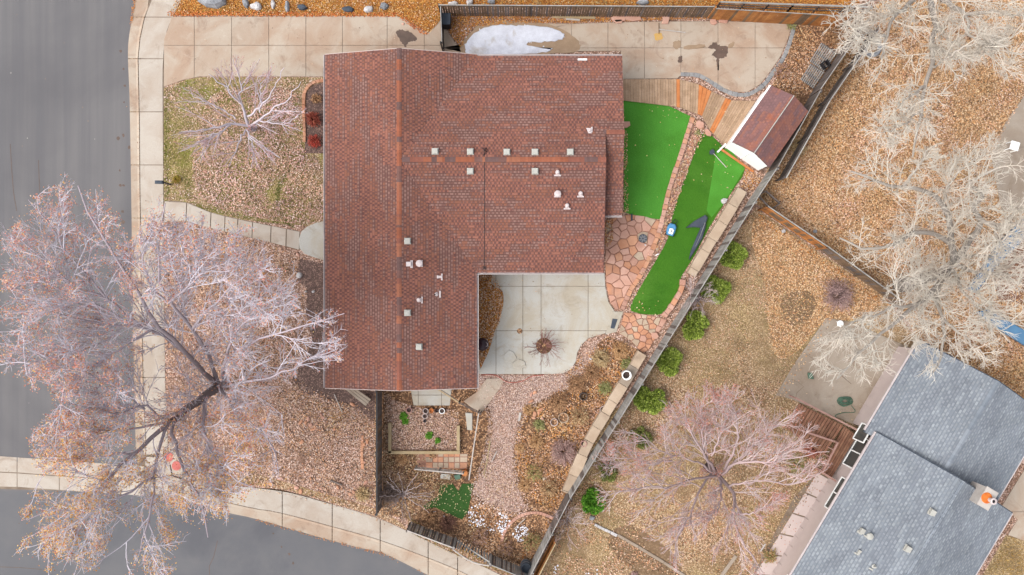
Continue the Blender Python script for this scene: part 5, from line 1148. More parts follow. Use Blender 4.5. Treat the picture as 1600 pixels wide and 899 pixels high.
def snowflecks(poly, dens, size, z, thr=0.):
    X, Y = sample(poly, dens, z, 2.2, thr, seed=5); P = np.stack([X, Y, np.full(len(X), z+.02)+RNG.uniform(0, .03, len(X))], 1); return leafquads(P, (size[0]*.7, size[1]*.75), [(.56, .57, .62, 1), (.48, .49, .54, 1), (.54, .54, .58, 1)], .25, (.5, .9))
sp = [snowflecks(p, d_, (.08, .2), G+.03, t) for p, d_, t in (([(738, 784), (760, 786), (786, 800), (800, 816), (788, 836), (765, 830), (728, 818), (726, 806)], 110, -.12), ([(806, 822), (822, 818), (828, 838), (812, 848), (800, 838)], 110, -.25), ([(672, 796), (700, 806), (724, 816), (740, 828), (720, 822), (690, 808)], 60, 0.), ([(1325, 358), (1400, 368), (1402, 392), (1372, 398), (1340, 378)], 45, .1), ([(722, 45), (740, 45), (728, 60), (724, 74), (716, 60)], 90, -.1), ([(862, 865), (872, 860), (874, 899), (866, 899)], 40, .1), ([(910, 890), (935, 888), (935, 899), (912, 899)], 60, .0), ([(726, 78), (732, 52), (765, 38), (850, 38), (885, 52), (880, 64), (830, 84), (735, 88)], 3, -.1))]
off = 0; fs = []
for v, f, c in sp: fs.append(f+off); off += len(v)
tag(npmesh('snow_flecks', np.concatenate([q[0] for q in sp]), np.concatenate(fs), MAT['tint'], None, np.concatenate([q[2] for q in sp])), 'broken remains of snow among the leaves', 'snow', kind='stuff')
# ---------------------------------------------------------------- boulders and loose stones
for i, (x, y, rx, ry, h, rot, mt, l) in enumerate([
 (336, -2, 22, 14, .55, 0, 'rock_grey', 'largest pale grey boulder on the top verge at the photo edge'), (385, 6, 5, 8, .3, .2, 'rock_grey', 'narrow upright grey boulder just right of the largest one'), (401, 11, 9, 6, .3, 0, 'rock_white', 'white oval boulder on the top verge, right of the narrow grey one'),
 (427, 7, 3.5, 7, .2, 0, 'rock_white', 'slim pale stone on the top verge left of the sharp grey stone'), (449, 11, 3.5, 8, .22, 0, 'rock_grey', 'sharp grey stone standing on the top verge above the driveway'), (473, 12, 7, 4.5, .25, -.2, 'slate', 'dark slate boulder on the top verge in the golden grass'),
 (544, 16, 10, 4.5, .22, -.1, 'slate', 'long dark boulder on the verge above the middle of the driveway'), (576, 15, 7, 5.5, .25, 0, 'rock_white', 'pale boulder just right of the long dark one on the verge'), (600, 11, 7, 5, .28, 0, 'rock_grey', 'rounded grey boulder nearest to the fence on the verge'),
 (1004, 4, 10, 5, .3, 0, 'rock_grey', 'grey boulder beyond the brown slatted fence'), (1131, 314.5, 6, 4, .2, .5, 'rock_white', 'white rock on the edge of the long turf strip'), (1008, 383, 2.5, 2, .08, 0, 'rock_white', 'small white stone on the flagstone patio'),
 (925, 809, 4.5, 3.5, .2, 0, 'rock_grey', 'grey rock beside the lowest green shrub'), (709, 6, 8, 3, .2, 0, 'rock_white', 'pale rock beyond the top fence near its left end'), (734, 4, 5, 5, .25, 0, 'rock_white', 'pale rock beyond the top fence, second from its left end'), (768, 3, 6, 5, .25, 0, 'rock_grey', 'grey rock beyond the top fence, third from its left end'),
 (923, 561, 2.6, 2.2, .1, 0, 'rock_white', 'small white stone in the bed by the patio curve'), (946, 557, 3.2, 2.6, .12, 0, 'rock_grey', 'small blue-grey stone among the dried plants by the patio'), (1273, 362, 3.5, 3, .1, 0, 'rock_grey', 'grey stone lying near the double-railed neighbour fence'),
 (1224, 361, 3.6, 3.4, .12, 0, 'rock_white', 'white stone below the double-railed neighbour fence'), (630, 38, 2.4, 2.2, .1, 0, 'sandstone', 'small pink stone at the leafy edge of the front driveway'), (478, 456, 2, 1.6, .1, 0, 'rock_white', 'left one of two small white lights in the mulch bed'), (490, 456, 2.4, 2, .1, 0, 'rock_white', 'right one of two small white lights in the mulch bed'),
 (468, 430, 5.5, 5, .2, 0, 'rock_white', 'white ring-like rock at the corner of the mulch bed'), (438, 518, 4, 3.5, .15, 0, 'sandstone_b', 'tan rock under the branch left of the mulch bed'), (850, 748, 3, 3, .15, 0, 'sandstone_b', 'pale rock among the twigs in the side garden')]):
    rock('boulder' if rx > 4 else 'stone', x, y, rx, ry, h, MAT[mt], l, 'rock', rot, None, i)
ss_ = [((955, 27), (968, 22), (979, 23), (977, 32), (963, 35), (956, 31), 'wide pink sandstone slab left in the pile by the top fence'), ((977, 24), (990, 22), (1001, 25), (1002, 31), (990, 33), (978, 31), 'pink sandstone slab right in the pile by the top fence'),
 ((960, 31), (972, 30), (972, 36), (963, 36), (960, 34), (960, 33), 'small sandstone slab in front of the pile by the top fence'), ((1034, 24), (1046, 22), (1046, 30), (1044, 37), (1034, 37), (1036, 30), 'tall pink sandstone slab standing alone by the top fence'),
 ((1110, 30), (1118, 29), (1121, 36), (1117, 39), (1111, 37), (1110, 34), 'small pink sandstone slab left of the fence step'), ((1125, 29), (1137, 27), (1139, 30), (1136, 36), (1126, 35), (1123, 34), 'larger pink sandstone slab right of the fence step'),
 ((1101, 202), (1106, 201), (1112, 208), (1111, 213), (1105, 212), (1102, 208), 'bright pink sandstone slab at the corner of boardwalk and turf'), ((1092, 188), (1100, 192), (1100, 199), (1094, 202), (1088, 198), (1088, 190), 'buff sandstone slab at the top of the leafy strip'),
 ((974, 190), (984, 190), (985, 196), (979, 200), (975, 199), (974, 195), 'tan flat stone on the turf by the house eave'), ((1019, 520), (1026, 520), (1030, 526), (1026, 530), (1020, 529), (1018, 524), 'pale stone at the fence end of the flagstone path')]
for q in ss_: slab_stone('sandstone_slab', q[:6], G+.03, .12, MAT['sandstone'], q[6])
ss2 = [(490, 671), (464, 762), (470, 768), (501, 763), (528, 761), (548, 772), (553, 769), (572, 754), (569, 722), (569, 695), (574, 690), (482, 655), (478, 660), (486, 664), (493, 668), (502, 648), (523, 671), (551, 632), (424, 756), (438, 748), (466, 398), (472, 690), (830, 617), (836, 613), (830, 627), (842, 645), (836, 647), (844, 640), (834, 653), (848, 655), (470, 660), (505, 652)]
ss2_l = ['orange-pink stone at the right end of the little stone ring in the front yard', 'orange stone by the south pavement, left of the dark stick', 'pinkish stone touching the orange one left of the dark stick', 'small orange stone nearest to the lower left of the dark stick', 'orange stone just below the dark stick in the front yard', 'orange stone in the straw tuft by the south pavement', 'reddish stone beside the straw tuft by the south pavement', 'orange stone right of the straw tuft, against the dark fence', 'orange stone below the loose edging left of the dark fence', 'orange stone above the loose edging left of the dark fence', 'orange stone beside the top of the loose edging left of the dark fence',
 'topmost stone of the little stone ring in the front yard', 'stone on the left side of the little stone ring', 'stone at the lower left of the little stone ring', 'stone at the bottom of the little stone ring', 'lone orange stone right of the little stone ring', 'lone pinkish stone between the stone ring and the dark fence', 'orange-pink stone below the pale bench', 'pink stone at the pavement edge under the big tree twigs', 'pinkish stone second from the pavement edge under the big tree twigs', 'pink stone beside the front path where it meets the porch slab', 'pinkish stone far below the stone ring in the leaves',
 'buff square stone at the right bank of the gravel path, lower one', 'buff square stone at the right bank of the gravel path, upper one', 'pale square stone nearest to the gravel path bank', 'orange stone beside the square stones at the bank', 'small orange stone left of the bigger orange slab in the dried bed', 'small stone above the orange slab in the dried bed', 'orange slab by the olive clump in the dried bed', 'small stone left of the two touching ring planters', 'orange stone left of the stone ring in the front yard', 'small orange stone above the lone one right of the stone ring']
for i, (x, y) in enumerate(ss2):
    rock('stepping_stone', x, y, RS.uniform(2.6, 5), RS.uniform(1.8, 3.2), .09, MAT[RS.choice(['sandstone_o', 'sandstone'])], ss2_l[i], 'stone', RS.uniform(0, 3), None, i+50, 'loose orange-pink stones lying in the leaves')
# ---------------------------------------------------------------- pots, planters, garden things
def pot(px, py, r, h, mt, label, soil='potsoil', group=None, fill=True, n='flower_pot', rim=.22):
    x, y = W(px, py, G+h*.9); r *= S; e = thing(n, label, 'pot', (x, y, G), group); m = MB()
    m.lathe((x, y), [(r*.68, G), (r*.95, G+h), (r, G+h), (r, G+h-.03), (r*1.0, G+h+.01), (r*(1-rim), G+h+.01), (r*(1-rim), G+h*.45)], 20); m.build('body', MAT[mt], e, True)
    if fill: m = MB(); m.cyl((x, y), r*(1-rim), r*(1-rim), G+h*.4, G+h*.62, 16); m.build('soil', MAT[soil], e)
    return e
gp = 'round pots above the raised bed'
pot(639, 641, 4.6, .3, 'pot_pink', 'peach-rimmed pot standing apart at the left, next to a green plant', group=gp); pot(665, 642.5, 4.5, .3, 'pot_pale', 'pink-white pot left of the orange pot', group=gp); pot(674, 642, 3.8, .25, 'terracotta', 'orange pot in the middle of the row', 'terracotta', gp)
pot(682.5, 642, 2.8, .25, 'plum', 'dark plum-coloured pot right of the orange pot', group=gp); pot(690.5, 642.5, 4.6, .32, 'white', 'white-rimmed pot at the right end of the row', group=gp); pot(664, 650.5, 4.2, .28, 'pot_pale', 'pale pot in front of the pink-white pot', group=gp); pot(663.5, 658, 2.2, .2, 'slate', 'tiny dark pot in front of the pale pot', group=gp)
pot(979, 586.5, 7.5, .95, 'white', 'large white pot with dark soil on the lower buff stone wall')
pot(912, 693.5, 5, .5, 'pot_pink', 'grey-pink pot beside the lower buff stone wall'); pot(943, 640.5, 6, .2, 'pot_pale', 'pale ring-shaped planter near the lower stone wall', 'garden_soil', rim=.16, n='ring_planter')
pot(866, 660, 6, .18, 'pot_pale', 'smaller of two touching ring planters in the dried bed', 'garden_soil', rim=.14, n='ring_planter'); pot(880.5, 653, 8, .18, 'sandstone_b', 'larger of two touching ring planters in the dried bed', 'garden_soil', rim=.10, n='ring_planter')
x, y = W(911, 619); m = MB(); m.lathe((x, y), [(.2, G), (.24, G+.1), (.22, G+.35), (.2, G+.35), (.2, G+.1)], 16); tag(m.build('wire_basket', MAT['fence_dark']), 'dark round basket sunk among the dried plants', 'basket')
# planter hole in the patio with a bare rose
x, y = W(850, 540.5); e = thing('rose_bed', 'round brown planting hole in the patio with a bare spreading rose bush', 'planter', (x, y, G)); m = MB(); m.lathe((x, y), [(.47, G+.03), (.46, G+.06), (.35, G+.09), (0, G+.11)], 22); m.build('soil', MAT['garden_soil'], e)
n = 46; a = RNG.uniform(0, 6.283, n); rr = RNG.uniform(.5, 1.15, n); Pm = np.stack([np.stack([x+.1*np.cos(a), y+.1*np.sin(a), np.full(n, G+.05)], 1), np.stack([x+rr*.5*np.cos(a+.1), y+rr*.5*np.sin(a+.1), G+.35+0*a], 1), np.stack([x+rr*np.cos(a), y+rr*np.sin(a), G+RNG.uniform(.35, .6, n)], 1)], 1)
v, f = tubes(Pm, np.tile(np.array([[.016, .011, .006]]), (n, 1)), 4); MAT['twig_red'] = M('reddish_twig', C(176, 128, 118), C(150, 104, 96), fine=.1); npmesh('canes', v, f, MAT['twig_red'], e)
P2, ln, t_, rep = kids(Pm, rr, 6, (.4, 1.), (.3, .8), .35, 3, .05); v, f = tubes(P2, np.tile(np.array([[.008, .006, .004]]), (len(P2), 1)), 3); tag(npmesh('twigs', v, f, MAT['twig_red'], e), kind='stuff')
x, y = W(812, 517.5); m = MB(); m.lathe((x, y), [(.16, G+.04), (.15, G+.06), (0, G+.075)], 14); tag(m.build('planting_hole', MAT['garden_soil']), 'small round soil hole in the patio above the rose bed', 'planter')
for q, l in (([(787, 556), (795, 547), (803, 551), (808, 560), (800, 568), (789, 565)], 'flat pale stone lying loose on the patio, the upper left of two'), ([(801, 568), (810, 561), (820, 565), (822, 573), (812, 577), (803, 575)], 'flat pale stone lying loose on the patio, the lower right of two')): slab_stone('flat_stone', q, G+.045, .05, MAT['concrete_patio'], l)
# kettle grill half under the eave
x, y = W(753.5, 538.5, 1.0); e = thing('kettle_grill', 'dark plum kettle grill half hidden under the roof edge by the patio', 'grill', (x, y, G)); m = MB(); m.lathe((x, y), [(0, .62), (.2, .64), (.33, .78), (.36, .9), (.37, .92), (.34, 1.02), (.22, 1.12), (0, 1.16)], 22); m.build('bowl', MAT['plum'], e, True)
m = MB(); m.tube([(x+.22, y-.1, 1.1), (x+.3, y-.08, 1.17), (x+.3, y+.08, 1.17), (x+.22, y+.1, 1.1)], .02, 6); m.build('handle', MAT['pipe'], e)
for a in (0.5, 2.6, 4.7): m = MB(); m.bar((x+.15*math.cos(a), y+.15*math.sin(a), .68), (x+.36*math.cos(a), y+.36*math.sin(a), G), .03, .03); m.build('leg', MAT['grey_metal'], e)
# metal fire dish on the flagstones
x, y = W(1004, 373); e = thing('fire_pit', 'round grey metal fire dish with petal plates on the flagstone patio', 'fire pit', (x, y, G)); m = MB(); m.lathe((x, y), [(.24, G+.05), (.25, G+.13), (.22, G+.13), (.12, G+.10), (0, G+.09)], 18); m.build('dish', MAT['slate'], e)
for k in range(7): a = k*.9; m = MB(); m.bar((x+.05*math.cos(a), y+.05*math.sin(a), G+.12), (x+.22*math.cos(a), y+.22*math.sin(a), G+.14), .09, .012); m.build('plate', MAT['grey_metal'], e)
x, y = W(986.5, 340); m = MB(); m.box((x, y, G+.14), (.07, .38, .14)); tag(m.build('post_stub', MAT['slate']), 'short dark post stub at the edge of the flagstone patio', 'post')
# blue machine on the turf
x, y = W(1049, 359.5, .4); e = thing('lawn_mower', 'small blue and white push mower lying on the long turf strip', 'mower', (x, y, G)); a = .25; co, si = math.cos(a), math.sin(a); L_ = lambda u, v: (x+u*co+v*si, y-u*si+v*co)
m = MB(); m.bprism([L_(*p) for p in ((-.19, -.3), (.17, -.32), (.24, -.1), (.24, .22), (.12, .36), (-.14, .36), (-.25, .2), (-.25, -.1))], G+.12, G+.34, .06); m.build('deck_housing', MAT['blue_toy'], e)
m = MB(); m.bprism([L_(*p) for p in ((-.13, -.24), (.11, -.25), (.14, 0), (.06, .08), (-.12, .06))], G+.34, G+.42, .03); m.build('engine_cover', MAT['white'], e)
m = MB(); m.cyl(L_(0, -.08), .05, .04, G+.42, G+.45, 10); m.build('fuel_cap', MAT['grey_metal'], e)
for u, v in ((-.24, -.24), (.22, -.24), (-.24, .26), (.22, .26)): m = MB(); c_ = L_(u, v); m.tube([(c_[0]-.03*co, c_[1]+.03*si, G+.1), (c_[0]+.03*co, c_[1]-.03*si, G+.1)], .1, 12); m.build('wheel', MAT['black_metal'], e)
m = MB(); m.tube([(*L_(-.1, .32), G+.25), (*L_(.05, .62), G+.3), (*L_(.22, .6), G+.3), (*L_(.12, .32), G+.25)], .025, 6); m.build('handle', MAT['black_metal'], e)
# folded slate canopy
e = thing('folded_canopy', 'slate grey folded canopy lying bent on the turf by the stone wall', 'canopy', W3(1100, 350))
m = MB(); m.bprism(WP([(1072, 356), (1086, 345), (1102, 336), (1106, 340), (1103, 349), (1096, 356), (1086, 355)], .3), G+.04, G+.24, .05); m.build('fabric_fold', MAT['slate'], e)
m = MB(); m.bprism(WP([(1098, 350), (1104, 350), (1098, 372), (1086, 392), (1077, 406), (1080, 392), (1090, 368)], .3), G+.04, G+.2, .04); m.build('fabric_fold', MAT['slate'], e)
m = MB(); m.tube([W3(1102, 348, .36), W3(1093, 372, .3), W3(1078, 402, .25)], .025, 6); m.build('pole', MAT['grey_metal'], e)
e = thing('garden_tool', 'dark blue tool head on a long pale handle, lying on turf by the shed', 'tool', W3(1113, 238))
m = MB(); m.bprism(WP([(1109, 236), (1114, 233), (1117, 238), (1113, 242), (1109, 241)], .2), G+.05, G+.16, .02); m.build('head', MAT['slate'], e); m = MB(); m.tube([W3(1115, 240, .22), W3(1135, 262, .18)], .02, 6); m.build('handle', MAT['pipe'], e)
m = MB(); m.bar(W3(1121, 238, .25), W3(1134, 225, .3), .09, .06); tag(m.build('downspout_piece', MAT['white']), 'white length of downspout lying at the corner of the shed', 'downspout')
m = MB(); m.bar(W3(1023, 400, .17), W3(1029, 397, .17), .06, .04); tag(m.build('plastic_strip', MAT['white']), 'small white strip lying on the leafy strip beside the turf', 'debris')
# hose, boards, debris
m = MB(); m.tube([W3(x_, y_, G+.06) for x_, y_ in smoothline([(752, 586), (772, 586), (781, 590), (790, 596), (803, 598), (818, 595), (832, 588), (850, 586)], 4)], .022, 5); tag(m.build('garden_hose', MAT['hose_red']), 'thin red hose curving along the lower patio edge', 'hose')
for a, b, wd, mt, l in [((863, 26.5), (930, 28), .14, 'timber', 'long pale board lying by the brown slatted fence'), ((884, 30), (906, 31.5), .10, 'wash', 'shorter pale board beside the long one by the top fence'), ((1029, 46), (1071, 51), .05, 'wash', 'thin pale pole lying on the back driveway'), ((1029.5, 36), (1029.5, 53), .03, 'fence_brown', 'thin dark stick on the back driveway above the yellow spill'),
  ((516, 751), (534, 758), .07, 'fence_dark', 'dark stick lying in the lower front yard'), ((803, 877-50), (820, 811), .04, 'wash', 'pale stick among the snow in the lower corner garden'), ((778, 862), (792, 840), .06, 'timber', 'yellowish board by the stone arc in the lower corner garden'), ((1196, 850), (1188, 862), .08, 'wash', 'pale scrap of wood under the maple'),
  ((209, 670), (222, 665), .12, 'timber', 'short yellow cut log end lying by the kerb under the big tree'), ((813, 645), (811, 658), .12, 'wash', 'pale grey board standing in the dried bed by the gravel path'), ((768, 722), (776, 706), .05, 'wash', 'thin stake at the edge of the gravel path'), ((522, 616), (535, 645), .04, 'wash', 'thin pale pole leaning near the house corner in the front yard')]:
    m = MB(); m.bar(W3(*a, G+.09), W3(*b, G+.10), wd, .04); tag(m.build('board' if wd > .06 else 'stick', MAT[mt]), l, 'board' if wd > .06 else 'stick')
e = thing('garden_bench', 'pale weathered plank bench poking out from the bottom left house corner', 'bench', W3(560, 622)); f2_ = f2
for i in range(3):
    m = MB(); a, b = i/3+.02, (i+1)/3-.02; m.bprism(WP([f2((537, 607), (551, 604), a), f2((537, 607), (551, 604), b), f2((571, 635), (580, 624), b), f2((571, 635), (580, 624), a)], .55), .5, .54, .006); m.build('plank', MAT['concrete_grey'], e)
for px, py in ((545, 611), (572, 627)): m = MB(); x, y = W(px, py, .5); m.box((x, y, .3), (.3, .08, .4), -.8); m.build('leg', MAT['concrete_grey'], e)
e = thing('mailbox', 'dark grey mailbox on a post at the front pavement edge', 'mailbox', W3(256, 290)); x, y = W(249, 285, 1.1); m = MB(); m.bprism([(x-.22, y-.09), (x+.22, y-.09), (x+.22, y+.09), (x-.22, y+.09)], 1.0, 1.22, .05); m.build('box', MAT['slate'], e)
m = MB(); m.box((x+.2, y, .55), (.09, .09, .9)); m.build('post', MAT['fence_dark'], e); m = MB(); m.box((x-.222, y, 1.1), (.012, .14, .15)); m.build('door', MAT['grey_metal'], e)
# wheeled bin in the gate corner, barrel in the bottom corner
x, y = W(697, 30, 1.0); e = thing('wheeled_bin', 'black wheeled bin standing behind the thin driveway fence', 'bin', (x, y, G)); m = MB(); m.bprism([(x-.24, y-.3), (x+.2, y-.3), (x+.24, y+.3), (x-.24, y+.3)], G, G+.95, .02); m.build('body', MAT['black_metal'], e)
m = MB(); m.bprism([(x-.27, y-.36), (x+.24, y-.33), (x+.27, y+.3), (x-.27, y+.3)], G+.96, G+1.03, .03); m.build('lid', MAT['slate'], e)
x, y = W(822, 888, .9); e = thing('barrel', 'dark round barrel wedged in the fence corner at the bottom', 'barrel', (x, y, G)); m = MB(); m.lathe((x, y), [(.26, G), (.31, G+.4), (.28, G+.85), (.24, G+.87), (.24, G+.7), (.12, G+.72), (0, G+.72)], 20); m.build('body', MAT['slate'], e)
for zz in (.25, .6): m = MB(); m.lathe((x, y), [(.305, G+zz), (.325, G+zz+.02), (.305, G+zz+.05)], 20); m.build('hoop', MAT['grey_metal'], e)
# tools at the lower end of the low rail fence
x, y = W(727, 741); e = thing('planter_box', 'teal planter box at the lower end of the low rail fence', 'planter', (x, y, G)); m = MB(); m.bprism(WP([(709, 743), (719, 741), (720, 748), (712, 750)], .3), G, G+.25, .02); m.build('box', MAT['green_mat'], e)
m = MB(); m.cyl(W(726, 739, .3), .14, .18, G, G+.3, 12); m.build('pot', MAT['terracotta'], e)
tuft(726, 737, 6, .35, [C(206, 120, 60), C(180, 96, 44)], 60, 'rusty_plant', 'rust-orange plant at the lower end of the low rail fence')
# pallets and open box in the top corner
def pallet(q, n, label, tilt=0):
    e = thing('pallet', label, 'pallet', W3(*q[0]), 'wooden pallets by the dark fence')
    for i in range(n):
        a, b = i/n+.02, (i+.62)/n; m = MB(); m.bprism(WP([f2(q[0], q[1], a), f2(q[0], q[1], b), f2(q[3], q[2], b), f2(q[3], q[2], a)], .3), G+.17, G+.2, .004); m.build('slat', MAT['fence_grey'], e)
    for t in (.03, .5, .95): m = MB(); m.bar(W3(*f2(q[0], q[3], t), .2), W3(*f2(q[1], q[2], t), .2), .09, .12); m.build('bearer', MAT['fence_dark'], e)
pallet([(1283, 67), (1308, 84), (1288, 112), (1265, 96)], 9, 'upper grey slatted pallet lying beside the dark fence'); pallet([(1266, 100), (1288, 114), (1271, 139), (1251, 124)], 8, 'lower grey slatted pallet lying beside the dark fence')
e = thing('crate', 'small dark open square crate standing on the upper pallet', 'crate', W3(1290, 101, .3)); cx, cy = W(1290, 101, .5)
for k in range(4): a = k*math.pi/2+.55; m = MB(); m.box((cx+.17*math.cos(a), cy+.17*math.sin(a), .46), (.06, .40, .34), a); m.build('side', MAT['black_metal'], e)
x, y = W(1361, 75); m = MB(); m.lathe((x, y), [(.52, G+.01), (.58, G+.12), (.5, G+.2), (.36, G+.18), (.34, G+.02)], 26); tag(m.build('metal_ring', MAT['rock_grey'], smooth=True), 'blue-grey ring lying in the leaves under the cottonwood branches', 'ring')
q = [(1184, 305), (1197, 299), (1218, 318), (1205, 328)]; e = thing('compost_box', 'dark open box in the corner between the two yards fences', 'box', W3(1200, 312))
for i in range(4):
    for zz in (.25, .6, .95): m = MB(); m.bar(W3(*q[i], zz), W3(*q[(i+1) % 4], zz), .06, .2); m.build('board', MAT['fence_dark'], e)
# east side: white table, chair, hoses, blue strips
x, y = W(1586, 228, .75); e = thing('garden_table', 'white square table on the grey paving at the right edge', 'table', (x, y, G)); m = MB(); m.bprism([(x+.35*math.cos(a), y+.35*math.sin(a)) for a in (.5, 2.07, 3.64, 5.21)], .7, .76, .02); m.build('tabletop', MAT['white'], e)
for a in (.5, 2.07, 3.64, 5.21): m = MB(); m.bar((x+.28*math.cos(a), y+.28*math.sin(a), .7), (x+.3*math.cos(a), y+.3*math.sin(a), G), .04, .04); m.build('leg', MAT['white'], e)
x, y = W(1313.5, 506, .5); e = thing('garden_stool', 'small round white stool at the top corner of the neighbour patio', 'stool', (x, y, G)); m = MB(); m.lathe((x, y), [(.17, .42), (.19, .46), (.15, .49), (0, .48)], 16); m.build('seat', MAT['white'], e)
for a in (0.3, 2.4, 4.5): m = MB(); m.bar((x+.1*math.cos(a), y+.1*math.sin(a), .43), (x+.15*math.cos(a), y+.15*math.sin(a), G), .03, .03); m.build('leg', MAT['white'], e)
m = MB(); rr_ = random.Random(3)
pts = [(1320+ (13-.12*i)*math.cos(i*.55)+rr_.uniform(-1, 1), 627+(8-.08*i)*math.sin(i*.55)+rr_.uniform(-1, 1)) for i in range(70)]; m.tube([W3(px, py, G+.06+.002*i) for i, (px, py) in enumerate(pts)], .03, 5); tag(m.build('coiled_hose', MAT['green_mat']), 'tangled coil of green hose on the neighbour patio', 'hose')
m = MB(); m.tube([W3(x_, y_, G+.06) for x_, y_ in smoothline([(1330, 634), (1336, 644), (1318, 645), (1305, 650), (1312, 658), (1322, 660)], 4)], .022, 5); tag(m.build('garden_hose', MAT['green_mat']), 'loose end of dark hose beside the white-railed steps', 'hose')
m = MB(); m.bprism(WP([(1263, 583), (1269, 583), (1272, 593), (1264, 592)], .3), G, G+.2, .02); tag(m.build('watering_can', MAT['green_mat']), 'small green plastic container on the neighbour patio', 'container')
for poly, l in (([(1600, 342), (1612, 356), (1592, 384), (1570, 404), (1546, 432), (1526, 458), (1512, 452), (1526, 436), (1548, 402), (1566, 376)], 'long blue cover running diagonally below the cottonwood branches'), ([(1528, 488), (1546, 484), (1612, 522), (1612, 546), (1570, 520)], 'shorter blue cover near the blue-grey roof, at the right edge')):
    m = MB(); m.bprism(WP(poly, .8), .55, .8, .06); tag(m.build('blue_cover', MAT['blue']), l, 'cover')
sheet('paved_floor', [(1600, 372), (1572, 406), (1552, 436), (1560, 468), (1612, 478), (1640, 420)], G+.03, 'deck_red')
# ---------------------------------------------------------------- shrubs
JG = [C(186, 206, 92), C(166, 188, 72), C(210, 224, 120), C(136, 160, 58), C(92, 116, 44)]
g_ = 'round green shrubs in a row along the fence'
for i, (x, y, r, l) in enumerate([(1145, 398, 20, 'topmost round green shrub of the row'), (1119, 451, 20.5, 'round green shrub second from the top, beside the bare pink shrub'), (1086, 510, 20.5, 'round green shrub third from the top, level with the flagstone path'), (1048, 565, 20, 'round green shrub fourth from the top, level with the white pot'), (1016, 625, 22, 'widest round green shrub, just above the bare maple'),
 (1000, 686, 17, 'sparse green shrub half covered by the maple twigs'), (949, 739, 14, 'small green shrub under bare twigs near the stone wall end'), (927, 785, 18, 'lowest dark green shrub of the row')]):
    pal = JG if i < 5 else ([C(132, 142, 70), C(110, 120, 56), C(150, 150, 90)] if i < 7 else [C(104, 168, 50), C(82, 140, 40), C(134, 190, 66)])
    bush(x, y, r, l, pal, 7000 if i < 5 else (1700 if i < 7 else 5000), .6, 'juniper_shrub', g_, i)
BR = [C(190, 146, 108), C(164, 120, 86), C(212, 170, 128), C(132, 96, 70), C(202, 156, 116)]; ST = [C(226, 200, 156), C(206, 176, 130), C(190, 156, 110)]; OG = [C(216, 170, 120), C(190, 142, 98), C(226, 184, 138)]; GY = [C(160, 160, 100), C(136, 142, 80), C(180, 170, 120)]; PK = [C(196, 160, 150), C(170, 132, 124), C(210, 180, 170)]
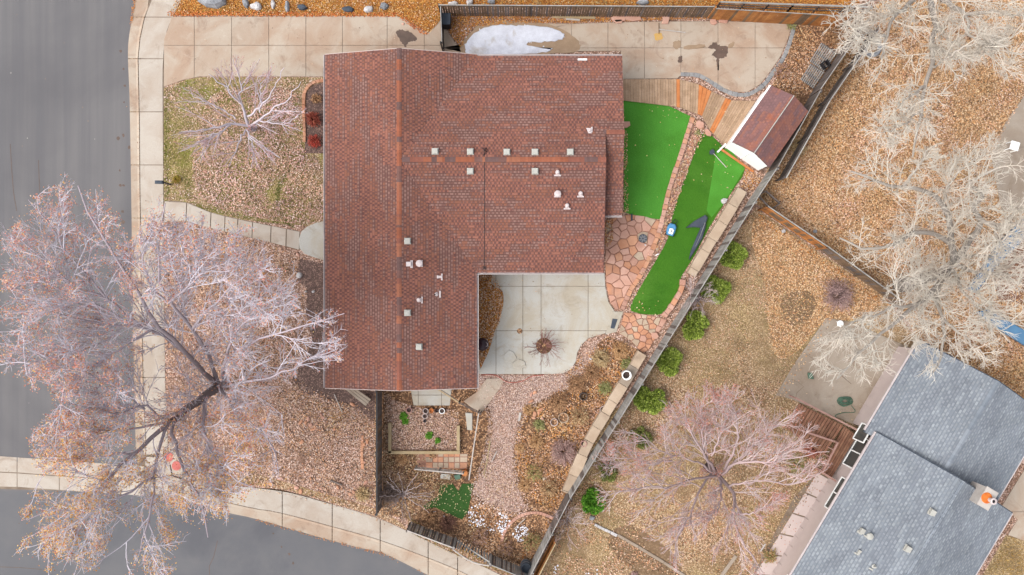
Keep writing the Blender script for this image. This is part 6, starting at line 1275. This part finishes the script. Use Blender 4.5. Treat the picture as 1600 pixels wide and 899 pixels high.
for x, y, r, h, pal, n, l in [(938, 560, 17, .5, ST, 260, 'straw-coloured dried plant at the patio curve'), (967, 548, 17, .5, OG, 260, 'orange dried plant below the flagstone path'), (978, 568, 11, .4, GY, 130, 'green-grey plant near the white pot'), (925, 582, 16, .5, BR, 240, 'brown dried plant below the straw-coloured one'), (900, 600, 17, .45, BR, 240, 'brown dried clump left of the dark basket'),
  (945, 607, 13, .4, GY, 150, 'grey-green herb clump left of the lower stone wall'), (872, 628, 18, .4, BR, 240, 'reddish brown clump above the ring planters'), (842, 664, 11, .35, GY, 140, 'olive clump right of the gravel path'), (905, 650, 17, .4, ST+BR, 240, 'tan dried clump right of the ring planters'), (825, 640, 10, .35, OG, 120, 'orange-brown clump among the small square stones'),
  (838, 690, 14, .4, OG, 180, 'golden clump where the gravel path narrows'), (880, 705, 24, .7, PK, 420, 'pinkish twiggy shrub left of the grey-pink pot'), (834, 738, 16, .45, GY+OG, 200, 'yellow-green clump in the lower side garden'), (858, 762, 17, .5, BR+ST, 220, 'brown clump near the rounded wall end'), (820, 758, 11, .4, OG, 130, 'orange clump beside the lower gravel path'), (812, 700, 9, .4, OG, 110, 'amber clump against the gravel path edge'),
  (830, 845, 17, .5, BR+GY, 220, 'dull brown clump inside the stone arc'), (790, 855, 14, .5, BR+PK, 220, 'dry twiggy clump above the crooked gate'), (750, 838, 16, .5, PK+BR, 240, 'dry pinkish clump above the weathered fence'), (700, 816, 15, .5, [C(140, 100, 84), C(116, 84, 72)], 220, 'dark brown clump below the small turf patch'), (672, 806, 14, .5, BR, 180, 'brown clump at the left tip of the small turf patch'),
  (610, 770, 18, .9, [C(150, 130, 122), C(126, 108, 102), C(172, 150, 140)], 260, 'grey-brown clump against the dark fence'), (568, 772, 14, .4, ST, 190, 'straw grass tuft outside the dark fence by the pavement'), (676, 734-26, 10, .3, BR, 90, 'rusty clump left of the square pavers'), (628, 716, 12, .35, OG+BR, 150, 'reddish dry clump below the raised bed'),
  (491, 188, 13, .8, [C(168, 82, 66), C(140, 60, 52), C(190, 110, 86)], 340, 'dark red shrub in the brick-edged bed by the front wall'), (492, 222, 11, .7, [C(206, 76, 62), C(176, 62, 54), C(190, 110, 90)], 260, 'bright red shrub in the bed by the front wall'), (495, 155, 9, .5, BR, 150, 'brown dead plant at the top of the brick-edged bed'),
  (277, 281, 7, .4, [C(150, 140, 50), C(186, 150, 70)], 120, 'small yellow-green plant behind the mailbox'), (1306, 462, 30, .9, [C(190, 160, 156), C(200, 166, 158), C(170, 140, 136)], 330, 'hazy purple-grey bare bush above the neighbour patio'), (1236, 40, 10, .3, GY, 60, 'dull tuft at the tip of the back driveway'), (1300, 58, 18, .5, BR, 180, 'brown weeds beside the upper pallet'), (1222, 112, 14, .4, BR+PK, 190, 'dry weeds between the paver border and the pallets'),
  (1090, 208, 6, .2, GY, 60, 'small weed tuft at the top of the turf strip'), (1208, 200, 6, .3, ST, 50, 'dry tuft against the shed wall'), (1246, 230, 18, .25, ST, 200, 'flattened dry grass beyond the shed fence'), (990, 900, 10, .3, PK, 80, 'dry tuft at the bottom edge under the kerb line'), (1202, 868, 14, .4, OG+GY, 150, 'orange and green clump left of the paved side walk'), (1245, 725, 20, .5, GY+ST, 240, 'grey-green grass clump below the reddish deck'), (1268, 700, 18, .5, [C(170, 100, 84), C(190, 124, 104)], 240, 'reddish twiggy clump against the reddish deck')]:
    tuft(x, y, r, h, pal, n, 'dried_plant', l)
for x, y, r, l in ((631, 650, 7, 'bright green leafy plant beside the peach-rimmed pot'), (634, 658, 6, 'bright green leafy plant above the raised bed corner'), (671, 680, 7, 'bright green plant in the middle of the raised bed'), (684, 688, 5, 'small olive plant in the raised bed')):
    tuft(x, y, r, .25, [C(96, 156, 40), C(78, 130, 34), C(120, 170, 60)], 130, 'green_plant', l, wd=.02)
# ---------------------------------------------------------------- trees
MAT['twig_rose'] = M('rosy_pale_twig', C(240, 214, 220), C(226, 190, 196), .8, fine=.1, bumpd=0)
REDL = [C(206, 120, 84), C(222, 148, 104), C(190, 98, 70), C(216, 160, 110), C(226, 176, 120)]; ORL = [C(224, 164, 92), C(206, 138, 70), C(232, 184, 120), C(196, 120, 66)]
crownA = [(0, 345), (10, 360), (40, 310), (75, 290), (100, 265), (130, 262), (150, 275), (180, 300), (186, 335), (205, 380), (232, 320), (262, 290), (290, 330), (330, 325), (370, 345), (420, 360), (455, 395), (470, 440), (480, 500), (515, 478), (545, 490), (545, 560), (500, 585), (450, 610), (445, 660), (450, 740), (415, 770), (360, 790), (352, 850), (320, 855), (290, 850), (265, 920), (195, 920), (200, 840), (182, 800), (165, 870), (130, 920), (65, 920), (75, 880), (20, 870), (40, 830), (30, 800), (45, 770), (90, 770), (140, 768), (50, 735), (45, 690), (55, 650), (90, 640), (60, 615), (20, 600), (-10, 570), (-40, 520), (0, 450)]
tree('bare_tree', 'huge half-bare tree with pale twigs and orange-red leaves over the street corner', (345, 604), [
 (.30, .17, [(347, 604, G), (338, 608, 2.4), (318, 620, 4.0), (292, 640, 5.4), (266, 660, 6.4)]),
 (0.116, 0.028, [(266, 660, 6.4), (240, 683, 7.2), (212, 708, 8.2), (176, 738, 9.4), (126, 792, 10.6), (60, 862, 11.4)]),
 (0.082, 0.022, [(264, 662, 6.4), (250, 700, 7.4), (242, 745, 8.4), (236, 800, 9.6), (212, 880, 11)]),
 (0.095, 0.022, [(270, 664, 6.2), (276, 704, 7.2), (297, 752, 8.4), (318, 792, 9.8), (325, 840, 11)]),
 (0.068, 0.017, [(262, 660, 6.4), (228, 666, 7.2), (170, 672, 8.2), (110, 676, 9.4), (58, 684, 10.2)]),
 (0.061, 0.017, [(262, 656, 6.4), (224, 636, 7.4), (180, 646, 8.6), (120, 634, 9.6), (86, 622, 10.2)]),
 (0.150, 0.028, [(340, 606, 2.2), (318, 580, 4.4), (280, 540, 6.6), (244, 505, 8.0), (205, 440, 9.8), (176, 398, 10.8), (150, 350, 11.8), (122, 290, 12.6)]),
 (0.095, 0.022, [(300, 560, 5.4), (262, 530, 6.6), (222, 512, 7.6), (150, 505, 9.0), (80, 490, 10), (14, 462, 11)]),
 (0.075, 0.017, [(222, 512, 7.6), (168, 468, 9.2), (112, 405, 10.6), (72, 345, 11.6), (44, 312, 12.2)]),
 (0.054, 0.011, [(168, 468, 9.2), (110, 445, 10.2), (60, 398, 11.2), (4, 362, 12)]),
 (0.054, 0.011, [(200, 508, 8), (150, 540, 9), (90, 555, 10), (25, 575, 11)]),
 (0.122, 0.022, [(342, 603, 2.4), (326, 560, 4.8), (300, 515, 6.8), (266, 474, 8.8), (248, 430, 10.4), (250, 372, 11.8), (258, 318, 12.6)]),
 (0.068, 0.017, [(262, 474, 9), (292, 450, 10.2), (326, 412, 11.4), (352, 372, 12.2)]),
 (0.075, 0.017, [(300, 515, 6.8), (340, 470, 8.8), (386, 425, 10.4), (428, 398, 11.4)]),
 (0.102, 0.017, [(350, 602, 2.6), (354, 562, 5.2), (372, 515, 8), (410, 482, 9.6), (455, 462, 10.8)]),
 (0.095, 0.017, [(348, 600, 2.6), (352, 568, 5.2), (392, 535, 7.4), (448, 518, 9.2), (500, 500, 10.4), (538, 490, 11.2)]),
 (0.082, 0.017, [(350, 604, 3), (388, 596, 5.4), (436, 586, 7.4), (486, 560, 9), (528, 545, 10)]),
 (0.095, 0.017, [(344, 608, 2.8), (368, 640, 4.8), (400, 668, 6.6), (428, 700, 8.2), (436, 742, 9.6)]),
 (0.082, 0.017, [(322, 620, 4), (318, 672, 6), (332, 710, 7.6), (362, 745, 9.2), (400, 765, 10.4)]),
 (0.061, 0.017, [(242, 745, 8.4), (200, 770, 9.6), (150, 800, 10.6), (84, 800, 11.4), (44, 812, 11.8)]),
 (.070, .018, [(222, 512, 7.6), (176, 490, 8.8), (120, 462, 10), (66, 440, 11), (12, 418, 11.8)]), (.065, .018, [(236, 516, 7.4), (190, 545, 8.6), (140, 575, 9.6), (84, 600, 10.4), (40, 585, 11)]),
 (.060, .018, [(226, 640, 7.2), (186, 606, 8.6), (146, 590, 9.6), (100, 570, 10.6)]), (.060, .018, [(262, 474, 9), (232, 440, 10), (222, 400, 11), (236, 350, 12)]), (.060, .018, [(212, 708, 8.2), (160, 712, 9.4), (110, 716, 10.2), (70, 740, 11)])],
 crownA, dict(thick=C(146, 130, 128), thin=C(204, 190, 198), mid='twig_lilac', twig='twig_lilac', maxL=6.2, levels=[
  dict(n=18, ang=(.4, 1.15), ratio=.58, K=7, t=(.12, 1.), up=.06, out=.30, r=.024, sides=4, wob=.12), dict(n=11, ang=(.4, 1.0), ratio=.42, K=5, t=(.1, 1.), up=.05, out=.15, r=.018, wob=.14), dict(n=8, ang=(.35, 1.0), ratio=.42, K=3, t=(.1, 1.), up=.03, out=.1, r=.012, wob=.2)],
  leaves=dict(n=88000, size=(.035, .085), pal=[C(220, 142, 118), C(230, 168, 134), C(208, 122, 104), C(236, 196, 166), C(224, 156, 112), C(216, 148, 138)], spread=.09, pal2=[C(232, 180, 100), C(214, 150, 76), C(238, 200, 130), C(200, 136, 70)], w2=lambda x, y: np.clip((y-600)/200, .12, .75), where=lambda x, y: np.clip(.26+.5*((y > 640)&(x < 420))+.2*(x < 210)-.1*(x > 420), 0, 1))))
crownB = [(262, 200), (256, 160), (285, 125), (330, 100), (365, 82), (420, 88), (450, 95), (475, 125), (485, 160), (482, 195), (470, 225), (445, 252), (410, 268), (350, 268), (300, 255), (275, 235)]
tree('bare_tree', 'small bare pale tree with radiating twigs in the front lawn', (398, 202), [
 (.15, .10, [(398, 202, G), (396, 201, .9), (388, 197, 1.6)]),
 (.09, .02, [(388, 197, 1.6), (384, 178, 2.1), (376, 162, 2.6), (364, 150, 3.1), (348, 134, 3.8), (326, 116, 4.4)]), (.08, .02, [(387, 197, 1.6), (365, 194, 2.1), (344, 198, 2.6), (318, 203, 3.2), (280, 207, 3.9)]), (.05, .015, [(360, 196, 2.2), (338, 210, 2.8), (312, 222, 3.3), (284, 236, 3.8)]),
 (.05, .015, [(385, 202, 1.6), (374, 219, 2.3), (368, 236, 2.9), (358, 260, 3.5)]), (.05, .015, [(386, 203, 1.7), (396, 218, 2.3), (414, 230, 2.8), (438, 247, 3.4)]), (.04, .012, [(388, 206, 1.8), (393, 228, 2.5), (394, 262, 3.2)]),
 (.07, .015, [(390, 197, 1.6), (404, 187, 2.2), (424, 172, 2.8), (446, 158, 3.4), (470, 128, 4)]), (.04, .012, [(404, 188, 2.2), (428, 193, 2.7), (446, 194, 3.1), (466, 182, 3.6)]), (.06, .015, [(387, 182, 2), (402, 172, 2.6), (420, 150, 3.3), (444, 106, 4)]), (.04, .012, [(406, 176, 2.6), (408, 150, 3.1), (404, 120, 3.8)]),
 (.04, .012, [(368, 186, 2.3), (344, 170, 2.9), (312, 154, 3.5), (284, 136, 4)]), (.05, .015, [(374, 156, 2.8), (378, 134, 3.3), (370, 108, 3.9), (364, 92, 4.2)])],
 crownB, dict(thick=C(186, 176, 184), thin=C(226, 214, 222), mid='twig_lilac', twig='twig_rose', minlen=.7, maxL=4, levels=[
  dict(n=10, ang=(.3, 1.1), ratio=.70, K=5, t=(.12, 1.), up=.12, out=.5, r=.020, wob=.05), dict(n=7, ang=(.3, .8), ratio=.44, K=4, t=(.12, 1.), up=.08, out=.3, r=.0125, wob=.06), dict(n=2, ang=(.3, .7), ratio=.4, K=3, t=(.2, 1.), up=.03, out=.2, r=.008, wob=.08)],
  leaves=dict(n=900, size=(.03, .06), pal=[C(206, 140, 130), C(190, 120, 110)])))
crownC = [(925, 700), (990, 645), (1010, 620), (1050, 625), (1100, 592), (1160, 600), (1220, 615), (1270, 650), (1300, 690), (1310, 720), (1280, 745), (1240, 770), (1220, 820), (1235, 880), (1200, 930), (1140, 920), (1060, 905), (1020, 850), (960, 830), (935, 800), (925, 760)]
tree('bare_tree', 'broad bare maple with pinkish twigs in the neighbour yard', (1112, 742), [
 (0.225, 0.140, [(1104, 730, G), (1112, 734, 1.6), (1122, 742, 2.4)]),
 (0.112, 0.021, [(1122, 742, 2.4), (1146, 772, 3.6), (1145, 805, 4.6), (1153, 832, 5.4), (1170, 862, 6.4), (1192, 895, 7.2)]), (0.060, 0.014, [(1145, 806, 4.6), (1160, 804, 5), (1180, 800, 5.6), (1210, 786, 6.4)]),
 (0.083, 0.021, [(1124, 744, 2.4), (1128, 768, 3.6), (1122, 792, 4.6), (1106, 816, 5.4)]), (0.075, 0.014, [(1118, 744, 2.4), (1088, 748, 3.6), (1050, 760, 4.8), (1004, 760, 6), (955, 772, 7)]),
 (0.075, 0.014, [(1112, 740, 2.4), (1090, 770, 3.8), (1078, 810, 5.2), (1058, 842, 6.4), (1052, 880, 7.2)]), (0.090, 0.014, [(1118, 738, 2.4), (1100, 712, 4), (1082, 676, 5.8), (1062, 640, 7.2)]), (0.075, 0.014, [(1110, 734, 2.6), (1098, 690, 4.8), (1098, 650, 6.4), (1100, 604, 7.8)]),
 (0.083, 0.014, [(1130, 738, 2.4), (1148, 705, 4.4), (1152, 665, 6), (1142, 624, 7.4)]), (0.075, 0.014, [(1134, 738, 2.4), (1166, 706, 4.4), (1196, 680, 6), (1236, 648, 7.4)]), (0.075, 0.014, [(1128, 742, 2.6), (1150, 724, 4.2), (1190, 722, 5.6), (1246, 716, 7), (1296, 706, 7.8)]),
 (0.060, 0.014, [(1112, 738, 2.8), (1078, 716, 4.6), (1030, 706, 6), (985, 672, 7.2)]), (0.053, 0.010, [(1050, 720, 5), (1010, 724, 6), (960, 706, 7)]), (0.060, 0.014, [(1140, 760, 3.4), (1180, 752, 5), (1230, 756, 6.4), (1268, 748, 7.2)]), (0.053, 0.010, [(1112, 712, 4.2), (1128, 668, 5.8), (1118, 625, 7.2)])],
 crownC, dict(thick=C(104, 86, 84), thin=C(208, 184, 184), mid='twig_pink', twig='twig_pink', minlen=1., maxL=5.2, levels=[
  dict(n=15, ang=(.35, .9), ratio=.48, K=6, t=(.2, 1.), up=.12, out=.32, r=.024, sides=4, wob=.11), dict(n=9, ang=(.35, .85), ratio=.46, K=5, t=(.12, 1.), up=.06, out=.18, r=.0135, wob=.13), dict(n=6, ang=(.3, .8), ratio=.44, K=3, t=(.15, 1.), up=.05, out=.12, r=.0095, wob=.16)],
  leaves=dict(n=9000, size=(.03, .06), pal=[C(206, 130, 110), C(190, 110, 90), C(216, 150, 130)])))
cot = dict(thick=C(170, 162, 154), thin=C(206, 196, 184), mid='twig_cream', twig='twig_cream', minlen=1., maxL=5.0, levels=[
  dict(n=15, ang=(.45, 1.25), ratio=.46, K=7, t=(.15, 1.), up=.12, out=.08, r=.024, sides=4, wob=.15, curve=.06), dict(n=10, ang=(.4, 1.2), ratio=.62, K=6, t=(.2, 1.), up=.14, out=.04, r=.0165, wob=.08, curve=.13), dict(n=5, ang=(.3, 1.), ratio=.62, K=5, t=(.15, .9), up=.10, out=.04, r=.0105, wob=.07, curve=.13)])
crownD = [(1245, 250), (1300, 215), (1340, 190), (1400, 210), (1460, 190), (1540, 200), (1640, 180), (1700, 300), (1700, 500), (1600, 560), (1550, 580), (1510, 590), (1480, 610), (1430, 600), (1380, 585), (1340, 640), (1290, 640), (1262, 600), (1262, 540), (1300, 510), (1370, 470), (1390, 430), (1330, 420), (1305, 380), (1300, 350), (1330, 320), (1270, 280)]
tree('cottonwood_tree', 'large bare cottonwood with thick grey limbs and cream twigs, the lower one at the right', (1418, 432), [
 (0.400, 0.224, [(1405, 445, G), (1430, 440, 2.6), (1462, 430, 4.6), (1490, 412, 5.8)]),
 (0.176, 0.042, [(1490, 410, 5.8), (1486, 376, 7), (1484, 345, 7.6), (1472, 316, 8.2), (1452, 302, 8.8), (1412, 292, 9.6), (1372, 284, 10.2), (1330, 268, 11)]), (0.160, 0.035, [(1496, 404, 5.8), (1478, 376, 7), (1448, 362, 7.6), (1424, 364, 8), (1394, 382, 8.6), (1350, 388, 9.2), (1312, 372, 9.8)]),
 (0.192, 0.049, [(1494, 408, 5.8), (1512, 378, 7), (1532, 346, 8), (1522, 324, 8.6), (1536, 304, 9.4), (1516, 288, 10.2), (1560, 262, 11)]), (0.096, 0.028, [(1532, 342, 8), (1562, 358, 9), (1586, 330, 10.2), (1610, 300, 11)]), (0.080, 0.028, [(1530, 344, 8), (1556, 352, 8.8), (1562, 376, 9.6), (1590, 350, 10.6)]),
 (0.144, 0.035, [(1486, 416, 5.6), (1462, 450, 7), (1432, 478, 8), (1396, 505, 9), (1362, 532, 10), (1330, 566, 10.8), (1308, 592, 11.2)]), (0.128, 0.035, [(1486, 420, 5.6), (1462, 462, 7.2), (1474, 500, 8.4), (1472, 545, 9.4), (1458, 582, 10.4)]), (0.128, 0.035, [(1492, 414, 5.8), (1520, 424, 7.2), (1560, 428, 8.4), (1610, 436, 9.8)]),
 (0.096, 0.028, [(1488, 420, 6), (1510, 462, 7.6), (1548, 492, 8.8), (1600, 510, 10)]), (0.096, 0.028, [(1470, 430, 5.4), (1436, 444, 6.8), (1408, 440, 8), (1380, 452, 9.2)]), (0.080, 0.021, [(1412, 292, 9.6), (1432, 266, 10.4), (1446, 236, 11.2)]), (0.080, 0.021, [(1474, 316, 8.2), (1484, 284, 9.4), (1506, 262, 10.4), (1540, 240, 11.2)]),
 (0.080, 0.021, [(1432, 478, 8), (1400, 480, 9), (1352, 496, 10), (1300, 522, 11)]), (0.072, 0.021, [(1500, 402, 6), (1540, 398, 8), (1580, 388, 9.6)]), (0.080, 0.021, [(1474, 500, 8.4), (1510, 530, 9.6), (1540, 560, 10.6)])], crownD, cot, 'large bare cottonwoods at the right')
crownE = [(1270, 0), (1310, -30), (1700, -60), (1700, 160), (1600, 180), (1560, 120), (1520, 140), (1500, 190), (1440, 250), (1380, 240), (1320, 230), (1290, 190), (1310, 150), (1340, 130), (1300, 120), (1275, 60)]
tree('cottonwood_tree', 'large bare cottonwood with grey limbs reaching in from the top right', (1376, -70), [
 (0.360, 0.210, [(1372, -95, G), (1400, -75, 3), (1432, -45, 5), (1452, -12, 6.4)]),
 (0.160, 0.035, [(1452, -12, 6.4), (1461, 24, 7.4), (1461, 62, 8), (1456, 104, 8.8), (1444, 136, 9.4), (1440, 172, 10), (1430, 206, 10.6), (1426, 246, 11.2)]), (0.144, 0.035, [(1450, -14, 6.4), (1420, 8, 7.4), (1398, 26, 8.2), (1384, 58, 9.2), (1376, 92, 10)]), (0.160, 0.035, [(1456, -14, 6.4), (1484, 6, 7.4), (1508, 22, 8.4), (1540, 18, 9.4), (1600, 24, 10.6)]),
 (0.080, 0.021, [(1444, -14, 6.4), (1400, -8, 7.6), (1350, 6, 9), (1312, 26, 10.2)]), (0.072, 0.021, [(1456, 104, 8.8), (1480, 92, 9.8), (1506, 74, 10.6), (1540, 56, 11.2)]), (0.080, 0.021, [(1444, 136, 9.4), (1424, 150, 10.2), (1400, 172, 11)]), (0.080, 0.021, [(1508, 22, 8.4), (1520, 60, 9.6), (1556, 70, 10.4), (1600, 90, 11.2)]), (0.064, 0.021, [(1461, 70, 8.1), (1500, 92, 9.4), (1550, 66, 10.4)]), (0.064, 0.021, [(1384, 58, 9.2), (1358, 50, 10), (1330, 66, 10.8)]), (0.056, 0.014, [(1440, 172, 10), (1412, 196, 10.8), (1372, 208, 11.4)])],
 crownE, cot, 'large bare cottonwoods at the right')
def shrubtree(label, base, crown, n, h, mat_, twig, r=.03, name='bare_shrub', reach=1.0):
    cx = sum(p[0] for p in crown)/len(crown); cy = sum(p[1] for p in crown)/len(crown); R = max(math.dist(p, (cx, cy)) for p in crown)*reach; lb = []
    for i in range(n):
        a = 6.283*i/n+random.uniform(-.3, .3); rr = R*random.uniform(.6, 1.)
        lb.append((r, r*.3, [(base[0], base[1], G), (base[0]+(cx-base[0])*.5+rr*.35*math.cos(a), base[1]+(cy-base[1])*.5+rr*.35*math.sin(a), h*.45), (cx+rr*.95*math.cos(a), cy+rr*.95*math.sin(a), h*random.uniform(.75, 1))]))
    big = [(cx+(p[0]-cx)*1.25, cy+(p[1]-cy)*1.25) for p in crown]
    return tree(name, label, base, lb, big, dict(thick=C(150, 138, 136), thin=C(206, 190, 188), mid=twig, twig=twig, minlen=.2, levels=[dict(n=9, ang=(.3, .8), ratio=.5, K=4, t=(.25, 1.), up=.1, out=.2, r=.011, wob=.14), dict(n=6, ang=(.3, .8), ratio=.45, K=3, t=(.2, 1.), up=.05, out=.1, r=.007, wob=.14)]), cat='shrub')
shrubtree('dense grey-brown bare shrub inside the dark fence above the pavement', (628, 772), [(596, 740), (640, 735), (672, 770), (665, 800), (630, 815), (596, 800)], 14, 2.2, 'bark_mid', 'twig_brown')
shrubtree('small bare pale shrub straddling the lower end of the grey fence', (886, 815), [(855, 800), (900, 795), (925, 815), (915, 850), (880, 860), (862, 830)], 9, 2.0, 'bark_mid', 'twig_pink', .02)
shrubtree('pinkish bare shrub between the fence and the second round green shrub', (1090, 470), [(1065, 455), (1085, 430), (1115, 440), (1120, 475), (1100, 495), (1070, 490)], 10, 2.1, 'twig_pink', 'twig_pink', .03)
shrubtree('pale bare shrub reaching over the fence beside the lower stone wall end', (952, 728), [(922, 700), (945, 690), (975, 720), (972, 750), (940, 745)], 8, 2.4, 'twig_pink', 'twig_pink', .025)
